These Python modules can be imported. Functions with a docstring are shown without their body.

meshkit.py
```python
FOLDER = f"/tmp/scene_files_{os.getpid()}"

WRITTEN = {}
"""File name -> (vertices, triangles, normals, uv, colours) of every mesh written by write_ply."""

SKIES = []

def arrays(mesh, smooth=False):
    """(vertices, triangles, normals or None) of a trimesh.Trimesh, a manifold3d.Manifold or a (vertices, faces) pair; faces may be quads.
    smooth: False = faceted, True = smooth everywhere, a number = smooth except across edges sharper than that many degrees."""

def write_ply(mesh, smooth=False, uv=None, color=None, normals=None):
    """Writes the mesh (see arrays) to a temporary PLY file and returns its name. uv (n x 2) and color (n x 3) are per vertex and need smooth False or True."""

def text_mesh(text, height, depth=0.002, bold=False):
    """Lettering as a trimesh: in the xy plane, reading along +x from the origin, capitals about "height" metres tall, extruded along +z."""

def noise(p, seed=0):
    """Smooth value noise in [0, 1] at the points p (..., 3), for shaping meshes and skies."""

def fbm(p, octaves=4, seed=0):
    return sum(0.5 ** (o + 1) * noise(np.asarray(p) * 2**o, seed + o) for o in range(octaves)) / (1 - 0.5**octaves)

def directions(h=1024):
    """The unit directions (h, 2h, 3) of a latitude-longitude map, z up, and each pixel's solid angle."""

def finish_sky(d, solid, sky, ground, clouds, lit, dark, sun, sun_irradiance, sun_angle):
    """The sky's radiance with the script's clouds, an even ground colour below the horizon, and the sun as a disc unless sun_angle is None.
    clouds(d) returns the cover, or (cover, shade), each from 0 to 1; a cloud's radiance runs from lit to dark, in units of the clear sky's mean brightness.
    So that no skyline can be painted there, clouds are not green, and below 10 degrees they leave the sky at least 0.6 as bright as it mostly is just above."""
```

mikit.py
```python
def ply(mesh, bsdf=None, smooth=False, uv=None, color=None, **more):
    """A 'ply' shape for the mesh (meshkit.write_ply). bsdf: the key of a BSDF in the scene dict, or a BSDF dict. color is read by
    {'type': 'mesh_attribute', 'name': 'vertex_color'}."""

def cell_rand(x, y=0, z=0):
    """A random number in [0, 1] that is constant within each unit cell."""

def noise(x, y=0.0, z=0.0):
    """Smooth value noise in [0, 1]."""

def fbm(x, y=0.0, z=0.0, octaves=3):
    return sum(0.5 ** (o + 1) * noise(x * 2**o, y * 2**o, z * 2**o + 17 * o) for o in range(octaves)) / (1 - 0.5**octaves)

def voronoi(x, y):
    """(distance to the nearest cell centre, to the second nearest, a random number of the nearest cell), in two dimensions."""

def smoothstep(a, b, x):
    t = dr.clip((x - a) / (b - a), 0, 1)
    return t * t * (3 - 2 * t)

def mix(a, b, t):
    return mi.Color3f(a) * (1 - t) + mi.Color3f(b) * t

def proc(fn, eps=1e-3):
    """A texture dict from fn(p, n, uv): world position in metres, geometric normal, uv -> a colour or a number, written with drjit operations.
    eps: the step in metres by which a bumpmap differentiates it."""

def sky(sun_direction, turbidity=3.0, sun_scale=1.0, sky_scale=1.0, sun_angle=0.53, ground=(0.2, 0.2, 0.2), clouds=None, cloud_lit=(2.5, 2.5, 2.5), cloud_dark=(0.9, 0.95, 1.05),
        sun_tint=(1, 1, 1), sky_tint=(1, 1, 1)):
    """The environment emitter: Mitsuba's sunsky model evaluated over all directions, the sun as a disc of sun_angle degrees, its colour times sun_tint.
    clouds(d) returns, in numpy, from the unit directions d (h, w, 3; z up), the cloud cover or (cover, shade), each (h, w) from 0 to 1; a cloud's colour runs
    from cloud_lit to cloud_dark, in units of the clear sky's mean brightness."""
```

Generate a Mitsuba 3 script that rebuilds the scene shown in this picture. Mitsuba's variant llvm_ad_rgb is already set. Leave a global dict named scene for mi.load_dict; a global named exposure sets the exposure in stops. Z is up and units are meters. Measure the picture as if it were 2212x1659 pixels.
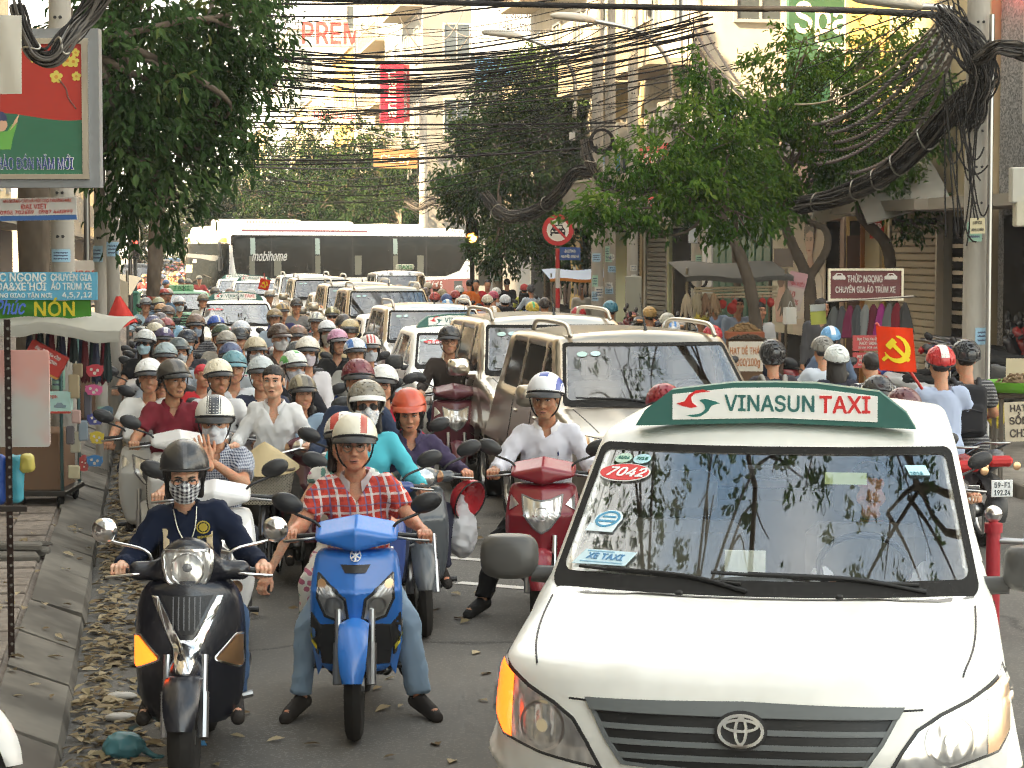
import math,random
import numpy as np,trimesh,mitsuba as mi,drjit as dr,mikit,meshkit
from scipy.spatial import ConvexHull
import shapely,shapely.geometry as sg,shapely.affinity as sa
T4=mi.ScalarTransform4f
PI=math.pi
scene,labels={},{}
# ------------------------------------------------------------------ camera, sky, exposure
FOC,CX,CY,CAMH,YH=4800.0,1106.0,829.5,2.47,540.0  # focal length for a 2212 wide frame, eye height, horizon row
PITCH=math.atan((CY-YH)/FOC)
scene['camera']={'type':'perspective','fov':math.degrees(2*math.atan(CX/FOC)),'fov_axis':'x','near_clip':0.5,'far_clip':3000.0,
                   'medium':{'type':'ref','id':'air'},
                   'to_world':T4().look_at([0,0,CAMH],[0,math.cos(PITCH),CAMH-math.sin(PITCH)],[0,0,1])}
exposure=4.75
SUN=np.array([-0.62,-0.48,0.60])
def cloudy(d):
    n=meshkit.fbm(d*[2.2,2.2,4.5]+3.1,4,5)
    return np.clip(0.55+(n-0.5)*2.2,0,1),np.clip((meshkit.fbm(d*3.7+9,3,8)-0.35)*1.2,0,1)
scene['sky']=mikit.sky(SUN,turbidity=4,sun_scale=0.85,sun_angle=1.5,clouds=cloudy,cloud_lit=(2.3,2.10,1.72),cloud_dark=(1.3,1.2,1.02),sun_tint=(1.0,.88,.68),sky_tint=(1.0,.89,.66))
scene['air']={'type':'homogeneous','albedo':.95,'sigma_t':.0005}
scene['haze']={'type':'cube','to_world':T4().translate([0,400,21]).scale([470,470,22]),'bsdf':{'type':'null'},'interior':{'type':'ref','id':'air'}}
labels['haze']={'label':'thin warm haze that hangs over the whole street','category':'haze','kind':'stuff'}
# ------------------------------------------------------------------ places
ST=np.array([0.98697,0.1609,0.0])  # across the street (to the right)
SL=np.array([-0.1609,0.98697,0.0])  # along the street (away)
SANG=math.atan2(0.1609,0.98697)  # the street's turn about z
def street(a,b,z=0.0):
    """a metres right of the camera's foot, b metres down the street"""
    return a*ST+b*SL+np.array([0,0,z])
def at(px,py,y):
    """the point at distance y in front of the eye that stands at column px and row py of the 2212 x 1659 frame"""
    c,s=math.cos(PITCH),math.sin(PITCH)
    u,v=(px-CX)/FOC,(CY-py)/FOC
    d=np.array([u,v*s+c,v*c-s])
    return d*(y/d[1])+np.array([0,0,CAMH])
def gx(px,y):
    return(px-CX)/FOC*y
# ------------------------------------------------------------------ materials
def rgb(c):
    return{'type':'rgb','value':[float(x)for x in c]}
def hexc(h):
    c=[int(h[i:i+2],16)/255 for i in(0,2,4)]
    return tuple(((x/12.92)if x<.04045 else((x+.055)/1.055)**2.4)for x in c)
KINDS={'matte':dict(roughness=.85,specular=.3),'cloth':dict(roughness=.9,specular=.15,sheen=.4),'gloss':dict(roughness=.28,specular=.5,clearcoat=1.0,clearcoat_gloss=.96),
         'pearl':dict(roughness=.2,metallic=.8,clearcoat=1.0,clearcoat_gloss=.97),'skin':dict(roughness=.5,specular=.4),'rubber':dict(roughness=.75,specular=.25),
         'plastic':dict(roughness=.4,specular=.4),'metal':dict(roughness=.35,metallic=1.0),'chrome':dict(roughness=.07,metallic=1.0),'hair':dict(roughness=.5,specular=.5)}
def M(kind,c):
    """the key of a plain material of this kind and colour"""
    if isinstance(c,str):c=hexc(c)
    c=tuple(round(float(x),2 if max(c)>.1 else 3)for x in c)
    key='m_%s_%s'%(kind,'_'.join('%03d'%round(x*1000)for x in c))
    if key not in scene:
        if kind=='glow':
            return c
        scene[key]={'type':'twosided','b':{'type':'principled','base_color':rgb(c),**KINDS[kind]}}
    return key
scene['m_pane']={'type':'thindielectric','int_ior':1.8}
scene['m_pane_dark']={'type':'twosided','b':{'type':'principled','base_color':rgb((.012,.014,.014)),'roughness':.06,'specular':.12}}
scene['m_lens']={'type':'thindielectric','int_ior':1.45}
PANE,DARKPANE,LENS='m_pane','m_pane_dark','m_lens'
def proc_mat(key,fn,rough=.85,bump=None,scale=1.0,eps=2e-3,**kw):
    b={'type':'principled','base_color':mikit.proc(fn),'roughness':rough,**kw}
    if bump is not None:
        b={'type':'bumpmap','arbitrary':mikit.proc(bump,eps),'scale':scale,'b':b}
    scene[key]={'type':'twosided','b':b}
    return key
# ------------------------------------------------------------------ names
used={}
def numbered(base):
    n=used.get(base,0);used[base]=n+1
    return base if n==0 else '%s_%03d'%(base,n)
def thing(name,label,cat,group=None,kind=None):
    key=numbered(name)
    labels[key]={'label':label,'category':cat}
    if group:labels[key]['group']=group
    if kind:labels[key]['kind']=kind
    return key
def struct(name,m,mat,smooth=False,**kw):
    key=numbered(name)
    labels[key]={'kind':'structure'}
    scene[key]=mikit.ply(tri(m),mat,smooth=smooth,**kw)
    return key
def put(key,m,mat,smooth=False,**kw):
    """the thing's own single mesh"""
    scene[key]=mikit.ply(tri(m),mat,smooth=smooth,**kw)
    return key
def part(parent,name,m,mat,smooth=False,label=None,kind=None,glow=None,**kw):
    key=numbered(parent+'__'+name)
    d=m if isinstance(m,dict)else mikit.ply(tri(m),mat,smooth=smooth,**kw)
    if isinstance(m,dict):
        d={**m,'bsdf':{'type':'ref','id':mat},**kw}
    if glow is not None:
        d={**d,'emitter':{'type':'area','radiance':rgb(glow)}}
    scene[key]=d
    if label or kind:
        labels[key]={}
        if label:labels[key]['label']=label
        if kind:labels[key]['kind']=kind
    return key
def place_kit(parent,kit,mat4,mats):
    """kit: list of (part name, shared ply dict, material slot); one entry per part of the copy, placed by mat4"""
    names={}
    for name,d,slot in kit:
        m=mats.get(slot)
        if m is None:continue
        holder,_,leaf=name.rpartition('__')
        hk=names.get(holder,parent)if holder else parent
        glow=None
        if isinstance(m,tuple):m,glow=m
        names[name]=part(hk,leaf,d,m,glow=glow,to_world=T4(mat4.tolist()))
    return names
# ------------------------------------------------------------------ meshes: (vertices, triangles)
def tri(m):
    if isinstance(m,trimesh.Trimesh):return m
    return trimesh.Trimesh(np.asarray(m[0],float),np.asarray(m[1],int),process=False)
def arr(m):
    return(np.asarray(m.vertices,float),np.asarray(m.faces,int))if isinstance(m,trimesh.Trimesh)else m
def join(ms):
    vs,fs,n=[],[],0
    for m in ms:
        v,f=arr(m);vs.append(v);fs.append(f+n);n+=len(v)
    return np.vstack(vs),np.vstack(fs)
def rot(axis,a):
    axis=np.asarray(axis,float)/np.linalg.norm(axis)
    K=np.array([[0,-axis[2],axis[1]],[axis[2],0,-axis[0]],[-axis[1],axis[0],0]])
    return np.eye(3)+math.sin(a)*K+(1-math.cos(a))*K@K
def mat4(loc=(0,0,0),rz=0,rx=0,ry=0,s=1.0):
    m=np.eye(4)
    m[:3,:3]=rot([0,0,1],rz)@rot([0,1,0],ry)@rot([1,0,0],rx)*s
    m[:3,3]=loc
    return m
def frame(o,ux,uy):
    """x to ux, y to uy, z to the normal, origin o"""
    ux,uy=np.asarray(ux,float),np.asarray(uy,float)
    m=np.eye(4);m[:3,0],m[:3,1],m[:3,2],m[:3,3]=ux,uy,np.cross(ux,uy),o
    return m
def xf(m,A):
    v,f=arr(m)
    if A.shape==(3,3):return v@A.T,(f[:,::-1]if np.linalg.det(A)<0 else f)
    return v@A[:3,:3].T+A[:3,3],(f[:,::-1]if np.linalg.det(A[:3,:3])<0 else f)
def mv(m,t):
    v,f=arr(m);return v+np.asarray(t,float),f
def quads(q):
    q=np.asarray(q,int);return np.vstack([q[:,[0,1,2]],q[:,[0,2,3]]])
BOXF=quads([[0,2,3,1],[4,5,7,6],[0,1,5,4],[2,6,7,3],[0,4,6,2],[1,3,7,5]])
BOXV=np.array([[x,y,z]for x in(-.5,.5)for y in(-.5,.5)for z in(-.5,.5)])
def box(c,s,rz=0):
    v=BOXV*np.asarray(s,float)
    if rz:v=v@rot([0,0,1],rz).T
    return v+np.asarray(c,float),BOXF[:,::-1]if False else BOXF
def hull(p):
    h=trimesh.convex.convex_hull(np.asarray(p,float));return arr(h)
def rbox(c,s,r=.01):
    h=np.asarray(s,float)/2;p=[]
    for i in(-1,1):
        for j in(-1,1):
            for k in(-1,1):
                q=np.array([i,j,k])*h
                for a in range(3):
                    o=q.copy()
                    for b in range(3):
                        if b!=a:o[b]-=np.sign(q[b])*r
                    p.append(o)
    return mv(hull(p),c)
def tube(p,r,n=6,caps=True):
    p=np.asarray(p,float);t=np.gradient(p,axis=0);t/=np.linalg.norm(t,axis=1,keepdims=True)+1e-12
    ref=np.array([0,0,1.0])if abs(t[:,2]).mean()<.8 else np.array([1.0,0,0])
    a=np.cross(t,ref);a/=np.linalg.norm(a,axis=1,keepdims=True)+1e-12
    b=np.cross(a,t);g=np.arange(n)*2*PI/n
    v=p[:,None]+np.broadcast_to(r,(len(p),))[:,None,None]*(np.cos(g)[None,:,None]*a[:,None]+np.sin(g)[None,:,None]*b[:,None])
    i,j=np.meshgrid(np.arange(len(p)-1),np.arange(n),indexing='ij')
    q=np.stack([i*n+j,i*n+(j+1)%n,(i+1)*n+(j+1)%n,(i+1)*n+j],-1).reshape(-1,4)
    f=quads(q)[:,::-1];v=v.reshape(-1,3)
    if caps:
        m=len(v);v=np.vstack([v,p[:1],p[-1:]]);k=np.arange(n)
        f=np.vstack([f,np.stack([k*0+m,(k+1)%n,k],1)[:,::-1],np.stack([k*0+m+1,m-n+k,m-n+(k+1)%n],1)[:,::-1]])
    return v,f
def cyl(a,b,r,n=12,r2=None):
    return tube(np.array([a,b],float),np.array([r,r if r2 is None else r2]),n)
def lathe(prof,n=24,a0=0,a1=2*PI):
    """(radius, z) profile about z"""
    p=np.asarray(prof,float);full=abs(a1-a0)>6.28
    g=a0+(a1-a0)*np.arange(n if full else n+1)/n;m=len(g)
    v=np.stack([p[:,None,0]*np.cos(g),p[:,None,0]*np.sin(g),np.broadcast_to(p[:,1:2],(len(p),m))],-1).reshape(-1,3)
    i,j=np.meshgrid(np.arange(len(p)-1),np.arange(n),indexing='ij');j2=(j+1)%m
    return v,quads(np.stack([i*m+j,i*m+j2,(i+1)*m+j2,(i+1)*m+j],-1).reshape(-1,4))
def torus(R,r,n=28,k=8,squash=1.0):
    g=np.arange(k+1)*2*PI/k
    return lathe(np.stack([R+r*np.cos(g),r*squash*np.sin(g)],1),n)
def ell(c,r,n=12,R=None):
    m=trimesh.creation.uv_sphere(1.0,count=[n,2*n]);v=np.asarray(m.vertices)*np.asarray(r,float)
    if R is not None:v=v@R.T
    return v+np.asarray(c,float),np.asarray(m.faces)
def extrude(poly,d):
    """a flat outline (points or shapely) made d thick along +z"""
    if not hasattr(poly,'geoms')and not hasattr(poly,'exterior'):poly=sg.Polygon(poly)
    if not poly.is_valid:poly=poly.buffer(0)
    return join([trimesh.creation.extrude_polygon(g,d,engine='earcut')for g in getattr(poly,'geoms',[poly])if g.area>1e-9])
def flat(poly):
    v,f=[],[]
    out=[]
    for g in getattr(poly,'geoms',[poly]):
        a,b=trimesh.creation.triangulate_polygon(g,engine='earcut');out.append((np.c_[a,np.zeros(len(a))],b))
    return join(out)
def catmull(p,n=8):
    p=np.asarray(p,float);q=np.vstack([2*p[0]-p[1],p,2*p[-1]-p[-2]]);out=[]
    t=np.linspace(0,1,n,endpoint=False)[:,None]
    for i in range(1,len(q)-2):
        a,b,c,d=q[i-1:i+3]
        out.append(.5*(2*b+(c-a)*t+(2*a-5*b+4*c-d)*t**2+(3*b-a-3*c+d)*t**3))
    return np.vstack(out+[p[-1:]])
def sheet(fn,nu,nv):
    """fn(u, v) on a grid 0..1 -> points"""
    u,v=np.meshgrid(np.linspace(0,1,nu+1),np.linspace(0,1,nv+1),indexing='ij')
    P=fn(u,v).reshape(-1,3);i,j=np.meshgrid(np.arange(nu),np.arange(nv),indexing='ij');k=nv+1
    return P,quads(np.stack([i*k+j,(i+1)*k+j,(i+1)*k+j+1,i*k+j+1],-1).reshape(-1,4))
def shell(m,t,n=None):
    """an open sheet made t thick along its normals"""
    v,f=arr(m);tm=trimesh.Trimesh(v,f,process=False);n=np.array(tm.vertex_normals)if n is None else n
    e=np.sort(tm.edges,axis=1);key,cnt=np.unique(e,axis=0,return_counts=True)
    bd={tuple(k)for k,c in zip(key,cnt)if c==1};s=[x for x in tm.edges if tuple(sorted(x))in bd]
    N=len(v);side=[[a,a+N,b]for a,b in s]+[[b,a+N,b+N]for a,b in s]
    return np.vstack([v,v-n*t]),np.vstack([f,f[:,::-1]+N,np.array(side,int).reshape(-1,3)])
def circle(r,n=24,c=(0,0),sx=1.0,sy=1.0):
    g=np.arange(n)*2*PI/n;return np.stack([c[0]+r*sx*np.cos(g),c[1]+r*sy*np.sin(g)],1)
_txt={}
def text(s,h,A,width=None,bold=True,lean=0.0,depth=.003,center=True,squeeze=None):
    """lettering of capital height h in the plane of the frame A"""
    k=(s,bold)
    if k not in _txt:_txt[k]=arr(meshkit.text_mesh(s,1.0,1.0,bold))
    v,f=_txt[k];v=v*[h,h,depth]
    w=v[:,0].max()-v[:,0].min();v=v-[v[:,0].min(),0,0]
    if width:v=v*[width/w,1,1];w=width
    if center:v=v-[w/2,0,0]
    v=v+np.stack([lean*v[:,1],v[:,1]*0,v[:,1]*0],1)
    return xf((v,f),A)
# ------------------------------------------------------------------ solids from distance functions
def d_sph(p,c,r):return np.linalg.norm(p-np.asarray(c),axis=-1)-r
def d_ell(p,c,r,R=None):
    q=p-np.asarray(c)
    if R is not None:q=q@R
    r=np.asarray(r,float);k0=np.linalg.norm(q/r,axis=-1);k1=np.linalg.norm(q/r**2,axis=-1)+1e-9
    return k0*(k0-1)/k1
def d_cone(p,a,b,ra,rb):
    a,b=np.asarray(a,float),np.asarray(b,float);ab=b-a
    t=np.clip(((p-a)@ab)/(ab@ab+1e-12),0,1)
    return np.linalg.norm(p-a-t[...,None]*ab,axis=-1)-(ra+(rb-ra)*t)
def d_box(p,c,h,r=0.0,R=None):
    q=p-np.asarray(c)
    if R is not None:q=q@R
    q=np.abs(q)-(np.asarray(h,float)-r)
    return np.linalg.norm(np.maximum(q,0),axis=-1)+np.minimum(q.max(-1),0)-r
def smin(a,b,k):
    h=np.clip(.5+.5*(b-a)/k,0,1);return b+(a-b)*h-k*h*(1-h)
def smax(a,b,k):return-smin(-a,-b,k)
def solid(f,lo,hi,h,steps=2):
    """the surface f = 0 inside the box, as (vertices, triangles): surface nets on a sparse grid of spacing h"""
    lo,hi=np.asarray(lo,float),np.asarray(hi,float);B=8
    nb=np.maximum(1,np.ceil((hi-lo)/(h*B)).astype(int));n=nb*B+1
    c=np.stack(np.meshgrid(*[np.arange(k)for k in nb],indexing='ij'),-1).reshape(-1,3)
    fc=f(lo+(c+.5)*B*h)
    val=np.repeat(np.repeat(np.repeat(np.where(fc>0,1e3,-1e3).astype(np.float32).reshape(nb),B,0),B,1),B,2)
    val=np.pad(val,((0,1),)*3,mode='edge')
    near=c[np.abs(fc)<B*h*1.35]
    g=np.stack(np.meshgrid(*[np.arange(B+1)]*3,indexing='ij'),-1).reshape(-1,3)
    for s in range(0,len(near),400):
        ix=(near[s:s+400,None]*B+g[None]).reshape(-1,3)
        val[ix[:,0],ix[:,1],ix[:,2]]=f(lo+ix*h)
    ins=val<0
    cn=np.zeros([k-1 for k in n],np.int8)
    for o in np.ndindex(2,2,2):cn+=ins[o[0]:n[0]-1+o[0],o[1]:n[1]-1+o[1],o[2]:n[2]-1+o[2]]
    cell=np.argwhere((cn>0)&(cn<8));idx=-np.ones(cn.shape,np.int64);idx[tuple(cell.T)]=np.arange(len(cell))
    acc,cnt=np.zeros((len(cell),3)),np.zeros(len(cell));corners=list(np.ndindex(2,2,2))
    for a in corners:
        for ax in range(3):
            if a[ax]:continue
            b=list(a);b[ax]=1
            va,vb=val[tuple((cell+a).T)],val[tuple((cell+b).T)];m=(va<0)!=(vb<0)
            t=np.where(m,va/np.where(m,va-vb,1),0);p=cell+np.array(a,float);p[:,ax]+=t
            acc[m]+=p[m];cnt+=m
    V=lo+acc/cnt[:,None]*h;F=[]
    for ax in range(3):
        u,w=(ax+1)%3,(ax+2)%3;sl=[slice(None)]*3;s2=list(sl);sl[ax]=slice(0,-1);s2[ax]=slice(1,None)
        e=np.argwhere(ins[tuple(sl)]!=ins[tuple(s2)]);e=e[(e[:,u]>0)&(e[:,w]>0)&(e[:,u]<n[u]-1)&(e[:,w]<n[w]-1)]
        du,dw=np.eye(3,dtype=int)[u],np.eye(3,dtype=int)[w]
        q=np.stack([idx[tuple((e-du-dw).T)],idx[tuple((e-dw).T)],idx[tuple(e.T)],idx[tuple((e-du).T)]],1)
        fl=~ins[tuple(e.T)];q[fl]=q[fl][:,::-1];F.append(q[(q>=0).all(1)])
    F=np.vstack(F)
    for _ in range(steps):
        d=f(V);e=h*.2;gr=np.stack([f(V+e*k)-d for k in np.eye(3)],1)/e
        V=V-np.clip(d/((gr**2).sum(1)+1e-6),-h,h)[:,None]*gr*.9
    return V,quads(F)
def decimate_free(m):return m
def project(f,pts,d,reach,offset=0.0):
    """slides points along d until they meet the surface f = 0, then lifts them by offset along its normal"""
    p=np.array(pts,float);d=np.asarray(d,float)/np.linalg.norm(d);t=np.zeros(len(p))
    for _ in range(60):t+=np.clip(f(p+t[:,None]*d)*.7,-.05,.2)
    p=p+np.minimum(t,reach)[:,None]*d;e=2e-3
    g=np.stack([f(p+e*k)-f(p-e*k)for k in np.eye(3)],1);g/=np.linalg.norm(g,axis=1,keepdims=True)+1e-9
    return p+g*offset,g
def grid_poly(poly,h):
    """a dense triangulation of a flat outline"""
    if not hasattr(poly,'exterior'):poly=sg.Polygon(poly)
    x0,y0,x1,y1=poly.bounds
    m=flat(poly.segmentize(h));tm=tri(m)
    v,f=trimesh.remesh.subdivide_to_size(np.asarray(tm.vertices),np.asarray(tm.faces),h*1.6,max_iter=12)
    tm=trimesh.Trimesh(v,f);tm.merge_vertices();return np.asarray(tm.vertices),np.asarray(tm.faces)
def decal(f,poly,A,reach,h=.03,offset=.004,thick=0):
    """an outline in the frame A laid onto the surface f = 0 along the frame's -z"""
    v,t=grid_poly(poly,h);P=v@A[:3,:3].T+A[:3,3]
    p,g=project(f,P,-A[:3,2],reach,offset)
    m=(p,t)
    return shell(m,thick,g)if thick else m
def limb(a,b,l1,l2,pole):
    """the middle joint of a two bone limb from a to b"""
    a,b,pole=(np.asarray(x,float)for x in(a,b,pole));d=b-a;L=np.linalg.norm(d);L2=min(L,(l1+l2)*.999);u=d/L
    x=(l1**2-l2**2+L2**2)/(2*L2);y=math.sqrt(max(l1**2-x**2,0));q=pole-u*(pole@u)
    return a+u*x+q/(np.linalg.norm(q)+1e-9)*y
# ------------------------------------------------------------------ the ground: road, pavements
def _asphalt(p,n,uv):
    a=mikit.fbm(p.x*.7,p.y*.7,0,4);g=mikit.noise(p.x*90,p.y*90);w=mikit.fbm(p.x*5,p.y*1.2,3,3)
    c=mikit.mix((.078,.073,.066),(.150,.139,.124),mikit.smoothstep(.25,.75,a)*.6+.4*w)
    d,e,v=mikit.voronoi(p.x*.9+40,p.y*.55+9);c=mikit.mix(c,(.03,.028,.026),.8*(1-mikit.smoothstep(.05,.22+.1*w,d))*dr.select(v>.55,1.0,0.0))
    c=mikit.mix(c,(.035,.032,.03),.75*(1-mikit.smoothstep(.0,.012,dr.abs(mikit.fbm(p.x*.45+7,p.y*.32,5,4)-.5))))
    return mikit.mix(c,(.20,.185,.165),.5*mikit.smoothstep(.62,.9,g))
proc_mat('asphalt',_asphalt,.80,lambda p,n,uv:mikit.noise(p.x*70,p.y*70)+.6*mikit.noise(p.x*23,p.y*23),.006,specular=.35)
def _concrete(p,n,uv):
    a=mikit.fbm(p.x*2.2,p.y*2.2,p.z*2.2,4);b=mikit.noise(p.x*34,p.y*34,p.z*34)
    c=mikit.mix((.075,.066,.054),(.18,.162,.135),mikit.smoothstep(.3,.7,a))
    return mikit.mix(c,(.06,.053,.044),.5*mikit.smoothstep(.62,.85,mikit.fbm(p.x*6,p.y*6,p.z*3,3))+.12*b)
proc_mat('concrete',_concrete,.88,lambda p,n,uv:mikit.noise(p.x*40,p.y*40,p.z*40),.004)
def _pave(p,n,uv):
    a=mikit.fbm(p.x*1.3,p.y*1.3,0,3);return mikit.mix((.13,.105,.085),(.24,.20,.165),a)*(.8+.4*mikit.noise(p.x*25,p.y*25))
proc_mat('paver',_pave,.9,lambda p,n,uv:mikit.noise(p.x*50,p.y*50),.003)
struct('road',(np.array([[-460,-66,0],[460,-66,0],[460,866,0],[-460,866,0]],float),quads([[0,1,2,3]])),'asphalt')
def strip_ab(prof,b0,b1):
    """a profile of (a, z) swept along the street from b0 to b1"""
    P=np.array([street(a,b,z)for b in(b0,b1)for a,z in prof]);n=len(prof)
    return P,quads([[i,i+1,n+i+1,n+i]for i in range(n-1)])
rng=np.random.default_rng(11)
AK=-.41  # foot of the left kerb
struct('pavement',strip_ab([(-60,.17),(-.84,.17),(-.72,.10),(-.52,-.05)],-8,78),'paver')
b=6.2;k=0
while b<34:  # the tilted concrete slabs of the kerb ramp
    L=1.05+.5*rng.random();j=rng.normal(0,.008,6);t=.055
    P=[(AK-.03+j[0],b+.02,.005),(AK-.03+j[1],b+L,.005),(AK-.05,b+.02,.085+j[2]),(AK-.05,b+L,.085+j[3]),(-.79+j[4],b+.02,.205+j[5]),(-.79+j[4],b+L,.205-j[5]),(-.80,b+.02,.08),(-.80,b+L,.08)]
    part('pavement','slab',hull([street(*q)for q in P]),'concrete');b+=L+.015+.03*(k%3==0);k+=1
for i,bb in enumerate(np.arange(8.6,20.5,.305)):
    for jj,aa in enumerate(np.arange(-2.35,-.95,.305)):
        if rng.random()<.06 or(16.4<bb<17.6 and aa>-1.4):continue
        r=rng.normal(0,.006,3);part('pavement','paver_tile',xf(rbox((0,0,0),(.293,.293,.06),.008),mat4(street(aa+.15,bb+.15,.166+r[0]),SANG+r[1],r[1],r[2])),'paver')
for a0,bb,L,w,r,z in((-1.00,16.7,.34,.20,.2,.205),(-.94,16.95,.36,.16,-.1,.215),(-1.08,17.2,.30,.22,.5,.205),(-.97,16.85,.32,.13,.05,.265),(-.90,17.3,.30,.15,.9,.205)):
    key=thing('broken_slab','broken grey concrete slabs heaped on the left pavement','slab','broken slabs on the left pavement');put(key,xf(rbox((0,0,0),(L,w,.055),.012),mat4(street(a0,bb,z),SANG+r,.06,.05)),'concrete')
struct('pavement',strip_ab([(8.55,-.05),(8.58,.11),(8.75,.125),(60,.125)],16,76),'concrete');RP='pavement_001'
for i,bb in enumerate(np.arange(16,46,1.0)):
    part(RP,'kerb_stone',xf(rbox((0,0,0),(.20,.985,.16),.015),mat4(street(8.62,bb+.5,.065),SANG)),'concrete')
struct('pavement',strip_ab([(8.55,-.05),(8.58,.11),(60,.125)],98,420),'concrete')
struct('pavement',strip_ab([(-60,.125),(-.45,.11),(-.41,-.05)],98,420),'concrete')
WP=M('matte',(.52,.50,.46))
for i,(x,y,w,l,r)in enumerate(((-.26,17.6,.12,.9,.9),(-.05,16.2,.12,.8,.9),(4.62,17.2,.10,1.6,.55))):
    struct('road_marking',xf(box((0,0,.004),(w,l,.002)),mat4((x,y,0),SANG+r)),WP)
struct('shop_step',xf(rbox((11.2,29.0,.24),(1.75,5.6,.25),.02),mat4((0,0,0),SANG)),'concrete')
# fallen leaves in the gutter
def leaf_blades(C,D,N,L,wr=.42,curl=.25,tone=None):
    """folded leaf blades: base C, direction D, normal N, length L"""
    C,D,N=(np.asarray(q,float)for q in(C,D,N));D=D/(np.linalg.norm(D,axis=1,keepdims=True)+1e-9);S=np.cross(D,N);S/=np.linalg.norm(S,axis=1,keepdims=True)+1e-9;N=np.cross(S,D)
    L=np.broadcast_to(L,(len(C),))[:,None];w=L*wr*.5
    P=[C,C+D*L*.40+S*w+N*L*.06,C+D*L*.42-N*L*.02,C+D*L*.40-S*w+N*L*.06,C+D*L*.78+S*w*.62-N*L*(curl*.35-.03),C+D*L*.78-S*w*.62-N*L*(curl*.35-.03),C+D*L-N*L*curl]
    V=np.stack(P,1).reshape(-1,3);b=np.arange(len(C))[:,None,None]*7
    F=(np.array([[0,2,1],[0,3,2],[1,2,4],[2,6,4],[2,3,5],[2,5,6]])[None]+b).reshape(-1,3)
    if tone is None:tone=np.zeros(len(C))
    return V,F,np.repeat(np.stack([tone,tone*0],1),7,0)
def leaf_mat(key,cols,trans=.6,rough=.45):
    def fn(p,n,uv):
        t=dr.clip(uv.x,0,.999)*(len(cols)-1);c=mi.Color3f(cols[0])
        for i in range(1,len(cols)):c=mikit.mix(c,cols[i],dr.clip(t-(i-1),0,1))
        return c
    scene[key]={'type':'principledthin','base_color':mikit.proc(fn),'roughness':rough,'diff_trans':trans,'spec_trans':0.0}
    return key
leaf_mat('dry_leaf',[(.16,.115,.07),(.30,.23,.14),(.46,.38,.25),(.26,.21,.12)],.25,.7)
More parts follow.
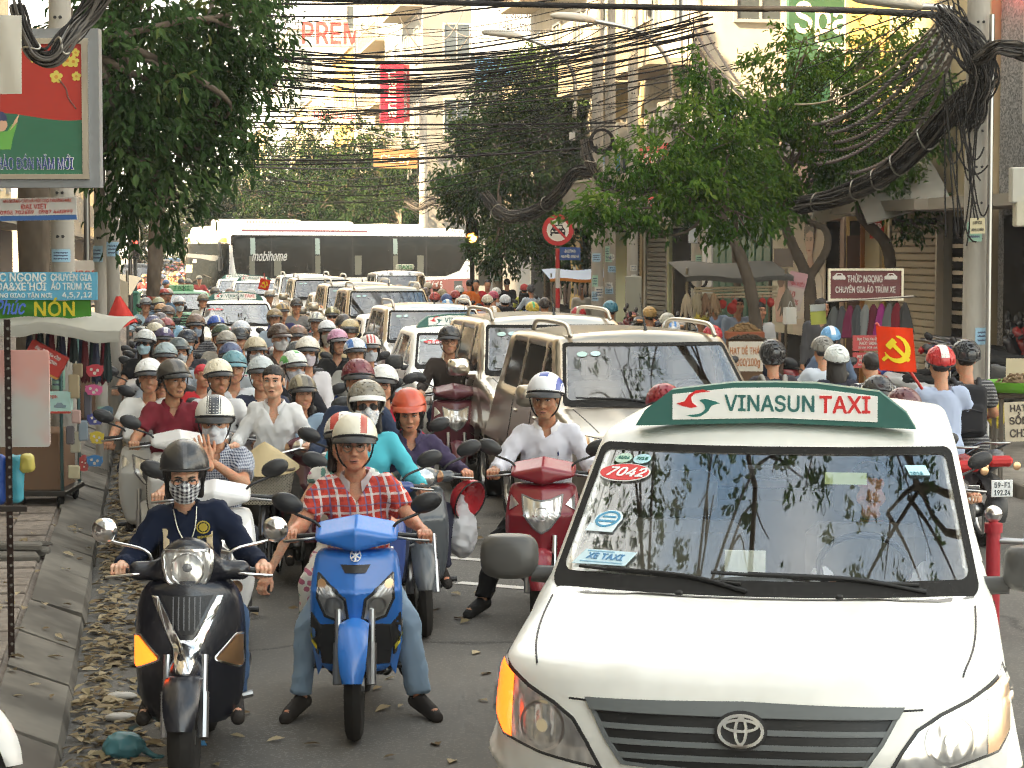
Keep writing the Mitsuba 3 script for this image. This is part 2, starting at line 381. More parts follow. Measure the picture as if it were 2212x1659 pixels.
def fallen(name,label,n,fa,fb,fz,smin_,smax_,seed):
    r=np.random.default_rng(seed);a,b=fa(r,n),fb(r,n);C=np.array([street(x,y,0)for x,y in zip(a,b)]);C[:,2]=fz(a,r,n)
    g=r.random(n)*2*PI;tl=r.normal(0,.20,(n,2));D=np.stack([np.cos(g),np.sin(g),tl[:,0]*.5],1);N=np.stack([tl[:,0],tl[:,1],np.ones(n)],1)
    v,f,uv=leaf_blades(C,D,N,r.uniform(smin_,smax_,n),.45,.12,r.random(n));key=thing(name,label,'leaves',kind='stuff');put(key,(v,f),'dry_leaf',uv=uv)
fallen('fallen_leaves','dry brown leaves lying thick in the gutter along the left kerb',2300,lambda r,n:AK+.02+np.abs(r.normal(0,.24,n))*(1+.5*r.random(n)),lambda r,n:8.5+22*r.random(n)**1.25,lambda a,r,n:.012+.05*r.random(n)*np.exp(-(a-AK)/.12),.05,.125,3)
fallen('fallen_leaves','few dry leaves scattered over the grey asphalt between the scooters and the taxi',190,lambda r,n:r.uniform(AK,4.4,n),lambda r,n:9.5+16*r.random(n)**1.4,lambda a,r,n:.008+.012*r.random(n),.05,.13,4)
fallen('fallen_leaves','dry leaves strewn on the sloping concrete ramp of the left pavement',70,lambda r,n:r.uniform(-1.3,-.5,n),lambda r,n:9+10*r.random(n),lambda a,r,n:np.minimum(.095+(-.46-a)*.36,.205)+.012,.06,.12,6)
def crumple(c,r,seed,h=.012,freq=14,amp=.35):
    c=np.asarray(c,float);r=np.asarray(r,float)
    def f(p):return d_ell(p,c,r)+(np.abs(meshkit.noise(p*freq,seed)-.5)-.22)*amp*r.min()*1.6+(meshkit.noise(p*freq*2.3,seed+1)-.5)*amp*r.min()*.7
    return solid(f,c-r*1.5,c+r*1.5,h)
key=thing('plastic_bag','crumpled teal plastic bag lying in the gutter in front of the black scooter','bag')
q=at(268,1632,10.72);put(key,join([crumple((q[0],q[1],.055),(.105,.09,.06),3,.010),tube(catmull([(q[0]+.08,q[1],.05),(q[0]+.15,q[1]-.03,.012),(q[0]+.20,q[1]-.02,.008)],4),[.02,.018,.016,.014,.014,.012,.010,.008,.005],6)]),M('plastic',(.07,.20,.23)),True)
for i,(px,y,l)in enumerate(((255,12.1,'crumpled clear plastic wrapper among the dry leaves, the farther one'),(250,11.55,'crumpled clear plastic wrapper among the dry leaves, the nearer one'))):
    key=thing('plastic_wrapper',l,'litter');put(key,crumple((gx(px,y),y,.02),(.085,.05,.022),20+i,.009),M('plastic',(.42,.40,.36)),True)
# ------------------------------------------------------------------ cars. Local frame: x to the picture's right, y from the nose to the tail, z up
def car_solid(c):
    W,L,(cy,cz),(ty,tz)=c['W'],c['L'],c['cowl'],c['top']
    nl=math.hypot(ty-cy,tz-cz);sy,sz=(ty-cy)/nl,(tz-cz)/nl
    bow=c['bow']
    def ws(x,z):return cy+(z-cz)*sy/sz+bow*(np.abs(x)/.8)**2.2
    def fr(x,z):
        b=np.clip((z-c['nz'])/(c['hz']-c['nz']),0,1.6)
        return c['nose']*(np.abs(x)/W)**c['npow']+c['lean']*b**1.6+.10*np.clip((.42-z)/.2,0,1.5)**2
    def hood(x,y):
        t=np.clip((y-c['lean'])/(cy-c['lean']),-.5,1.25)
        return c['hz']+(cz+.01-c['hz'])*(t+.22*t*(1-t))-c['crown']*(np.abs(x)/W)**2.6+.012*np.exp(-((np.abs(x)-.45*W)/.07)**2)
    def f(p):
        x,y,z=np.abs(p[...,0]),p[...,1],p[...,2]
        side=W-.05*np.clip((.62-z)/.4,0,1)**2-c['tuck']*np.clip((z-.72)/.4,0,2)**1.5-.05*np.clip((y-L+.9)/.9,0,1)**2
        low=smax((fr(x,z)-y)*.8,(z-hood(x,y))*.95,.05)
        low=smax(low,x-side,.07)
        low=smax(low,np.maximum(y-L+.12*(z-.7)**2,c['floor']-z),.05)
        g=smax((ws(x,z)-y)*sz,z-(c['roof']-.055*(x/.7)**2-.035*((y-ty-.9)/1.6)**2*(y<L)),.06)
        g=smax(g,x-(W-c['inset']-(z-cz)*c['tum']),.06)
        g=smax(g,(y-(c['tail']-(z-cz)*c['rear']))*.9,.07)
        g=np.maximum(g,.6-z)
        d=smin(low,g,.05)
        for wy in c['wheels']:
            d=smax(d,np.minimum(.36-np.hypot(y-wy,z-.34),x-W+.26),.02)
        inner=np.maximum(g+.055,c['cowl'][1]-.20-z)
        inner=np.maximum(inner,ws(x,z)+.06-y)
        d=np.maximum(d,-inner)
        zz=(z-cz)/(tz-cz)
        scr=np.maximum(np.maximum(x-(c['wb']+(c['wt']-c['wb'])*zz),np.maximum(-.01-zz,zz-.99)),np.abs((y-ws(x,z))*sz)-.14)
        d=np.maximum(d,-scr)
        sw=np.maximum(np.maximum(cz+.02-z,z-(tz-.035)),.55*W-x)
        pil=np.minimum(np.abs(y-c['bp'][0]),np.abs(y-c['bp'][1]))-.05
        sw=np.maximum(np.maximum(sw,-pil),np.maximum(ws(x,z)+.24-y,y-(c['tail']-.30-(z-cz)*c['rear'])))
        return np.maximum(d,-sw)
    return f,ws,fr,hood
INNOVA=dict(W=.90,L=4.55,cowl=(1.02,1.125),top=(1.84,1.60),bow=.20,nz=.70,hz=.985,nose=.34,npow=3.2,lean=.10,crown=.07,tuck=.03,roof=1.745,inset=.05,tum=.20,tail=4.5,rear=.28,
              wheels=(.86,3.6),floor=.24,wb=.775,wt=.685,bp=(2.35,3.4))
SUVP=dict(W=.915,L=4.7,cowl=(1.22,1.19),top=(1.86,1.655),bow=.17,nz=.80,hz=1.03,nose=.30,npow=3.2,lean=.13,crown=.06,tuck=.025,roof=1.79,inset=.06,tum=.22,tail=4.6,rear=.35,
            wheels=(.92,3.7),floor=.30,wb=.76,wt=.66,bp=(2.4,3.4))
SEDAN=dict(W=.85,L=4.3,cowl=(1.10,.97),top=(1.90,1.36),bow=.18,nz=.60,hz=.80,nose=.34,npow=3.0,lean=.16,crown=.07,tuck=.03,roof=1.475,inset=.05,tum=.30,tail=3.9,rear=.9,
             wheels=(.84,3.4),floor=.20,wb=.70,wt=.58,bp=(2.25,3.1))
VAN=dict(W=.86,L=4.3,cowl=(.62,1.05),top=(1.25,1.68),bow=.14,nz=.62,hz=.90,nose=.22,npow=3.4,lean=.10,crown=.05,tuck=.02,roof=1.86,inset=.05,tum=.13,tail=4.25,rear=.10,
           wheels=(.8,3.3),floor=.22,wb=.72,wt=.66,bp=(1.9,3.0))
def mirrored(pts):return[(-x,z)for x,z in pts][::-1]
def front_frame(y=-.3):return np.array([[1,0,0,0],[0,0,-1,y],[0,1,0,0],[0,0,0,1.0]])  # x, z of the outline; looks along +y
def wheel_kit(y,x,r=.33,w=.20,spokes=6):
    s=1 if x>0 else-1;R=np.array([[0,0,s],[0,1,0],[-s,0,0]],float)
    tyre=lathe([(r-.10,-w/2),(r-.03,-w/2-.005),(r-.005,-w/2+.03),(r,0),(r-.005,w/2-.03),(r-.03,w/2+.005),(r-.10,w/2)],32)
    rim=[lathe([(r-.10,w/2-.005),(r-.115,w/2-.02),(r-.13,w/2-.06)],28),lathe([(.0,w/2-.03),(.05,w/2-.025),(.06,w/2-.05)],16)]
    for k in range(spokes):
        g=k*2*PI/spokes;rim.append(xf(box(((r-.13)/2+.03,0,w/2-.045),(r-.14,.05,.03)),rot([0,0,1],g)))
    back=lathe([(r-.10,0),(0.001,0)],24)
    t=np.array([x,y,r])
    return mv(xf(tyre,R),t),mv(xf(join(rim),R),t),mv(xf(back,R),t)
def car_kit(c,h,kind):
    f,ws,fr,hood=car_solid(c);W,L=c['W'],c['L'];K=[]
    def add(name,m,slot,smooth=False):K.append((name,mikit.ply(tri(m),None,smooth=smooth),slot))
    add('body',solid(f,(-W-.05,-.08,c['floor']-.06),(W+.05,L+.08,c['roof']+.06),h),'paint',38)
    (cy,cz),(ty,tz)=c['cowl'],c['top']
    def on_ws(poly,off,hh=.04):
        v,t=grid_poly(poly,hh);P=np.stack([v[:,0],ws(v[:,0],v[:,1]),v[:,1]],1)
        n=np.array([0,-(tz-cz),(ty-cy)])/math.hypot(ty-cy,tz-cz);return P+n*off,t
    wb,wt=c['wb'],c['wt']
    def half(z):return wb+(wt-wb)*(z-cz)/(tz-cz)
    outer=sg.Polygon([(-half(cz-.015)-.035,cz-.015),(half(cz-.015)+.035,cz-.015),(half(tz)+.03,tz+.008),(-half(tz)-.03,tz+.008)]).buffer(-.03).buffer(.03)
    inner=outer.buffer(-.016).intersection(sg.box(-2,cz+.034,2,9)).buffer(-.03).buffer(.03)
    add('windscreen',on_ws(outer,.010),'pane',True)
    add('windscreen_seal',on_ws(outer.buffer(.012).difference(inner),.014,.03),'seal')
    # side panes
    for s in(-1,1):
        q=[]
        zs=np.linspace(cz+.0,tz-.03,4);ys=np.linspace(0,1,10)
        def side(u,v):
            z=cz+(tz-.03-cz)*v;y0=ws(.7,z)+.2;y1=c['tail']-.28-(z-cz)*c['rear']
            return np.stack([s*(W-c['inset']-(z-cz)*c['tum']-.012)+0*u,y0+(y1-y0)*u,z],-1)
        add('side_window',sheet(side,10,4),'sidepane',True)
    # cabin
    cab=[box((0,cy+.38,cz-.13),(2*W-.3,.55,.16)),box((0,cy+.22,cz-.05),(2*W-.36,.22,.06))]
    add('dashboard',join(cab),'dark')
    for x in(-.38,.38):
        y=ty+.15
        seat=[rbox((x,y+.1,cz-.15),(.5,.16,.62),.05),rbox((x,y+.14,min(cz+.27,tz-.1)),(.27,.10,.20),.04)]
        add('seat',join(seat),'seat')
    add('rear_seat',join([rbox((0,ty+1.2,cz-.1),(1.3,.16,.6),.05)]),'seat')
    wheel=torus(.18,.014,28,6)
    add('steering_wheel',mv(xf(wheel,rot([1,0,0],-1.0)),(.38,cy+.66,cz+.02)),'dark',True)
    add('rear_mirror',rbox((0,ws(0,tz)-.02,tz-.075),(.24,.04,.06),.015),'dark')
    for s in(-1,1):
        for wy in c['wheels']:
            a,b,d=wheel_kit(wy,s*(W-.11))
            n='wheel';k=sum(1 for q in K if q[0].startswith('tyre'))
            add('tyre',join([a,d]),'rubber',40);add('rim',b,'metal')
    # wing mirrors
    for s in(-1,1):
        mz=cz+.07;my=cy+.42;mx=s*(W+.13)
        g=lambda p:smax(d_ell(p,(mx,my,mz),(.135,.11,.115)),d_box(p,(mx,my-.02,mz),(.115,.08,.092),.03),.02)
        add('wing_mirror',join([solid(g,(mx-.2,my-.2,mz-.2),(mx+.2,my+.2,mz+.2),.022),tube([(s*(W-.10),my+.02,mz-.08),(s*(W+.04),my,mz-.07)],[.04,.035],8)]),'mirror',50)
    FF=front_frame()
    def front(poly,off,hh=.03,th=0):return decal(f,poly,FF,1.6,hh,off,th)
    def strip(pts,A,r=.004,off=0.001):
        P,_=project(f,np.asarray(pts,float),A,1.5,off);return tube(P,r,5,False)
    hd=np.array([0,0,-1.0])
    lines=[]
    if kind=='innova':
        hl=[(.49,.652),(.535,.73),(.585,.80),(.66,.845),(.76,.885),(.83,.925),(.872,.955),(.893,.90),(.892,.77),(.85,.71),(.70,.675)]
        gr=[(-.535,.880),(-.2,.888),(0,.893),(.2,.888),(.535,.880),(.47,.76),(.405,.668),(0,.642),(-.405,.668),(-.47,.76)]
        for s in(-1,1):
            P=sg.Polygon(hl if s>0 else mirrored(hl))
            add('headlight',front(P.buffer(.012,join_style='mitre'),.003),'dark',True)
            add('headlight__reflector',front(P.intersection(sg.box(-.815,0,.815,2)),.006,.02),'reflector',True)
            amb=P.intersection(sg.box(.815,0,1,2)if s>0 else sg.box(-1,0,-.815,2))
            add('headlight__turn_signal',front(amb,.008,.02),'signal_lit' if s<0 else 'signal',True)
            bulb=sg.Point(s*.69,.765).buffer(.085)
            add('headlight__bowl',front(bulb.difference(sg.Point(s*.69,.765).buffer(.075)).intersection(P),.012,.02),'chrome',True)
            add('headlight__bulb',front(sg.Point(s*.69,.765).buffer(.022),.013),'bulb',True)
            add('headlight__lens',front(P,.02,.03),'lens',True)
        G=sg.Polygon(gr)
        add('grille',front(G,.002),'black',True)
        bars=[front(G.intersection(sg.box(-1,z,1,z+t)),.022 if z>.8 else .010,.02,.03 if z>.8 else .02)for z,t in((.842,.09),(.787,.019),(.738,.019),(.692,.019),(.62,.042))]
        edge=front(G.difference(G.buffer(-.014)),.012,.03,.012)
        for b in bars:add('grille__bar',b,'grey',False)
        add('grille__surround',edge,'grey')
        def ring(cx,cz_,a,b,t):
            o=sa.scale(sg.Point(0,0).buffer(1,24),a,b);i=sa.scale(sg.Point(0,0).buffer(1,24),a-t,b-t*.9);return sa.translate(o.difference(i),cx,cz_)
        em=ring(0,.797,.078,.054,.011).union(ring(0,.797,.023,.046,.010)).union(ring(0,.814,.060,.022,.010))
        add('grille__badge_plate',front(sa.translate(sa.scale(sg.Point(0,0).buffer(1,24),.088,.064),0,.799),.026,.02,.01),'black')
        add('grille__emblem',front(em,.036,.012,.008),'chrome')
        add('bumper_intake',front(sg.Polygon([(-.55,.42),(.55,.42),(.50,.30),(-.50,.30)]),.003),'black',True)
        add('number_plate',rbox((0,-.02,.55),(.47,.02,.11),.004),'white')
        for s in(-1,1):
            lines.append(strip([(s*(.80-.01*t-.055*t**3),cy+.06-t*.80,1.6)for t in np.linspace(0,1,24)],hd))
            lines.append(strip([(s*x,-.4,.872)for x in np.linspace(.53,.60,4)],(0,1,0)))
        add('washer_nozzle',join([rbox((x,.97,hood(np.array(abs(x)),np.array(.97))+.004),(.028,.03,.022),.006)for x in(-.30,.30)]),'black')
    else:
        top,bot=c['hz']-.03,c['hz']-.22
        hx0,hx1=.50*W/.9,.86*W/.9
        hl=[(hx0,bot+.03),(hx0+.03,top-.03),(hx1-.04,top+.02),(hx1,top-.03),(hx1,bot+.05),(hx1-.12,bot)]
        for s in(-1,1):
            P=sg.Polygon(hl if s>0 else mirrored(hl)).buffer(-.02).buffer(.02)
            add('headlight',front(P.buffer(.01),.003),'dark',True)
            add('headlight__reflector',front(P,.006,.025),'reflector',True)
            for k,(ox,rr)in enumerate(((.10,.062),(.23,.058))):
                add('headlight__bowl',front(sg.Point(s*(hx0+ox),(top+bot)/2-.005).buffer(rr).intersection(P).difference(sg.Point(s*(hx0+ox),(top+bot)/2-.005).buffer(rr-.014)),.010,.02),'chrome',True)
            add('headlight__turn_signal',front(P.intersection(sg.box(hx1-.07,0,2,2)if s>0 else sg.box(-2,0,-hx1+.07,2)),.009,.025),'signal',True)
            add('headlight__lens',front(P,.02,.04),'lens',True)
            fx,fz=s*.66*W/.9,c['nz']-.28
            add('fog_lamp',front(sg.Point(fx,fz).buffer(.10),.004),'black',True)
            add('fog_lamp__lens',front(sg.Point(fx,fz).buffer(.055),.012),'chrome',True)
        G=sg.Polygon([(-.42,top+.0),(.42,top+.0),(.34,bot-.06),(-.34,bot-.06)])
        add('grille',front(G,.003),'black',True)
        add('grille__surround',front(G.buffer(.02).difference(G.buffer(-.005)),.010,.03,.012),'chrome')
        for z in(bot+.02,bot+.09):add('grille__bar',front(G.intersection(sg.box(-1,z,1,z+.025)),.012,.03,.012),'chrome')
        add('bumper_intake',front(sg.Polygon([(-.5,c['nz']-.22),(.5,c['nz']-.22),(.44,c['nz']-.38),(-.44,c['nz']-.38)]),.003),'black',True)
        add('number_plate',rbox((0,-.03,c['nz']-.15),(.47,.02,.11),.004),'white')
        for s in(-1,1):
            lines.append(strip([(s*(.82*W-.04*t),cy+.03-t*(cy-.35),2.0)for t in np.linspace(0,1,14)],hd))
        if kind=='suv':
            for s in(-1,1):
                x=s*.63
                P=[(x,2.0,c['roof']-.055),(x,2.12,c['roof']+.020),(x,2.4,c['roof']+.045),(x,3.3,c['roof']+.045),(x,3.7,c['roof']+.02),(x,3.85,c['roof']-.07)]
                add('roof_rail',tube(catmull(P,5),.021,8),'rail',True)
        add('aerial',tube([(.05,ty+.25,c['roof']-.02),(.05,ty+.32,c['roof']+.05),(.05,ty+.5,c['roof']+.30)],[.02,.006,.003],6),'dark')
    for s in(-1,1):
        for yy in c['bp']:
            lines.append(strip([(s*1.6,yy,z)for z in np.linspace(.42,cz-.03,9)],(-s,0,0),.004))
        lines.append(strip([(s*1.6,cy+.38,z)for z in np.linspace(.42,cz-.06,8)],(-s,0,0),.004))
        add('door_handle',join([rbox((s*(W-.012),yy-.22,cz-.16),(.035,.16,.03),.012)for yy in c['bp']]),'paint')
    add('panel_gap',join(lines),'black')
    # cowl, wipers
    z0=cz-.02
    P=[np.stack([np.linspace(-half(z0)-.02,half(z0)+.02,25),np.zeros(25),np.full(25,z0)],1)]
    x=P[0][:,0];rowa=np.stack([x,ws(x,z0)-.075+.02*(np.abs(x)>half(z0)-.05),hood(x,ws(x,z0)-.075)+.004-.0*x],1);rowb=np.stack([x,ws(x,z0)+.0,0*x+z0+.014],1)
    add('cowl',(np.vstack([rowa,rowb]),quads([[i,i+1,i+26,i+25]for i in range(24)])),'cowl',True)
    def wiper(x0,x1,lift):
        q=[(x0,cz-.005),(x0+(x1-x0)*.4,cz+.03+lift*.5),(x1,cz+.035+lift)]
        pts=[np.array([a,ws(a,b),b])+np.array([0,-.5,.8])*.022 for a,b in q]
        return join([tube(catmull(pts,5),.011,6),tube([pts[1]+np.array([-.30*np.sign(x1-x0)*.0,0,-.01])-(pts[2]-pts[1])*.6,pts[2]+(pts[2]-pts[1])*.35],.008,5)])
    add('wiper',wiper(.62*wb/.775,-.05,.015),'black',True);add('wiper',wiper(-.05,-.60*wb/.775,.01),'black',True)
    return K,dict(f=f,ws=ws,on_ws=on_ws,fr=fr,hood=hood)
def paint_mats(paint,**kw):
    m=dict(paint=paint,pane=PANE,sidepane=DARKPANE,seal=M('rubber',(.012,.011,.010)),dark=M('plastic',(.03,.03,.03)),seat=M('cloth',(.10,.095,.085)),rubber=M('rubber',(.022,.022,.022)),
             metal=M('metal',(.5,.5,.5)),mirror=paint,reflector='m_reflector',chrome=M('chrome',(.8,.8,.8)),bulb=M('chrome',(.9,.9,.9)),lens=LENS,signal=M('metal',(.85,.60,.40)),black=M('plastic',(.014,.014,.014)),
             grey=M('plastic',(.13,.135,.14)),white=M('plastic',(.75,.75,.72)),rail=M('metal',(.55,.53,.48)),cowl=M('plastic',(.2,.19,.18)))
    m.update(kw);return m
proc_mat('m_reflector',lambda p,n,uv:mikit.mix((.45,.45,.45),(.95,.95,.93),mikit.noise(p.x*60,p.z*25,p.y*9)),.2,lambda p,n,uv:mikit.noise(p.x*38,p.z*10,p.y*8),.012,metallic=.8)
_kits={}
def kit_of(kind):
    if kind not in _kits:
        c,h={'innova':(INNOVA,.018),'suv':(SUVP,.03),'sedan':(SEDAN,.032),'van':(VAN,.045)}[kind]
        _kits[kind]=car_kit(c,h,kind)
    return _kits[kind]
def swirl(s,r):
    """the two-blade sign of the taxi roof lamp: (red blade, green blade) as outlines"""
    q=np.array([(.68,.72),(.3,.83),(-.15,.78),(-.55,.50),(-.78,.12),(-1.25,-.02),(-.95,-.15),(-.4,-.28),(-.05,-.2),(-.35,.05),(-.42,.35),(-.2,.58),(.2,.68)])*r*1.15
    out=[sg.Polygon(q).buffer(0),sg.Polygon(-q).buffer(0)]
    return out
def roof_sign(parent,A,w,hgt,front_text=True,second='VINASUN',third='TAXI',green=(.035,.13,.11),swirly=True):
    """a lit-box taxi sign: A is its frame (x along the sign, y up, z towards the street), w the length of the base"""
    hb=w/2;body=[(-hb,-.01),(-hb*.93,hgt*.32),(-hb*.74,hgt*.80),(-hb*.3,hgt*.98),(0,hgt),(hb*.3,hgt*.98),(hb*.74,hgt*.80),(hb*.93,hgt*.32),(hb,-.01),(hb*.5,-.0),(0,.01),(-hb*.5,0)]
    k=part(parent,'roof_sign',xf(mv(extrude(body,.13),(0,0,-.13)),A),M('plastic',green))
    pan=[(-hb*.73,hgt*.10),(-hb*.73,hgt*.70),(-hb*.3,hgt*.86),(0,hgt*.88),(hb*.3,hgt*.86),(hb*.73,hgt*.70),(hb*.73,hgt*.10),(0,hgt*.17)]
    part(k,'panel',xf(extrude(pan,.006),A),M('plastic',(.82,.81,.77)))
    F=lambda dx,dy:A@frame((dx,dy,.006),(1,0,0),(0,1,0))
    if swirly:
        for s,cname,col in zip(swirl(0,hgt*.34),('red_blade','green_blade'),((.62,.03,.03),(.03,.16,.14))):
            part(k,cname,xf(extrude(s,.004),F(-hb*.545,hgt*.49)),M('plastic',col))
    part(k,'lettering',text(second,hgt*.36,F(-hb*.035,hgt*.33),hb*.64,True,depth=.004),M('plastic',(.035,.14,.13)))
    part(k,'lettering',text(third,hgt*.38,F(hb*.50,hgt*.31),hb*.36,True,depth=.004),M('plastic',(.62,.04,.04)))
    return k
# ------------------------------------------------------------------ motorbikes. Local frame: x to the rider's left as seen from ahead, y forward, z up; axles at y = .62 and -.60
def arc_shell(cx,cz,R,half,a0,a1,n=14,k=6,flare=.03):
    """a mudguard: part of a ring round the axle, curved across"""
    def fn(u,v):
        a=a0+(a1-a0)*u;t=(v-.5)*2;r=R-flare*t**2*1.0
        return np.stack([half*t*(1-.35*(2*u-1)**4),cx+r*np.cos(a),cz+r*np.sin(a)],-1)
    return shell(sheet(fn,n,k),.006)
def bike_wheel(y,R,r,add,w=None,spokes=5):
    X=np.array([[0,0,1],[0,1,0],[-1,0,0]],float);t=np.array([0,y,R])
    add('tyre',mv(xf(torus(R-r,r,36,8,1.0),X),t),'rubber',True)
    rim=[xf(torus(R-r*1.9,.012,30,6,2.0),X),xf(cyl((0,0,-.05),(0,0,.05),.035,12),X)]
    for k in range(spokes):
        g=k*2*PI/spokes;rim.append(xf(cyl((.03,0,0),(R-r*2,0,0),.013,6),X@rot([0,0,1],g)))
    add('rim',mv(join(rim),t),'metal');add('brake_disc',mv(xf(lathe([(.04,.045),(.11,.047),(.11,.051),(.04,.053)],24),X),t),'metal')
def mirror_pair(add,yx,slot='dark',stem='dark',spread=.36,h=1.20,round_=False,lift=0):
    for s in(-1,1):
        c=np.array([s*spread,yx-.02,h])
        g=(lambda p:d_ell(p,c,(.062,.032,.062)))if round_ else(lambda p:smax(d_ell(p,c,(.085,.036,.052),rot([0,1,0],-s*.35)),-(p[...,1]-c[1]+.030)*0-1,.01))
        add('mirror',solid(g,c-.12,c+.12,.014),slot,True)
        add('mirror__stem',tube(catmull([(s*.17,yx,.99),(s*.21,yx+.015,1.06),c+(-s*.03,0,-.05),c],5),.008,6),stem,True)
def controls(add,y,z,half=.34,lever='metal'):
    add('handlebar',tube(catmull([(-half,y-.06,z-.01),(-.18,y,z+.01),(0,y+.02,z+.01),(.18,y,z+.01),(half,y-.06,z-.01)],6),.013,8),'dark',True)
    for s in(-1,1):
        add('grip',tube([(s*(half-.12),y-.045,z-.006),(s*(half+.01),y-.062,z-.012)],.019,10),'dark',True)
        add('brake_lever',tube(catmull([(s*.20,y+.025,z-.002),(s*.27,y+.045,z-.008),(s*(half+.03),y+.015,z-.022)],4),.008,6),lever,True)
def lens_disc(c,n,r,sx=1,sy=1,bulge=.25,k=20):
    """a bulging lamp glass round c facing n"""
    n=np.asarray(n,float)/np.linalg.norm(n);ux=np.cross([0,0,1.0],n);ux/=np.linalg.norm(ux);uy=np.cross(n,ux)
    m=lathe([(1,0),(.9,.35),(.7,.65),(.4,.9),(.001,1)],k);v,f=m
    return xf((v*[r*sx,r*sy,r*bulge],f),np.block([[np.stack([ux,uy,n],1),np.asarray(c,float)[:,None]],[np.zeros((1,3)),np.ones((1,1))]]))
FB=np.array([[1,0,0,0],[0,0,1,1.2],[0,-1,0,0],[0,0,0,1.0]])
FB=np.array([[-1,0,0,0],[0,0,1,1.3],[0,1,0,0],[0,0,0,1.0]])  # outline (x, z) seen from ahead, looks along -y; x runs to the viewer's right
def bike_kit(style,h=.02):
    K=[]
    def add(name,m,slot,smooth=False):K.append((name,mikit.ply(tri(m),None,smooth=smooth),slot))
    scoot=style in('vespa','nouvo','scooter')
    R,r=((.245,.062)if style in('vespa','scooter')else(.285,.044))
    bike_wheel(.62,R,r,add);bike_wheel(-.60,R,r*1.1,add)
    for s in(-1,1):
        add('fork_leg',join([cyl((s*.085,.62,R),(s*.085,.56,R+.20),.026,10),cyl((s*.085,.56,R+.20),(s*.085,.50,R+.36),.018,10)]),'fork',30)
    if style=='vespa':
        top,width,lamp=.94,.25,None
        g=lambda p:smax(smax(d_ell(p,(0,.22,.60),(.285,.24,.46)),-(p[...,1]-.16-.30*(p[...,2]-.9)),.03),d_box(p,(0,.3,.58),(.262,.4,.345),.12),.05)
        f=lambda p:smin(smin(g(p),d_cone(p,(0,.33,.40),(0,.30,.90),.075,.065),.09),smax(d_ell(p,(0,.48,.50),(.085,.20,.13)),.44-p[...,2],.02),.05)
        add('leg_shield',solid(f,(-.3,0,.25),(.3,.75,1.0),h),'paint',True)
        t=[decal(f,P,FB,1.6,.03,.006,.008)for P in([(-.165,.86),(-.135,.86),(-.03,.665),(.03,.665),(.135,.86),(.165,.86),(.05,.60),(.028,.545),(-.028,.545),(-.05,.60)],)]
        add('chrome_trim',t[0],'chrome',True)
        add('grille',decal(f,[(-.12,.865),(.12,.865),(.03,.69),(-.03,.69)],FB,1.6,.03,.004),'dark',True)
        add('grille__bar',join([decal(f,sg.box(x-.003,.71,x+.003,.86),FB,1.6,.03,.009)for x in(-.06,-.036,-.012,.012,.036,.06)]),'grey')
        add('emblem',decal(f,circle(.034,6),FB,1.6,.012,.016,.006),'blue')
        add('emblem__mark',decal(f,sg.Point(0,.012).buffer(.013).union(sg.box(-.004,-.024,.004,.02)).union(sg.box(-.018,-.012,.018,-.006)).difference(sg.Point(0,.012).buffer(.006)),FB@frame((0,0,0),(1,0,0),(0,1,0)),1.6,.008,.020),'white')if False else None
        for s in(-1,1):
            P=sg.Polygon([(s*.13,.575),(s*.225,.675),(s*.245,.67),(s*.245,.54),(s*.24,.525)]).buffer(-.006).buffer(.006)
            add('turn_signal_trim',decal(f,P.buffer(.009),FB,1.6,.02,.004,.006),'chrome',True)
            add('turn_signal',decal(f,P,FB,1.6,.02,.010),'signal_lit' if s<0 else 'signal',True)
        c=np.array([0,.33,0.99])
        n=lambda p:smin(smin(smax(d_ell(p,c+(0,-.03,0),(.140,.14,.134)),p[...,1]-.375,.035),d_cone(p,(-.24,.27,.965),(.24,.27,.965),.046,.046),.06),d_cone(p,(0,.28,.86),(0,.30,.96),.05,.06),.05)
        add('headlamp_cowl',solid(n,(-.32,.1,.8),(.32,.5,1.2),h*.8),'paint',True)
        lp=sa.scale(sg.Point(0,0).buffer(1,24),.104,.100);lp=sa.translate(lp.union(sg.box(-.085,-.0,.085,.055).buffer(.022)).intersection(sg.box(-1,-1,1,.080)),0,0.99)
        add('headlamp',decal(n,lp,FB,1.5,.02,.008),'reflector',True);add('headlamp__rim',decal(n,lp.buffer(.007).difference(lp.buffer(-.006)),FB,1.5,.02,.012,.010),'chrome',True)
        add('headlamp__ring',decal(n,sg.Point(0,0.985).buffer(.078).difference(sg.Point(0,0.985).buffer(.070)),FB,1.5,.02,.016,.004),'chrome',True)
        add('headlamp__bulb',lens_disc((0,.385,0.99),(0,1,0),.024),'grey',True);add('headlamp__lens',lens_disc((0,.375,0.99),(0,1,.05),.104,bulge=.40),'lens',True)
        controls(add,.27,.96,.36,'chrome');mirror_pair(add,.24,'chrome','chrome',0.40,1.15,True)
        add('front_mudguard',arc_shell(.62,R,R+.055,.085,.3,2.7),'paint',True)
        add('body',solid(lambda p:smin(smin(d_ell(p,(0,-.46,.56),(.23,.42,.24)),d_box(p,(0,.02,.33),(.16,.32,.06),.04),.1),d_cone(p,(0,-.2,.5),(0,-.7,.6),.15,.12),.1),(-.3,-1,.2),(.3,.4,.9),h*1.6),'paint',True)
        add('seat',solid(lambda p:smax(d_ell(p,(0,-.38,.72),(.15,.44,.09)),.66-p[...,2],.02),(-.25,-.9,.58),(.25,.2,.95),h*1.6),'seat',True)
        add('side_stand',tube([(.2,.05,.22),(.32,-.05,.15)],.014,6),'metal');add('foot_peg',join([tube([(s*.17,-.1,.28),(s*.27,-.12,.30)],.018,8)for s in(-1,1)]),'metal')
    else:
        nv=style=='nouvo';sc=style=='scooter'
        wd=.225 if nv else .235 if sc else .19
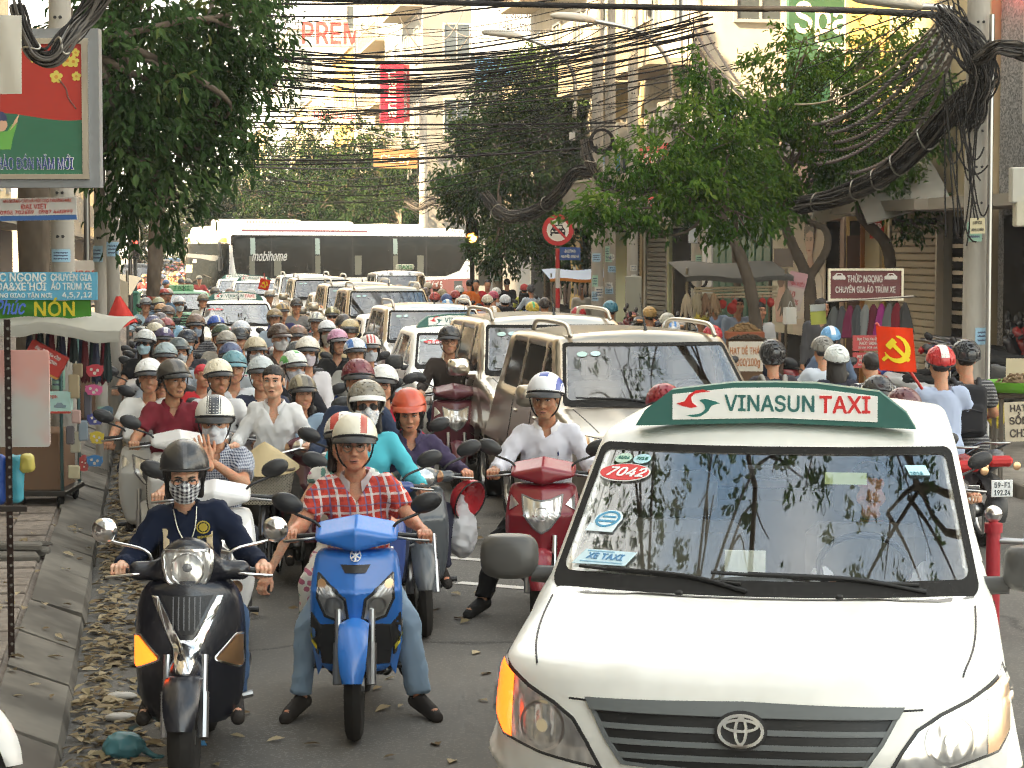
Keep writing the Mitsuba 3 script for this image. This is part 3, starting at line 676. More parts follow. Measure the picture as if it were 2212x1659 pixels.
        def f(p):
            x,y,z=np.abs(p[...,0]),p[...,1],p[...,2]
            keel=(.52 if nv or sc else .46)+.10*(z-.6)*(z<.74)-.55*x**1.15-.55*np.maximum(z-.74,0)
            w=wd*np.clip(1.05-2.0*(z-.66)**2-(.5 if nv else .35)*np.maximum(.45-z,0),.2,1.1)
            return smax(smax((y-keel)*.8,(keel-.16-y)*.8,.03),smax(x-w,np.abs(z-.62)-.31,.05),.05)
        add('leg_shield',solid(f,(-.32,0,.25),(.32,.75,1.0),h),'paint',True)
        c=np.array([0,.36,1.0])
        def n(p):
            x=np.abs(p[...,0]);a=smin(d_ell(p,c,(.155,.13,.075)),d_cone(p,(-.22,.28,.99),(.22,.28,.99),.036,.036),.06)
            a=smin(a,d_cone(p,(0,.34,.85),(0,.32,.99),.055,.06),.05)
            return a
        if nv or sc:
            n0=n
            def n(p):
                x,y,z=np.abs(p[...,0]),p[...,1],p[...,2]
                peak=1.085-.30*x-.25*np.clip(y-.30,-.2,.3)
                b=smax(smax(z-peak,.93+.22*x-z,.02),smax(x-.215,np.abs(y-.33+.30*x)-.12-.0*z,.03),.03)
                return smin(b,d_cone(p,(0,.32,.82),(0,.30,.98),.05,.06),.04)
        add('headlamp_cowl',solid(n,(-.32,.05,.78),(.32,.58,1.18),h*.75),'paint',True)
        if nv:
            for s in(-1,1):
                P=sg.Polygon([(s*.035,.60),(s*.05,.70),(s*.12,.755),(s*.185,.815),(s*.19,.70),(s*.15,.61),(s*.07,.585)])
                add('headlamp',decal(f,P,FB,1.6,.02,.007),'reflector',True)
                add('headlamp__rim',decal(f,P.buffer(.006).difference(P.buffer(-.006)),FB,1.6,.02,.010,.006),'dark',True)
                add('headlamp__turn_signal',decal(f,sg.Point(s*.168,.765).buffer(.024).intersection(P),FB,1.6,.012,.011),'signal',True)
                add('headlamp__bowl',decal(f,sg.Point(s*.105,.665).buffer(.045).difference(sg.Point(s*.105,.665).buffer(.038)).intersection(P),FB,1.6,.012,.012),'chrome',True)
                add('headlamp__lens',decal(f,P,FB,1.6,.02,.022),'lens',True)
                Q=sg.Polygon([(s*.17,.55),(s*.225,.62),(s*.235,.44),(s*.19,.40)])
                add('side_panel',decal(f,Q,FB,1.6,.03,.006,.006),'dark',True)
                k=decal(f,sg.Polygon([(s*.19,.455),(s*.226,.50),(s*.226,.475),(s*.19,.43)]),FB,1.6,.02,.013)
                add('side_panel__stripe',k,'yellow',True)
                add('blade',hull([(s*.10,.47,.50),(s*.22,.36,.62),(s*.235,.30,.45),(s*.20,.32,.28),(s*.19,.34,.30),(s*.21,.30,.60),(s*.17,.40,.40)]),'paint')
            add('air_scoop',decal(f,[(-.075,.865),(.075,.865),(.05,.825),(-.05,.825)],FB,1.6,.02,.006),'dark',True)
            add('chin',decal(f,[(-.20,.56),(-.06,.575),(0,.585),(.06,.575),(.20,.56),(.17,.36),(-.17,.36)],FB,1.6,.03,.005,.004),'dark',True)
            o=sg.Point(0,0).buffer(.026);em=o.difference(sg.Point(0,0).buffer(.022))
            for a in range(3):em=em.union(sa.rotate(sg.box(-.0028,-.024,.0028,.024),a*60,origin=(0,0)))
            add('emblem',decal(f,sa.translate(em,0,.905),FB,1.6,.008,.012,.004),'white')
        elif sc:
            P=sg.Polygon([(-.13,.86),(-.05,.83),(0,.825),(.05,.83),(.13,.86),(.115,.74),(.05,.655),(0,.625),(-.05,.655),(-.115,.74)])
            add('headlamp',decal(f,P,FB,1.6,.02,.006),'reflector',True);add('headlamp__rim',decal(f,P.buffer(.006).difference(P.buffer(-.004)),FB,1.6,.02,.01,.006),'grey',True)
            add('headlamp__bowl',decal(f,sg.Point(0,.745).buffer(.044).difference(sg.Point(0,.745).buffer(.036)),FB,1.6,.012,.012,.004),'chrome',True)
            add('headlamp__lens',decal(f,P,FB,1.6,.02,.02),'lens',True)
            for s in(-1,1):add('turn_signal',decal(f,sg.Polygon([(s*.15,.80),(s*.205,.86),(s*.215,.76)]),FB,1.6,.02,.008),'reflector',True)
        else:
            P=sa.translate(sa.scale(sg.Point(0,0).buffer(1,20),.105,.062),0,1.0)
            add('headlamp',decal(n,P,FB,1.6,.02,.006),'reflector',True);add('headlamp__lens',decal(n,P,FB,1.6,.02,.014),'lens',True)
            for s in(-1,1):add('turn_signal',decal(n,sa.translate(sa.scale(sg.Point(0,0).buffer(1),.026,.034),s*.15,.995),FB,1.6,.02,.006),'signal',True)
        controls(add,.27,.99,.345);mirror_pair(add,.24,'dark','dark',.36,1.16)
        add('front_mudguard',arc_shell(.62,R,R+.05,.075,.2,2.6),'paint',True)
        if sc or nv:add('floorboard',rbox((0,.05,.30),(.30,.5,.06),.02),'dark')
        def bf(p):
            x,y,z=np.abs(p[...,0]),p[...,1],p[...,2]
            a=smin(d_cone(p,(0,-.15,.58),(0,-.85,.76),.14,.075),d_cone(p,(0,-.05,.46),(0,-.45,.52),.11,.12),.1)
            return smin(a,d_cone(p,(0,.3,.62),(0,-.12,.42),.07,.11),.08)
        add('body',solid(bf,(-.3,-1.05,.22),(.3,.5,.95),h*1.7),'paint',True)
        add('seat',solid(lambda p:smax(d_cone(p,(0,-.02,.675),(0,-.62,.73),.125,.115),np.abs(p[...,2]-.715-(p[...,1]<-.35)*.03)-.05,.03),(-.2,-.85,.56),(.2,.25,.95),h*1.6),'seat',True)
        add('engine',join([rbox((0,-.05,.32),(.20,.34,.16),.03),rbox((.0,.12,.36),(.14,.14,.12),.02)]),'metal')
        add('foot_peg',join([tube([(-.26,0,.27),(.26,0,.27)],.018,8)]),'dark')
    add('exhaust',tube([(-.14,.0,.24),(-.16,-.3,.26),(-.16,-.85,.34)],[.03,.06,.065],12),'metal',True)
    add('rear_mudguard',arc_shell(-.60,R,R+.06,.09,.9,3.3),'dark',True)
    add('tail_lamp',rbox((0,-.92,.74),(.22,.08,.09),.03),'red')
    add('tail_lamp__turn_signal',join([lens_disc((s*.14,-.94,.70),(0,-1,0),.035)for s in(-1,1)]),'signal')
    add('number_plate',rbox((0,-.965,.52),(.19,.008,.14),.003),'plate')
    add('rear_rack',join([tube(catmull([(-.12,-.55,.80),(-.13,-.8,.88),(-.06,-.93,.89),(.06,-.93,.89),(.13,-.8,.88),(.12,-.55,.80)],5),.011,6)]),'metal',True)
    return K
def bike_mats(paint,**kw):
    m=dict(paint=M('gloss',paint),dark=M('plastic',(.025,.025,.027)),rubber=M('rubber',(.024,.022,.020)),metal=M('metal',(.42,.42,.42)),fork=M('metal',(.55,.56,.58)),chrome=M('chrome',(.8,.8,.8)),lens=LENS,reflector='m_reflector',
             signal=M('metal',(.80,.50,.28)),signal_lit=M('plastic',(.75,.38,.16)),seat=M('rubber',(.02,.02,.02)),red=M('plastic',(.45,.02,.02)),plate=M('plastic',(.72,.72,.70)),grey=M('plastic',(.16,.16,.17)),blue=M('plastic',(.06,.25,.5)),
             white=M('plastic',(.78,.78,.78)),yellow=M('plastic',(.6,.5,.03)))
    m.update(kw);return m
_bikes={}
def place_bike(style,label,x,y,yaw,paint,group=None,tilt=0,key_name='motorbike',lod=.02,**over):
    """yaw 0 points the bike at the eye (along -y)"""
    if(style,lod)not in _bikes:_bikes[style,lod]=bike_kit(style,lod)
    A=mat4((x,y,over.pop('z',0)),PI+yaw)@mat4((0,0,0),0,0,tilt)
    key=thing(key_name,label,'bicycle' if key_name=='bicycle' else 'motor scooter' if style in('vespa','nouvo','scooter')else 'motorbike',group)
    place_kit(key,_bikes[style,lod],A,bike_mats(paint,**over))
    return key,A
# ------------------------------------------------------------------ people. Local frame of a rider: x to the viewer's left when he faces the eye, y forward, z up, on the ground under the saddle
def head_sdf(p,fem=0.0,old=0.0,child=0.0):
    x=p[...,0];q=p.copy();q[...,0]=np.abs(x)
    d=d_ell(q,(0,-.015,.030),(.077,.096,.086))
    d=smin(d,d_ell(q,(0,.025,-.030),(.064-.003*fem,.066,.083)),.03)
    d=smin(d,d_sph(q,(0,.062,-.094),.024-.003*fem),.025);d=smin(d,d_cone(q,(.050,.0,-.070),(.018,.060,-.095),.022,.020),.03)
    d=smin(d,d_sph(q,(.038,.055,-.030),.029),.025)
    d=smin(d,d_cone(q,(.012,.083,.034),(.046,.070,.032),.012,.012),.014)
    d=smax(d,-d_sph(q,(.032,.106,.010),.017),.014)
    d=smin(d,d_cone(q,(0,.088,.018),(0,.112-.004*fem,-.026),.007,.013-.002*fem),.012)
    d=smin(d,d_sph(q,(.014,.100,-.031),.0095),.008)
    d=smin(d,d_ell(q,(0,.090,-.0615),(.026,.011,.0065)),.006);d=smin(d,d_ell(q,(0,.089,-.0715),(.022,.012,.0075)),.006)
    d=smin(d,d_ell(q,(.079,-.012,-.006),(.010,.020,.032)),.008)
    return smin(d,d_cone(q,(0,-.022,-.095),(0,-.040,-.215),.053-.007*fem,.060-.008*fem),.03)
def bend(pts,r):
    return[d_ for d_ in zip(pts[:-1],pts[1:],r[:-1],r[1:])]
def chain_sdf(chains,k=.006):
    def f(p):
        d=None
        for a,b,ra,rb in chains:
            e=d_cone(p,a,b,ra,rb);d=e if d is None else smin(d,e,k)
        return d
    return f
def hand_mesh(kind,side,h):
    """grip: closed round a bar along x at the origin; flat: reaching out along +y, palm down; wrist behind"""
    ch=[((-.030,-.012,.022),(-.024,-.070,.020),.016,.018),((.0,-.012,.024),(0,-.075,.020),.017,.020),((.030,-.012,.021),(.022,-.070,.018),.015,.017),((0,-.07,.02),(0,-.12,.022),.024,.027)]
    L=(.88,.98,1.0,.90)
    for i,x in enumerate((-.033,-.011,.011,.033)):
        l=L[i if side>0 else 3-i];r=.0098 if 0<i<3 else .009
        if kind=='grip':P=[(x,-.004,.028),(x*.98,.030*l,.020),(x*.95,.034*l,-.010),(x*.92,.010,-.025)]
        elif kind=='flat':P=[(x,-.008,.022),(x*1.12,.032*l,.021),(x*1.25,.060*l,.014),(x*1.3,.080*l,.004)]
        else:P=[(x,-.008,.022),(x*1.05,.030*l,.012),(x*1.0,.045*l,-.014),(x*.95,.035*l,-.034)]
        ch+=[(a,b,r*(1-.08*j),r*(.95-.08*j))for j,(a,b)in enumerate(zip(P[:-1],P[1:]))]
    sx=-side
    P=[(sx*.024,-.060,.012),(sx*.046,-.030,-.002),(sx*.040,.002,-.018),(sx*.026,.022,-.024)]if kind=='grip' else[(sx*.024,-.060,.014),(sx*.050,-.030,.006),(sx*.062,-.002,.0),(sx*.066,.020,-.004)]
    ch+=[(a,b,.0125-.0015*j,.0115-.0015*j)for j,(a,b)in enumerate(zip(P[:-1],P[1:]))]
    return solid(chain_sdf(ch),(-.09,-.16,-.06),(.09,.11,.06),h)
_c={}
def cached(key,fn):
    if key not in _c:_c[key]=fn()
    return _c[key]
def head_mesh(fem,h):
    return cached(('head',fem,h),lambda:solid(lambda p:head_sdf(p,fem),(-.11,-.13,-.20),(.11,.14,.13),h))
def helmet_parts(kind,h):
    """the helmet in the head's frame: list of (name, mesh, slot, smooth)"""
    out=[]
    c,r=np.array([0,-.012,.026]),np.array([.122,.146,.130])
    if kind=='full':r=np.array([.130,.152,.138])
    def rim(y,x=0):
        return(-.085+.0*y)if kind=='full' else(.016+.24*y if kind!='long' else-.03+.35*y)
    def f(p):
        d=np.maximum(np.maximum(d_ell(p,c,r),-d_ell(p,c,r-.014)),(rim(p[...,1])-p[...,2])*.95)
        if kind in('full','long'):
            op=np.maximum(np.maximum(.03-p[...,1]-.25*(p[...,2]+.05),p[...,2]-.052),np.abs(p[...,0])-.15);d=np.maximum(d,-op)
        return d
    out.append(('',solid(f,c-r-.03,c+r+.03,h),'helmet',50))
    g=np.linspace(0,2*PI,41);R_=[]
    for a in g:
        y=c[1]+r[1]*np.cos(a);z=max(rim(y),c[2]-r[2]*.85);k=math.sqrt(max(1-((z-c[2])/r[2])**2,.1));R_.append((r[0]*k*np.sin(a),c[1]+r[1]*k*np.cos(a),z))
    if kind=='half':out.append(('rim',tube(R_,.0055,6),'trim',True))
    if kind in('half','full','long','cap'):
        zf=.052 if kind in('full','long')else .030
        def pk(u,v):
            a=(u-.5)*2*1.08;k=math.sqrt(1-((zf-c[2])/r[2])**2);e=(.052 if kind!='cap' else .075)*v*np.clip(np.cos(a*1.15),0,1)**.6
            return np.stack([(r[0]*k+e*.5)*np.sin(a),c[1]+(r[1]*k+e)*np.cos(a),zf+.012-.010*v-.020*(np.sin(a))**2-.022*v**2],-1)
        out.append(('peak',shell(sheet(pk,14,4),.005),'peak',True))
    if kind!='cap':
        for s in(-1,1):
            out.append(('strap',tube(catmull([(s*.108,.02,rim(.02)+.01),(s*.092,.025,-.060),(s*.064,.038,-.115),(s*.022,.056,-.141),(0,.058,-.143)],4),.0052,5),'strap',True))
    return out
def stripe_mesh(x0,x1,a0=.25,a1=2.9):
    c,r=np.array([0,-.012,.026]),np.array([.1225,.1468,.1308])
    def fn(u,v):
        x=x0+(x1-x0)*v;a=a0+(a1-a0)*u;k=np.sqrt(1-(x/r[0])**2)
        return np.stack([x,c[1]+r[1]*k*np.cos(a),c[2]+r[2]*k*np.sin(a)],-1)
    return sheet(fn,18,3)
def eyes_parts():
    o=[]
    for s in(-1,1):
        o.append(('eye',join([ell((s*.0325,.080,.0105),(.0150,.0115,.0068),8)]),'white'))
        o.append(('eye__iris',ell((s*.0325,.0885,.0103),(.0058,.0038,.0060),6),'iris'))
        o.append(('eyelid',tube(catmull([(s*.017,.0885,.010),(s*.0245,.0945,.0172),(s*.034,.0945,.0185),(s*.048,.0835,.0125)],4),[.0024]*13,5),'iris'))
        o.append(('eyebrow',tube(catmull([(s*.015,.0985,.0300),(s*.032,.0975,.0360),(s*.050,.0830,.0310)],4),np.array([.0032,.0042,.0044,.0046,.0046,.0044,.0038,.003,.002]),5),'hair'))
    o.append(('mouth',join([ell((0,.0935,-.0618),(.0235,.0095,.0050),6),ell((0,.0930,-.0712),(.0195,.0100,.0060),6)]),'lip'))
    o.append(('mouth__line',tube([(-.022,.0965,-.0665),(0,.1035,-.0662),(.022,.0965,-.0665)],.0016,4),'iris'))
    return o
def hair_mesh(kind,h):
    def f(p):
        q=p.copy();q[...,0]=np.abs(q[...,0]);y,z=q[...,1],q[...,2]
        d=d_ell(q,(0,-.020,.034),(.087,.104,.094))
        face=np.maximum(np.maximum(.030-y-.35*(z-.05),z-.060+.20*q[...,0]),-.5)
        d=smax(d,-face,.012);d=np.maximum(d,-.075-z if kind!='short' else np.maximum(-.082-z,-1))
        d=smax(d,-d_ell(q,(.085,.0,-.012),(.02,.03,.045)),.008)
        if kind=='long':
            b=d_ell(q,(0,-.060,-.13),(.088,.052,.20));b=smax(b,-.30-z,.03);s=d_cone(q,(.070,-.01,.02),(.082,-.01,-.16),.026,.022);d=smin(smin(d,b,.03),s,.02)
        if kind=='bob':
            s=d_cone(q,(.074,-.0,.03),(.076,.006,-.10),.024,.020);d=smin(smin(d,s,.02),d_ell(q,(0,-.055,-.06),(.085,.05,.10)),.02)
        if kind=='bun':d=smin(d,d_sph(q,(0,-.135,.02),.035),.01)
        return d+.0022*np.sin(p[...,0]*190+30*z)*np.sin(p[...,1]*60)
    return solid(f,(-.13,-.19,-.34),(.13,.11,.15),h)
def mask_mesh(h,big=False):
    def f(p):
        a=head_sdf(p)-(.0085+.006*np.exp(-(p[...,0]/.03)**2))
        lo=-.19 if big else-.112
        reg=np.maximum(np.maximum(np.abs(p[...,0])-.079,(.016 if not big else-.02)-p[...,1]+.35*np.abs(p[...,2]+.05)),np.maximum(lo-p[...,2],p[...,2]+.012-.03*np.exp(-(p[...,0]/.022)**2)))
        return smax(a,reg,.008)
    return solid(f,(-.11,-.03,-.21),(.11,.15,.05),h)
def glasses(dark):
    o=[]
    for s in(-1,1):
        if dark:o.append(sheet(lambda u,v:np.stack([s*(.034+.026*(u*2-1)),.104-.010*(u*2-1)**2*(1)-.006*(u>.5),.012+.020*(v*2-1)*(1-.25*(2*u-1)**2)],-1),6,4))
        else:o.append(mv(xf(torus(.0225,.0026,22,5),rot([1,0,0],PI/2)),(s*.034,.1055,.008)))
        o.append(tube([(s*.057,.098,.014),(s*.078,.06,.014),(s*.082,-.01,.010)],.0018 if not dark else .003,5))
    o.append(tube([(-.013,.108,.012),(0,.111,.015),(.013,.108,.012)],.0018,5))
    return join(o)
def tframe(P,lean,twist=0,roll=0):
    """torso frame: origin at the pelvis, leaning forward by lean"""
    R=rot([0,0,1],twist)@rot([0,1,0],roll)@rot([1,0,0],-lean);return R,np.asarray(P,float)
def trunk(sp):
    """skin, shirt and trousers of one pose as meshes, and the head's matrix"""
    s,fem,fat=sp.get('s',1.0),sp.get('fem',0),sp.get('fat',0.0)
    R,P=tframe(sp['pelvis'],sp.get('lean',.1),sp.get('twist',0),sp.get('roll',0))
    W=lambda v:P+R@(np.asarray(v,float)*s)
    sh=[W((k*(.172-.014*fem),-.012,.450))for k in(-1,1)];hp=[W((k*.092,.0,-.01))for k in(-1,1)]
    wr=[np.asarray(w,float)for w in sp['wrists']];an=[np.asarray(a,float)for a in sp['ankles']]
    poles=sp.get('poles',[(-.42,-.55,-.8),(.42,-.55,-.8)]);kp=sp.get('kpoles',[(-.35,1,.5),(.35,1,.5)])
    el=[limb(sh[i],wr[i],.275*s,.25*s,poles[i])for i in(0,1)];kn=[limb(hp[i],an[i],.41*s,.41*s,kp[i])for i in(0,1)]
    toes=sp.get('toes',[an[i]+np.array([(i*2-1)*.02,.15,-.055])for i in(0,1)])
    h=sp['h']
    def tor(p,g=0.0,loose=0.0):
        q=(p-P)@R/s
        d=d_ell(q,(0,-.01,.0),np.array([.165+.02*fat,.125+.02*fat,.13])+g+loose)
        d=smin(d,d_ell(q,(0,.008+.02*fat,.17),np.array([.142+.03*fat-.012*fem,.105+.04*fat,.17])+g+loose),.05)
        d=smin(d,d_ell(q,(0,.0,.335),np.array([.158-.014*fem+.01*fat,.108,.165])+g+loose*.6),.05)
        if fem:
            q2=q.copy();q2[...,0]=np.abs(q2[...,0]);d=smin(d,d_sph(q2,(.070,.068,.325),.060+g),.045)
        d=smin(d,d_cone(q,(-.150+.012*fem,-.014,.450),(.150-.012*fem,-.014,.450),.056+g,.056+g),.05)
        return smin(d,d_cone(q,(0,-.022,.42),(0,-.022,.535),.085+g,.050+g),.04)*s
    def along(p,a,b):return((p-a)@(b-a))/((b-a)@(b-a))
    slv=sp.get('sleeve',1.0)
    def skin(p):
        d=smin(tor(p,-.022),d_cone(p,W((0,-.022,.47)),W((0,-.015,.60)),.052*s,.048*s),.02)
        for i in(0,1):
            d=smin(d,smin(d_cone(p,sh[i],el[i],(.034 if slv>.6 else .045)*s,(.030 if slv>.6 else .040)*s),d_cone(p,el[i],wr[i],(.030 if slv>.6 else .040)*s,.026*s),.02),.03)
            d=smin(d,smin(d_cone(p,hp[i],kn[i],.075*s,.052*s),d_cone(p,kn[i],an[i],.052*s,.034*s),.02),.03)
            d=smin(d,d_cone(p,an[i]-(0,.02,.03),np.asarray(toes[i]),.036*s,.030*s),.02)
        return d
    vneck=sp.get('vneck',.09);hem=sp.get('hem',-.10);nk=sp.get('neck',.070)
    def shirt(p):
        q=(p-P)@R/s;d=tor(p,.006,sp.get('loose',.016))
        for i in(0,1):
            ua=d_cone(p,sh[i],el[i],(.066+.01*(slv<.6))*s,(.056+.012*(slv<.6))*s)
            if slv<.6:
                ua=np.maximum(ua,(along(p,sh[i],el[i])-slv*1.55)*.275*s);d=smin(d,ua,.035)
            else:
                fa=np.maximum(d_cone(p,el[i],wr[i],.054*s,.040*s),(along(p,el[i],wr[i])-.95)*.25*s)
                d=smin(d,smin(ua,fa,.03),.035)
        d=np.maximum(d,-d_cone(q,(0,-.018,.49),(0,.012,.70),nk,nk*1.25)*s)
        if vneck:d=np.maximum(d,-np.maximum(np.maximum(np.abs(q[...,0])-(q[...,2]-.50+vneck)*.55,.50-vneck-q[...,2]),-q[...,1])*s)
        return np.maximum(d,(hem-q[...,2])*s)
    tl=sp.get('trouser',.96)
    def trou(p):
        q=(p-P)@R/s;d=np.maximum(tor(p,.0,.008),(q[...,2]-.06)*s)
        for i in(0,1):
            d=smin(d,d_cone(p,hp[i],kn[i],.098*s,.072*s),.03)
            d=smin(d,np.maximum(d_cone(p,kn[i],an[i],.072*s,.064*s),(along(p,kn[i],an[i])-tl)*.41*s),.03)
        return d
    pts=np.array(sh+hp+wr+an+el+kn+[W((0,0,.62)),W((0,-.14,-.1))]);lo,hi=pts.min(0)-.2,pts.max(0)+.2
    amp=sp.get('fold',.009)
    def folds(m,k,f=13.0,seed=0):
        v,t=m;tm=trimesh.Trimesh(v,t,process=False);n=np.array(tm.vertex_normals)
        e=meshkit.fbm(v*[f*1.2,f*.9,f*.42]+seed*7.3,3,seed)-.5;e2=np.abs(meshkit.fbm(v*[f*.9,f*.8,f*.7]+np.stack([v[:,2]*f*.6,v[:,2]*0,v[:,0]*f*.3],1)+3+seed,2,seed+3)-.5)
        return v+n*(k*(e*1.7-e2*2.2+.25))[:,None],t
    seed=sp.get('seed',0)
    sk=solid(skin,lo,hi,h*1.25)
    shm=folds(solid(shirt,lo,hi,h),amp,14,seed);trm=folds(solid(trou,lo,hi,h*1.25),amp*.9,11,seed+5)
    hm=np.eye(4);hs=s*sp.get('hs',1.0)
    hR=rot([0,0,1],sp.get('yaw',0)+sp.get('twist',0))@rot([1,0,0],-sp.get('nod',0.05))@rot([0,1,0],sp.get('tilt',0))
    hm[:3,:3]=hR*hs;hm[:3,3]=W((0,-.005,.565))+hR@np.array([0,.022,.125])*hs
    hands=[]
    for i in(0,1):
        k=sp.get('hands',('grip','grip'))[i]
        if k is None:continue
        H=np.eye(4);o=sp.get('hmat',[None,None])[i]
        if o is None:
            d=wr[i]-el[i];d=d/np.linalg.norm(d)
            if k=='grip':
                fw=np.array([d[0]*.25,max(d[1],.3),d[2]*.55]);fw/=np.linalg.norm(fw)
            else:fw=d
            ux=np.cross(fw,[0,0,1.0]);ux/=np.linalg.norm(ux);uz=np.cross(ux,fw)
            H[:3,:3]=np.stack([ux,fw,uz],1)*s;H[:3,3]=wr[i]-H[:3,:3]@np.array([0,-.095,.020])
        else:H=o
        hands.append(xf(cached(('hand',k,i*2-1,sp['hh']),lambda:hand_mesh(k,i*2-1,sp['hh'])),H))
    body=join([sk]+[xf(head_mesh(fem,sp['hd']),hm)]+hands)
    shoes=[]
    for i in(0,1):
        a,t=np.asarray(an[i]),np.asarray(toes[i]);d=t-a;d=d/np.linalg.norm(d)
        ux=np.cross(d,[0,0,1.0]);ux/=np.linalg.norm(ux);uz=np.cross(ux,d)
        sole=lambda p:smin(d_cone(p,a+d*-.045-uz*.045,t+d*.03-uz*.012,.040*s,.036*s),d_cone(p,a+d*.02-uz*.01,t-d*.02,.040*s,.032*s),.02)
        shoes.append(solid(sole,np.minimum(a,t)-.13,np.maximum(a,t)+.13,h*.9))
    return dict(body=body,shirt=shm,trousers=trm,shoes=shoes,head=hm,W=W,R=R*s,P=P,sh=sh,el=el,wr=wr,kn=kn,an=an)
def _skin(c):
    return lambda p,n,uv:mikit.mix(c,(c[0]*1.12,c[1]*.86,c[2]*.82),mikit.smoothstep(.35,.75,mikit.fbm(p.x*38,p.y*38,p.z*38,3)))*(.88+.24*mikit.noise(p.x*160,p.y*160,p.z*160))
SKINC={'mid':(.46,.25,.15),'light':(.56,.34,.225),'tan':(.36,.19,.105),'red':(.48,.235,.14)}
for k_,c_ in SKINC.items():proc_mat('skin_'+k_,_skin(c_),.48,specular=.4)
def rider_pose(**kw):
    sp=dict(pelvis=(0,-.24,.82),lean=.10,wrists=[(-.335,.150,1.00),(.335,.150,1.00)],ankles=[(-.15,.20,.37),(.15,.20,.37)],h=.034,hh=.011,hd=.012)
    sp.update(kw);return sp
def passenger_pose(**kw):
    sp=dict(pelvis=(0,-.62,.90),lean=.06,wrists=[(-.20,-.30,.93),(.20,-.30,.93)],ankles=[(-.20,-.30,.34),(.20,-.30,.34)],hands=('flat','flat'),h=.036,hh=.012,hd=.012)
    sp.update(kw);return sp
def stand_pose(**kw):
    sp=dict(pelvis=(0,0,.90),lean=.02,wrists=[(-.25,.03,.83),(.25,.03,.83)],ankles=[(-.11,0,.09),(.11,0,.09)],hands=('curl','curl'),poles=[(-.5,-1,0),(.5,-1,0)],h=.036,hh=.012,hd=.012)
    sp.update(kw);return sp
BLACK=(.012,.011,.011)
def wear(key,hm,A,o):
    """what the head carries: helmet, mask, glasses, hair; o is the person's description"""
    HM=A@hm;lod=o.get('lod',1);hh=.008 if lod==0 else .013
    hel=o.get('helmet')
    hair_c=M('hair',o.get('hairc',(.016,.013,.012)))
    hk=o.get('hair','short' if not hel or o.get('away')else None)
    if hk:
        d=cached(('hair',hk,hh),lambda:mikit.ply(tri(hair_mesh(hk,hh)),None,smooth=True));part(key,'hair',d,hair_c,to_world=T4(HM.tolist()))
    if lod<2 and not o.get('away'):
        sl={'white':M('skin',(.62,.58,.54)),'iris':M('hair',(.018,.012,.010)),'hair':hair_c,'lip':M('skin',o.get('lip',(.42,.17,.13)))}
        eyes=cached('eyes',lambda:[(n,mikit.ply(tri(m),None,smooth=True),s)for n,m,s in eyes_parts()])
        use=[e for e in eyes if not(o.get('mask')and e[0].startswith('mouth'))]
        if o.get('sun'):use=[e for e in use if not e[0].startswith('eye')or e[0]=='eyebrow']
        if lod==1:use=[e for e in use if e[0]in('eyelid','eyebrow','mouth')]
        place_kit(key,use,HM,sl)
    if hel:
        kind,col=hel[0],hel[1];trim=M('plastic',hel[2]if len(hel)>2 and hel[2]else(.03,.03,.032))
        HS=HM@mat4((0,-.006,.022),0,.09+o.get('hpitch',0))@np.diag([o.get('hsx',1.0)]*3+[1.0])
        ks=cached(('helmet',kind,hh),lambda:[(n,mikit.ply(tri(m),None,smooth=s),sl)for n,m,sl,s in helmet_parts(kind,hh)])
        hc=col if isinstance(col,str)and col.startswith('m_')else M('gloss',col)
        hkey=None
        for n,d,sl in ks:
            mt={'helmet':hc,'trim':trim,'peak':M('gloss',o['peak'])if o.get('peak')else trim,'strap':M('cloth',(.02,.02,.02))}[sl]
            if sl=='peak' and o.get('nopeak'):continue
            if sl=='strap' and(lod==2 or o.get('away')):continue
            if n=='':hkey=part(key,'helmet',d,mt,to_world=T4(HS.tolist()),label=o.get('hlabel'))
            else:part(hkey,n,d,mt,to_world=T4(HS.tolist()))
        for x0,x1,cc,*aa in o.get('stripes',[]):
            part(hkey,'stripe',xf(stripe_mesh(x0,x1,*aa),HS),M('gloss',cc),True)
        if o.get('shield'):
            v=cached('shield',lambda:mikit.ply(tri(shell(sheet(lambda u,v:np.stack([.132*np.sin((u-.5)*2.5),-.012+.160*np.cos((u-.5)*2.5),.06-.085*v],-1),14,4),.003)),None,smooth=True))
            part(hkey,'visor',v,M('gloss',o['shield']),to_world=T4(HS.tolist()))
        if o.get('htext'):
            part(hkey,'lettering',text(o['htext'],.022,HS@np.array([[1,0,0,0],[0,0,0,0],[0,0,0,0],[0,0,0,1.0]])if False else HS@frame((0,.118*(-1 if o.get('away')else 1),.092),((-1 if not o.get('away')else 1),0,0),(0,-.5*(1 if not o.get('away')else-1),.87))),M('plastic',o.get('htextc',(.1,.1,.12))))
    if o.get('mask'):
        big=bool(o.get('scarf'));d=cached(('mask',big,hh),lambda:mikit.ply(tri(mask_mesh(hh,big)),None,smooth=True)if hh>.01 else None)
        mt=o['mask']if isinstance(o['mask'],str)and o['mask']in scene else M('cloth',o['mask'])
        if d is None or mt.startswith('pat_'):
            v,t=cached(('maskm',big,hh),lambda:mask_mesh(hh,big));wv=v@HM[:3,:3].T+HM[:3,3]
            part(key,'face_mask',(wv,t),mt,True,uv=v[:,[0,2]])
        else:part(key,'face_mask',d,mt,to_world=T4(HM.tolist()))
        if lod==0:part(key,'face_mask__strap',xf(join([tube([(s*.068,.045,-.03),(s*.080,-.01,.0)],.0015,4)for s in(-1,1)]),HM),M('cloth',(.7,.7,.7)))
    if o.get('glasses')or o.get('sun'):
        dk=bool(o.get('sun'));d=cached(('glasses',dk),lambda:mikit.ply(tri(glasses(dk)),None,smooth=False));part(key,'sunglasses' if dk else 'glasses',d,M('plastic',(.02,.015,.015)if not o.get('glassc')else o['glassc']),to_world=T4(HM.tolist()))
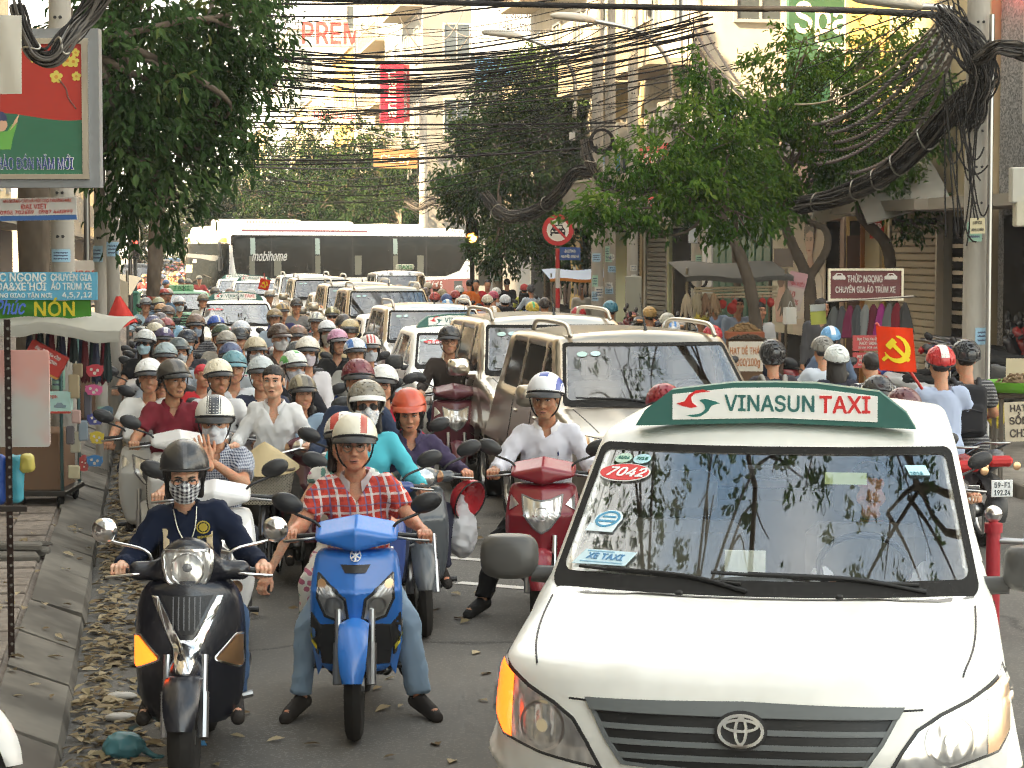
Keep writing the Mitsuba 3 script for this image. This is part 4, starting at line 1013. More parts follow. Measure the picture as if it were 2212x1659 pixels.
def cloth(c):
    return c if isinstance(c,str)and c in scene else M('cloth',c)
def dress_person(key,T,A,o):
    """writes the parts of a posed person"""
    def P(name,m,mat,local=None):
        v,t=m;w=v@A[:3,:3].T+A[:3,3]
        if mat.startswith('pat_'):
            q=((v if local is None else local)-T['P'])@T['R'];part(key,name,(w,t),mat,True,uv=np.stack([q[:,0]+.35*q[:,1],q[:,2]],1))
        else:part(key,name,(w,t),mat,True)
    P('body',T['body'],'skin_'+o.get('skin','mid'));P('shirt',T['shirt'],cloth(o.get('shirt',(.6,.6,.6))))
    P('trousers',T['trousers'],cloth(o.get('trousers',(.03,.035,.06))))
    for sh in T['shoes']:P('shoe',sh,M('rubber',o.get('shoes',(.03,.025,.022))))
    if o.get('collar'):
        r=.078
        def col(u,v):
            a=(u-.5)*2*2.75+PI/2+PI;z=.545-.03*v-.055*np.clip(np.cos((u-.5)*2*2.75-PI),0,1)**2*1.0-.028*v*(np.abs(u-.5)>.40)
            return np.stack([(r+.014*v)*np.cos(a),-.012+(r+.026*v)*np.sin(a)*1.0,z],-1)
        m=shell(sheet(col,26,3),.004);w=T['P']+m[0]@T['R'].T;P('collar',(w,m[1]),cloth(o['collar']if o['collar']is not True else o['shirt']))
    wear(key,T['head'],A,o)
_tr={}
def crowd_kit(pose,yaw,fem,slv,s):
    k=(pose,yaw,fem,slv)
    if k not in _tr:
        fn={'rider':rider_pose,'passenger':passenger_pose,'stand':stand_pose}[pose]
        T=trunk(fn(yaw=yaw,fem=fem,sleeve=slv,fold=.012,seed=len(_tr)))
        _tr[k]=T,[(n,mikit.ply(tri(m),None,smooth=True),n)for n,m in(('body',T['body']),('shirt',T['shirt']),('trousers',T['trousers']))]+[('shoe',mikit.ply(tri(m),None,smooth=True),'shoes')for m in T['shoes']]
    return _tr[k]
def crowd_person(label,x,y,yaw,o,pose='rider',group=None,s=1.0,name='person',z=0.0):
    """a person of the crowd in one of a few poses, in his own clothes"""
    T,K=crowd_kit(pose,o.get('look',0.0),1 if o.get('fem')else 0,.42 if o.get('short')else 1.0,s)
    A=mat4((x,y,z),PI+yaw)@np.diag([s,s,s,1.0])
    key=thing(name,label,'person',group)
    sh=o.get('shirt',(.5,.5,.5))
    if isinstance(sh,str)and sh.startswith('pat_'):
        dress_person(key,T,A,o)
    else:
        place_kit(key,K,A,{'body':'skin_'+o.get('skin','mid'),'shirt':M('cloth',sh),'trousers':M('cloth',o.get('trousers',(.03,.035,.06))),'shoes':M('rubber',(.03,.025,.022))})
        wear(key,T['head'],A,o)
    return key,A,T
# cloth patterns in metres on the garment
def pat(key,fn):return proc_mat('pat_'+key,fn,.9,sheen=.3)
def _band(t,w,lo,hi):
    f=t/w-dr.floor(t/w);return dr.select((f>lo)&(f<hi),1.0,0.0)
def _plaid(p,n,uv):
    u,v=uv.x+10,uv.y+10
    c=mikit.mix((.50,.055,.035),(.62,.60,.58),.85*_band(u,.085,.0,.16)+.0)
    c=mikit.mix(c,(.62,.58,.55),.7*_band(v,.085,.0,.14));c=mikit.mix(c,(.10,.13,.28),.75*_band(u,.085,.45,.55));c=mikit.mix(c,(.12,.13,.24),.7*_band(v,.085,.45,.54))
    return mikit.mix(c,(.28,.02,.02),.5*_band(u,.0425,.55,.95)*_band(v,.0425,.5,1.0))
pat('plaid_red',_plaid)
def _check(a,b,w):
    return lambda p,n,uv:mikit.mix(a,b,.5*_band(uv.x+10,w,0,.5)+.5*_band(uv.y+10,w,0,.5))
pat('gingham',_check((.50,.52,.56),(.03,.045,.10),.014));pat('gingham_mask',_check((.62,.62,.62),(.03,.03,.045),.022))
pat('plaid_maroon',_check((.05,.015,.02),(.30,.22,.20),.05));pat('plaid_yellow',_check((.42,.36,.05),(.06,.06,.03),.045))
pat('stripe_dark',lambda p,n,uv:mikit.mix((.04,.04,.045),(.20,.20,.205),_band(uv.y+10,.028,0,.38)))
pat('stripe_green',lambda p,n,uv:mikit.mix((.02,.025,.02),(.16,.32,.20),_band(uv.y+10,.05,0,.4)))
def _flor(a,b,c,k):
    def fn(p,n,uv):
        d,e,w=mikit.voronoi(uv.x*k+40,uv.y*k+40)
        return dr.select(d<.33,mikit.mix(b,c,dr.select(w>.5,1.0,0.0)),mi.Color3f(a))
    return fn
pat('floral',_flor((.66,.66,.62),(.45,.14,.22),(.12,.25,.22),26));pat('floral_mask',_flor((.64,.64,.64),(.35,.40,.50),(.55,.52,.50),60));pat('dots',_flor((.02,.02,.03),(.5,.5,.5),(.5,.5,.5),40));pat('floral_pink',_flor((.60,.50,.48),(.5,.12,.18),(.35,.3,.3),40))
# ------------------------------------------------------------------ buildings. Frames: across() faces the street on the right side, facing() faces the eye
def across(a,b,z=0):return frame(street(a,b,z),-SL,(0,0,1.0))
def facing(a,b,z=0):return frame(street(a,b,z),ST,(0,0,1.0))
def across_left(a,b,z=0):return frame(street(a,b,z),SL,(0,0,1.0))
def plate(A,x,y,w,h,t=.04,z=0.0):return xf(box((x+w/2,y+h/2,z+t/2),(w,h,t)),A)
def _plaster(c,c2):
    return lambda p,n,uv:mikit.mix(c,c2,mikit.fbm(p.x*.8,p.y*.8,p.z*.35,4))*(.86+.28*mikit.noise(p.x*5,p.y*5,p.z*.9))
for k,c,c2 in(('cream',(.36,.29,.165),(.45,.38,.25)),('white',(.36,.345,.30),(.46,.445,.40)),('grey',(.14,.14,.135),(.22,.22,.21)),('ochre',(.36,.235,.07),(.45,.31,.11)),('pale',(.24,.30,.33),(.33,.38,.40)),('pink',(.36,.25,.19),(.43,.32,.26))):
    proc_mat('plaster_'+k,_plaster(c,c2),.9)
def _granite(p,n,uv):
    d,e,w=mikit.voronoi(p.y*40+p.x*40,p.z*40);return mikit.mix((.09,.095,.10),(.30,.30,.31),w)*(.8+.3*mikit.noise(p.y*2,p.z*2,0))
proc_mat('granite',_granite,.35)
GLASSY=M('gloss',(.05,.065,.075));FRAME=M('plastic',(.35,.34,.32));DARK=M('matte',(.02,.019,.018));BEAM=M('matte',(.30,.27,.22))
def windows(key,A,w,h,base=3.4,floor=3.3,n=2,ww=1.1,wh=1.5,balcony=False,fr=FRAME):
    for f in range(int((h-base-.4)//floor)):
        z=base+f*floor+.9
        for i in range(n):
            x=w*(i+.5)/n
            k=part(key,'window',join([plate(A,x-ww/2-.07,z-.07,ww+.14,.07,.08),plate(A,x-ww/2-.07,z+wh,ww+.14,.07,.08),plate(A,x-ww/2-.07,z,.07,wh,.08),plate(A,x+ww/2,z,.07,wh,.08),plate(A,x-.025,z,.05,wh,.06)]),fr)
            part(k,'pane',plate(A,x-ww/2,z,ww,wh,.02,.005),GLASSY)
        if balcony:
            k=part(key,'balcony',join([plate(A,.2,z-1.0,w-.4,.14,1.0),plate(A,.2,z-.08,w-.4,.05,.05,.95)]+[plate(A,x,z-.86,.03,.8,.03,.95)for x in np.arange(.22,w-.25,.16)]),BEAM)
def shop(label,b0,b1,h,wall,a=12.0,depth=9,sill=True,n=2,balcony=False,cat='building',base=3.4,side=True,kw={}):
    key=thing('shop_house',label,cat);A=across(a,b1);w=b1-b0
    part(key,'wall',xf(box((w/2,h/2,-depth/2),(w-.02,h,depth)),A),wall)
    part(key,'cornice',xf(box((w/2,h+.08,-depth/2),(w+.16,.22,depth+.3)),A),BEAM)
    windows(key,A,w,h,base,n=n,balcony=balcony,**kw)
    if side:
        S=facing(a,b0-.0);windows(key,S,min(depth,6),h,base,n=2)
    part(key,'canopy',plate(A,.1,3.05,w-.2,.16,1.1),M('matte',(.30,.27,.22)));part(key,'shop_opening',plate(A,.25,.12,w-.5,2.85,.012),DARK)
    return key,A
def shutter(key,A,x,w,h=2.7,col=(.55,.47,.33),z=.12):
    k=part(key,'rolling_shutter',plate(A,x,z,w,h,.02,.01),M('matte',tuple(c*.6 for c in col)))
    for i,zz in enumerate(np.arange(z,z+h-.05,.115)):part(k,'slat',xf(rbox((x+w/2,zz+.055,.045),(w-.06,.098,.035),.012),A),M('plastic',col))
    part(k,'guide_rail',join([plate(A,x-.06,z,.08,h,.09),plate(A,x+w-.02,z,.08,h,.09)]),M('metal',(.4,.38,.34)))
def board(label,A,w,h,col,lines,name='sign_board',cat='sign',t=.06,rim=None,group=None):
    """a flat sign: lines are (text, capital height, x of its centre, y, width or None, colour)"""
    key=thing(name,label,cat,group);put_=part(key,'panel',xf(box((w/2,h/2,-t/2),(w,h,t)),A),M('plastic',col))
    if rim:part(key,'frame',join([plate(A,-.03,-.03,w+.06,.03,.02+t,-t),plate(A,-.03,h,w+.06,.03,.02+t,-t),plate(A,-.03,0,.03,h,.02+t,-t),plate(A,w,0,.03,h,.02+t,-t)]),M('metal',rim))
    for s,ch,x,y,ww,c in lines:part(key,'lettering',text(s,ch,A@frame((x,y,.002),(1,0,0),(0,1,0)),ww,True,depth=.006),M('plastic',c))
    return key
# right row, from the near end
k,A=shop('grey granite fronted building at the far right edge of the street',24,30.6,12,'granite',a=12.1,n=2)
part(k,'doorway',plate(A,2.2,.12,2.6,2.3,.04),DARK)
part(k,'red_sign',xf(text('THẨM M',.30,frame((0,0,0),(1,0,0),(0,1,0)),None,depth=.05),A@frame((1.0,6.05,.25),(1,0,0),(0,1,0))),'m_redlit',glow=(.35,.008,.006),label='glowing red letters reading THẨM M')
scene['m_redlit']={'type':'twosided','b':{'type':'principled','base_color':rgb((.7,.05,.04)),'roughness':.4}}
k,A=shop('beige shop house with a closed rolling shutter and an arched white canopy',30.7,35.2,9.5,'plaster_cream',n=1)
shutter(k,A,.35,2.2,2.75);part(k,'pier',plate(A,2.75,.12,.3,3,.15),BEAM);part(k,'grating',join([plate(A,3.2,.5+i*.2,1.1,.06,.05,.02)for i in range(11)]),M('metal',(.45,.42,.38)))
arc=lambda u,v:np.stack([.2+3.0*u,3.2+.75*np.sin(PI*u)*(1-.0*v)-.35*v,.1+1.3*v],-1)
part(k,'awning',xf(shell(sheet(arc,14,4),.03),A),M('plastic',(.52,.52,.47)))
key=thing('cloth_banner','small red cloth banner with white writing hanging above the shutter','banner');F=across(11.2,33.7,2.65)
part(key,'cloth',xf(shell(sheet(lambda u,v:np.stack([u*.72,v*.75,.03*np.sin(u*9)*(1-v)],-1),12,6),.006),F),M('cloth',(.50,.035,.03)))
for s,y,h in(('Cho thuê nguyên nhà',.52,.075),('0918.577.826',.16,.075)):part(key,'lettering',text(s,h,F@frame((.36,y,.035),(1,0,0),(0,1,0)),.62),M('plastic',(.75,.72,.7)))
k,A=shop('narrow ochre house with a dark doorway between the posters and the shutter',35.3,37.4,10.5,'plaster_ochre',n=1,side=False)
part(k,'doorway',plate(A,.15,.12,.95,2.6,.03),M('matte',(.075,.035,.025)));part(k,'door_panel',plate(A,1.2,.12,.75,2.9,.05),M('matte',(.50,.43,.27)));part(k,'door_panel',plate(A,1.15,.12,.05,2.9,.12),M('matte',(.42,.19,.06)))
k,A=shop('pale house with a spa, large posters on its ground floor',37.5,41.6,13.5,'plaster_pink',n=2,balcony=False)
key=thing('poster','tall beige poster of a smiling dark haired man in an open white shirt','poster');F=across(11.85,40.0,.9)@np.diag([1.25,1,1,1.0])
part(key,'sheet',plate(F,0,0,1.55,2.55,.03),M('plastic',(.60,.52,.42)))
def disc(F,x,y,rx,ry,z=.034,pts=None):return xf(extrude(circle(1,22,(0,0),rx,ry)if pts is None else pts,.006),F@frame((x,y,z),(1,0,0),(0,1,0)))
part(key,'shirt',disc(F,0,0,0,0,.034,[(.2,.3),(1.5,.3),(1.45,1.05),(1.2,1.28),(.95,1.35),(.72,1.30),(.45,1.1)]),M('plastic',(.66,.60,.52)));part(key,'neck',disc(F,0,0,0,0,.040,[(.78,1.5),(.98,1.5),(1.05,1.30),(.93,.95),(.76,1.28)]),M('plastic',(.55,.33,.23)))
part(key,'face',disc(F,.87,1.72,.20,.27,.046),M('plastic',(.60,.39,.29)));part(key,'hair',disc(F,0,0,0,0,.052,[(.62,1.72),(.62,1.95),(.70,2.10),(.88,2.18),(1.06,2.10),(1.12,1.95),(1.11,1.72),(1.06,1.88),(.90,1.92),(.70,1.86)]),M('plastic',(.02,.018,.016)))
part(key,'brow',join([disc(F,.79,1.79,.05,.010,.058),disc(F,.96,1.79,.05,.010,.058)]),M('plastic',(.03,.02,.02)));part(key,'eye',join([disc(F,.79,1.75,.035,.012,.058),disc(F,.96,1.75,.035,.012,.058)]),M('plastic',(.05,.03,.025)));part(key,'mouth',disc(F,.88,1.56,.065,.014,.058),M('plastic',(.45,.16,.14)))
part(key,'lettering',text('WHITE',.09,F@frame((1.3,.62,.036),(1,0,0),(0,1,0))),M('plastic',(.12,.11,.1)))
key=thing('poster','pale poster reading spa with a woman lying down, behind the forked trunk','poster');F=across(11.87,41.45,.9)
part(key,'sheet',plate(F,0,0,1.8,2.4,.03),M('plastic',(.56,.52,.40)));part(key,'lettering',text('spa',.26,F@frame((.75,1.95,.034),(1,0,0),(0,1,0))),M('plastic',(.10,.22,.12)));part(key,'lettering',text('z o n e',.11,F@frame((1.15,1.72,.034),(1,0,0),(0,1,0))),M('plastic',(.2,.22,.18)))
part(key,'dark_panel',disc(F,0,0,0,0,.034,[(.1,1.25),(1.7,1.25),(1.7,1.6),(.1,1.6)]),M('plastic',(.05,.03,.03)));part(key,'figure',disc(F,0,0,0,0,.036,[(.2,.55),(.5,.9),(.8,1.05),(1.1,.95),(1.6,.6),(1.7,.2),(.3,.2)]),M('plastic',(.58,.38,.30)));part(key,'hair',disc(F,.62,1.02,.24,.16,.044),M('plastic',(.14,.07,.04)))
board('vertical green sign reading Spa zone on the upper floor',facing(11.0,37.6,4.9),1.15,3.6,(.03,.095,.06),[('Spa',.52,.58,1.35,.95,(.62,.62,.58)),('zone',.20,.78,1.02,.52,(.62,.62,.58))],t=.15)
part('sign_board','leaf',xf(extrude(sg.Point(0,0).buffer(.28).intersection(sg.Point(.22,.12).buffer(.3)),.01),facing(11.0,37.6,4.9)@frame((.6,2.35,.004),(1,0,0),(0,1,0))),M('plastic',(.20,.36,.12)))
# the building plot behind sheet metal
key=thing('sheet_fence','dark green corrugated metal fence in front of the empty plot','fence');A=across(12.0,46.6)
for i in range(16):part(key,'panel_sheet',xf(rbox((.145+i*.285,1.75,(.02 if i%2 else 0)),(.262,3.4,.05),.02),A),M('plastic',(.045,.10,.065)))
part(key,'rail',join([plate(A,0,z,4.6,.06,.04,-.08)for z in(.5,1.7,3.2)]),M('metal',(.3,.3,.3)))
key=thing('sheet_fence','light grey corrugated metal fence left of the green one','fence');A=across(12.02,48.2)
for i in range(6):part(key,'panel_sheet',xf(rbox((.12+i*.25,1.7,(.02 if i%2 else 0)),(.23,3.3,.05),.02),A),M('plastic',(.42,.43,.42)))
k,A=shop('grey back building seen above the corrugated fences',41.8,48.0,8.5,'plaster_grey',a=15.5,n=3)
part(k,'lean_to_roof',xf(hull([(0,3.6,3.2),(6,4.4,3.2),(0,3.5,.2),(6,4.6,.2),(0,3.68,3.2),(6,4.48,3.2)]),A),M('plastic',(.40,.42,.36)))
k,A=shop('shop house with a dark slatted shutter and a pale green door frame',48.4,53.5,11,'plaster_white',n=2,balcony=True)
shutter(k,A,.6,2.2,2.8,(.16,.15,.12));part(k,'door_frame',join([plate(A,2.95,.12,.16,3.0,.10),plate(A,.45,2.95,2.6,.18,.10)]),M('plastic',(.50,.54,.30)))
key=thing('shop_canopy','bright red canopy with white stripes behind the concrete poles','canopy');F=across(11.9,52.0,3.0)
part(key,'cloth',xf(shell(sheet(lambda u,v:np.stack([u*2.2,.75-.75*v,.1+1.2*v],-1),8,4),.02),F),M('plastic',(.55,.045,.03)));part(key,'stripe',join([xf(shell(sheet(lambda u,v,x=x:np.stack([x+u*.13,.765-.75*v,.115+1.2*v],-1),2,4),.01),F)for x in(1.3,1.6,1.9)]),M('plastic',(.66,.64,.6)))
part(key,'post',plate(F,.3,-2.9,.2,2.9,.15,1.1),M('plastic',(.55,.045,.03)))
k,A=shop('cream shop house with a pale green front behind the cart of hanging bags',53.7,60,12.5,'plaster_cream',n=2,balcony=True)
part(k,'shop_front',plate(A,.4,.12,5.2,2.8,.05),M('matte',(.46,.50,.36)))
board('yellow sign with a red cross beside the pale shop front',across(11.8,62.2,.8),1.5,2.9,(.60,.38,.06),[('+',.7,.6,2.0,.5,(.55,.05,.04))],t=.08)
part('sign_board_001','emblem',xf(extrude([(.0,.35),(.28,0),(0,-.35),(-.28,0)],.01),across(11.8,62.2,.8)@frame((.75,1.1,.004),(1,0,0),(0,1,0))),M('plastic',(.7,.68,.62)))
board('pale poster of people in red clothes next to the yellow sign',across(11.8,65.2,.9),2.2,2.6,(.62,.58,.50),[('CHÚC MỪNG',.16,1.1,2.05,1.4,(.5,.08,.06)),('NĂM MỚI',.16,1.1,1.75,1.0,(.5,.08,.06))],name='poster',cat='poster')
part('poster_002','figure',join([xf(extrude(sg.Point(x,1.15).buffer(.10).union(sg.Polygon([(x-.2,.15),(x+.2,.15),(x+.14,1.0),(x-.14,1.0)])),.01),across(11.8,65.2,.9)@frame((0,0,.003),(1,0,0),(0,1,0)))for x in(.8,1.25,1.65)]),M('plastic',(.50,.06,.08)))
k,A=shop('white corner building with pot plants, last before the crossing',60.2,70,14,'plaster_white',n=3,balcony=True)
A=facing(12.2,69.9,9.0)
board('large white billboard reading THẾ GIỚI GIẢI TRÍ ĐẶC SẮC above the trees',facing(11.3,78,9.4),5.2,3.0,(.66,.70,.72),[('THẾ GIỚI GIẢI TRÍ ĐẶC SẮC',.26,2.25,1.25,2.65,(.08,.08,.09)),('CHẤT LƯỢNG HD SIÊU NÉT',.26,2.15,.78,2.40,(.08,.08,.09))],name='billboard',cat='billboard',t=.3)
part('billboard','post',join([xf(box((x,-4.5,-.3),(.25,9.4,.25)),facing(11.3,78,9.4))for x in(.8,4.4)]),M('metal',(.4,.4,.4)))
part('billboard','blue_panel',plate(facing(11.3,78,9.4),.1,-1.3,1.6,1.1,.1),M('plastic',(.08,.22,.45)))
# beyond the crossing
rows=[(98,106,20,'plaster_grey','grey apartment block with planted balconies beyond the crossing',2,True),(106.2,114,24,'plaster_pale','pale blue block beside the grey apartment block',2,False),(114.2,124,17,'plaster_cream','cream house with arched trim and vertical red signs',2,True),(124.2,137,26,'plaster_white','tall white block rising behind the cream house',3,False),(137.2,152,15,'plaster_ochre','ochre shop building lit by the sun down the street',4,False),(152.2,172,30,'plaster_white','tall pale tower with glass front far down the street',4,False),(172.2,200,14,'plaster_cream','long cream building far down the street',5,False),(200.2,240,22,'plaster_pale','pale block at the far end of the street',5,False),(240.2,300,16,'plaster_cream','low cream row at the far end of the street',6,False)]
for b0,b1,h,w,lab,n,bal in rows:shop(lab,b0,b1,h,w,a=12.5 if b0>110 else 12.0,n=n,balcony=bal,depth=12,kw=dict(ww=1.6))
def air_unit(A,x,y):
    key=thing('air_conditioner','grey air conditioner unit fixed to a shop house wall','air conditioner','air conditioners on the right row');part(key,'case',xf(rbox((x,y,.2),(.8,.55,.3),.02),A),M('plastic',(.5,.5,.47)));part(key,'fan',xf(mv(torus(.18,.02,20,5),(x-.1,y,.36)),A),M('plastic',(.1,.1,.1)))
for b,y in((36.9,5.2),(38.6,7.6),(43,5.0),(50.2,5.6),(52.8,8.6),(55.4,5.4),(58.6,8.7),(63,5.3),(67.5,8.6),(100,6.1),(108,9.4),(118,6.0)):air_unit(across(12.0 if b<110 else 12.5,b),0,y)
for b,z,w_,h_,c,s_ in((44.6,4.6,1.6,.9,(.06,.16,.38),'ĐIỆN THOẠI'),(50.9,4.1,2.6,.8,(.50,.05,.04),'THỜI TRANG'),(56.8,4.0,3.6,.9,(.08,.20,.42),'NHÀ THUỐC'),(61.6,7.0,.9,2.6,(.60,.56,.50),'KARAOKE')):
    if h_<1:board('shop sign reading %s on the right row'%s_,across(11.6,b+w_/2,z),w_,h_,c,[(s_,h_*.5,w_/2,h_*.25,w_*.8,(.65,.63,.6))],t=.12)
def vsign(label,o,w,h,col,s,ch,c):
    F=frame(o,ST,(0,0,1.0));key=thing('sign_board',label,'sign');part(key,'panel',xf(box((w/2,h/2,-.15),(w,h,.3)),F),M('plastic',col))
    part(key,'lettering',text(s,ch,F@frame((w*.5+ch*.38,h*.5,.004),(0,1,0),(-1,0,0)),h*.8,depth=.02),M('plastic',c))
vsign('vertical deep red sign with pale sideways letters, the wider of two',at(822,265,95),1.0,2.5,(.30,.015,.03),'animart',.42,(.52,.46,.42));vsign('narrow vertical red sign right of the wide red one',at(866,262,95.4),.38,2.4,(.32,.03,.03),'MARINO',.16,(.52,.42,.38))
key=thing('roof_letters','large red letters reading PREMI on a roof frame at the top left','sign');F=facing(12.3,136.8,14.9)
part(key,'lettering',text('PREMI',1.25,F@frame((-1.0,0,1.6),(1,0,0),(0,1,0)),4.2,depth=.2),M('plastic',(.60,.05,.05)));part(key,'frame',join([plate(F,-3.2,-.2,4.6,.1,.1,1.5),plate(F,-3.2,-3.4,.1,3.2,.1,1.4),plate(F,1.2,-3.4,.1,3.2,.1,1.4)]),M('metal',(.4,.4,.4)))
board('long pale board with pink letters reading HÀNG VIỆT NAM on the ochre building',facing(9.5,136.5,10.2),5.2,1.0,(.62,.55,.45),[('HÀNG VIỆT NAM',.45,2.6,.28,4.2,(.55,.10,.14))])
board('small brown sign with pale script hung out over the far pavement',facing(9.6,96,6.0),1.9,.8,(.30,.16,.07),[('Gia Sỹ',.36,.95,.22,1.3,(.6,.5,.35))])
# left row: mostly outside the picture; it shades the street
for i,(b0,b1,h,w)in enumerate(((-60,-24,20,'plaster_cream'),(-24,-8,21,'plaster_white'),(-8,8,20,'plaster_grey'),(8,24,21,'plaster_cream'),(24,40,19,'plaster_white'),(40,58,20,'plaster_ochre'),(58,74,17,'plaster_cream'),(98,120,12,'plaster_white'),(120.2,150,10,'plaster_grey'),(150.2,190,12,'plaster_cream'))):
    key=thing('shop_house',('house in the shaded row behind the left stalls' if b0<90 else 'house in the left row beyond the crossing'),'building','left row behind the stalls' if b0<90 else 'left row beyond the crossing');A=across_left(-4.4,b0);wd=b1-b0
    part(key,'wall',xf(box((wd/2,h/2,-5),(wd-.02,h,10)),A),w);windows(key,A,wd,h,n=max(2,int(wd//4)))
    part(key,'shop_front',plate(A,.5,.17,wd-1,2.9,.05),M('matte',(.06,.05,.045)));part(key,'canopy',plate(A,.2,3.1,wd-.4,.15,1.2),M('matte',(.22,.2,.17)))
# ------------------------------------------------------------------ poles, lamps, signs
POLEC='plaster_grey'
def _polec(p,n,uv):
    return mikit.mix((.27,.25,.215),(.42,.395,.35),mikit.fbm(p.x*3,p.y*3,p.z*1.2,4))*(.8+.3*mikit.noise(p.x*8,p.y*8,p.z*.7))
proc_mat('pole_concrete',_polec,.9,lambda p,n,uv:mikit.noise(p.x*40,p.y*40,p.z*40),.003)
prng=np.random.default_rng(5)
def pole(label,px,d,w,h,papers=0,arms=(),group=None):
    """a concrete pole w pixels wide at column px, distance d"""
    x=gx(px,d);r=w/FOC*d/2;key=thing('concrete_pole',label,'pole',group)
    part(key,'shaft',tube([(x,d,-.02),(x,d,h*.5),(x,d,h)],[r*1.08,r*.98,r*.85],14),'pole_concrete',40)
    holes=[cyl((x+s*r*.45,d-r*1.02,z),(x+s*r*.45,d-r*.6,z),.016,6)for z in np.arange(2.6,h-.3,.42)for s in(-.5,.5)]
    part(key,'bolt_hole',join(holes),M('matte',(.03,.03,.03)),kind='stuff')
    for i in range(papers):
        z=prng.uniform(.7,2.7);w_,h_=prng.uniform(.10,.20),prng.uniform(.10,.26);a=prng.uniform(-.5,.5);c=[(.28,.45,.58),(.30,.50,.40),(.60,.60,.56),(.55,.54,.5)][i%4]
        g=lambda u,v:np.stack([x+(r+.012)*np.sin(a+(u-.5)*w_/r),d-(r+.012)*np.cos(a+(u-.5)*w_/r),z+(v-.5)*h_],-1)
        k=part(key,'pasted_paper',sheet(g,4,1),M('matte',c),True)
        g2=lambda u,v,t:np.stack([x+(r+.015)*np.sin(a+(u-.5)*w_*.7/r),d-(r+.015)*np.cos(a+(u-.5)*w_*.7/r),z+h_*(t-.5)+(v-.5)*h_*.10],-1)
        part(k,'print',join([sheet(lambda u,v,t=t:g2(u,v,t),3,1)for t in(.25,.5,.72)]),M('matte',(.10,.13,.2)))
    return key,x,r
pole('front half of the pair of concrete poles near the middle, on the left',1290,47.6,26,9.5,6);pole('right half of the pair of concrete poles near the middle',1317,48.0,25,9.5,6)
pole('single concrete pole right of the pair, behind the red canopy leaves',1366,50,24,9.3,4)
pole('grey concrete pole beyond the crossing behind the coach',915,96,19,9.0);pole('thin dark concrete pole with meter boxes in front of the corrugated fence',1505,41,22,8.2,2)
PK,PX,PR=pole('thickest concrete pole, on the right pavement under the great cable tangle',2106,26.2,52,7.6,2)
pole('concrete pole with pasted papers beside the traffic light',1075,64,22,7.5,5);pole('bare concrete pole just left of the signal lamp',1052,66,9,6.5)
pole('concrete pole left of the sunlit ochre building',778,130,13,11)
pole('concrete pole behind the red and green poster',137,21.6,50,8.0,2);pole('weathered concrete pole right under the corner of the poster',218,24,26,5.2,2);pole('pale concrete pole behind the left stall',245,27,30,4.6,1)
for px,d,w,lab in((190,30,14,'thin grey steel post behind the left stall, nearer the big trunk'),(283,62,9,'dark steel post beside the green litter bin')):
    key=thing('steel_post',lab,'post');put(key,cyl((gx(px,d),d,0),(gx(px,d),d,4.2),w/FOC*d/2,10),M('metal',(.25,.25,.25)),40)
key=thing('steel_post','thin galvanised post with clamps and a hanging notice beside the thickest pole','post');x=gx(2135,26);put(key,cyl((x,26,.1),(x,26,5.2),.032,10),M('metal',(.5,.5,.5)),40)
def street_lamp(label,pts,d,head,mat=M('metal',(.5,.5,.48)),group=None):
    key=thing('street_lamp',label,'street lamp',group);P=[at(a,b,d)for a,b in pts];s=d/FOC
    part(key,'arm',tube(catmull(P,6),.045,8),mat,True);a=P[-1];u=np.array([head,0,.12*abs(head)]);u/=np.linalg.norm(u);L=.85
    part(key,'lamp_head',solid(lambda p:smax(d_ell(p,a+u*L*.5,(.46,.16,.11),rot([0,1,0],-math.asin(u[2])if head>0 else math.asin(u[2]))),(a[2]+.0+(p[...,0]-a[0])*u[2]/u[0]-.05)-p[...,2],.03),a+u*.42-.7,a+u*.42+.7,.035),M('plastic',(.48,.46,.40)),True)
    return key
street_lamp('street lamp whose long arm curves left from the pair of poles, the lower of two',[(1240,255),(1243,215),(1235,150),(1190,105),(1128,80)],48,-1)
street_lamp('street lamp whose head hangs left above the tall bushy tree, the upper of two',[(1447,260),(1450,190),(1440,125),(1385,70),(1285,45)],44,-1)
street_lamp('street lamp on the grey pole beyond the crossing, its head pointing left',[(915,250),(912,200),(960,175),(930,166)],96,-1)
street_lamp('curved street lamp over the coach, right one of two small ones',[(882,390),(880,340),(850,305),(805,288)],100,-1);street_lamp('curved street lamp over the coach, left one of two small ones',[(784,365),(782,350),(765,330),(730,318)],120,-1)
street_lamp('street lamp among the leaves over the coach roof',[(660,420),(655,380),(640,365),(622,362)],130,-1);street_lamp('street lamp far down over the coach front',[(620,440),(612,415),(600,411),(585,410)],140,-1)
street_lamp('bare tube lamp bracket at the top right over the shops',[(2060,20),(2030,16),(2000,14),(1990,14)],28,-1)
def signal(label,px,py,d,col,rad,lamp,dark=True):
    key=thing('traffic_light',label,'traffic light');c=at(px,py,d)
    part(key,'post',cyl((c[0],d+.12,0),(c[0],d+.12,c[2]+.5),.07,10),M('plastic',(.035,.035,.033)))
    part(key,'housing',rbox((c[0],d,c[2]-.02),(.36,.22,1.05),.03),M('plastic',(.02,.02,.02)))
    for i in(1,0,-1):
        z=c[2]+i*.33;n=part(key,'lamp',lens_disc((c[0],d-.11,z),(0,-1,0),.125),lamp if i==0 else M('plastic',(.05,.03,.02)),True,**({'glow':rad,'label':'lit '+col+' lamp'}if i==0 else{}))
        part(key,'visor',xf(lathe([(.14,0),(.15,.16)],14,0,PI),mat4((c[0],d-.11,z),0,PI/2)),M('plastic',(.02,.02,.02)),True)
scene['m_lampamber']={'type':'twosided','b':{'type':'principled','base_color':rgb((.9,.5,.1)),'roughness':.3}};scene['m_lampred']={'type':'twosided','b':{'type':'principled','base_color':rgb((.8,.05,.04)),'roughness':.3}}
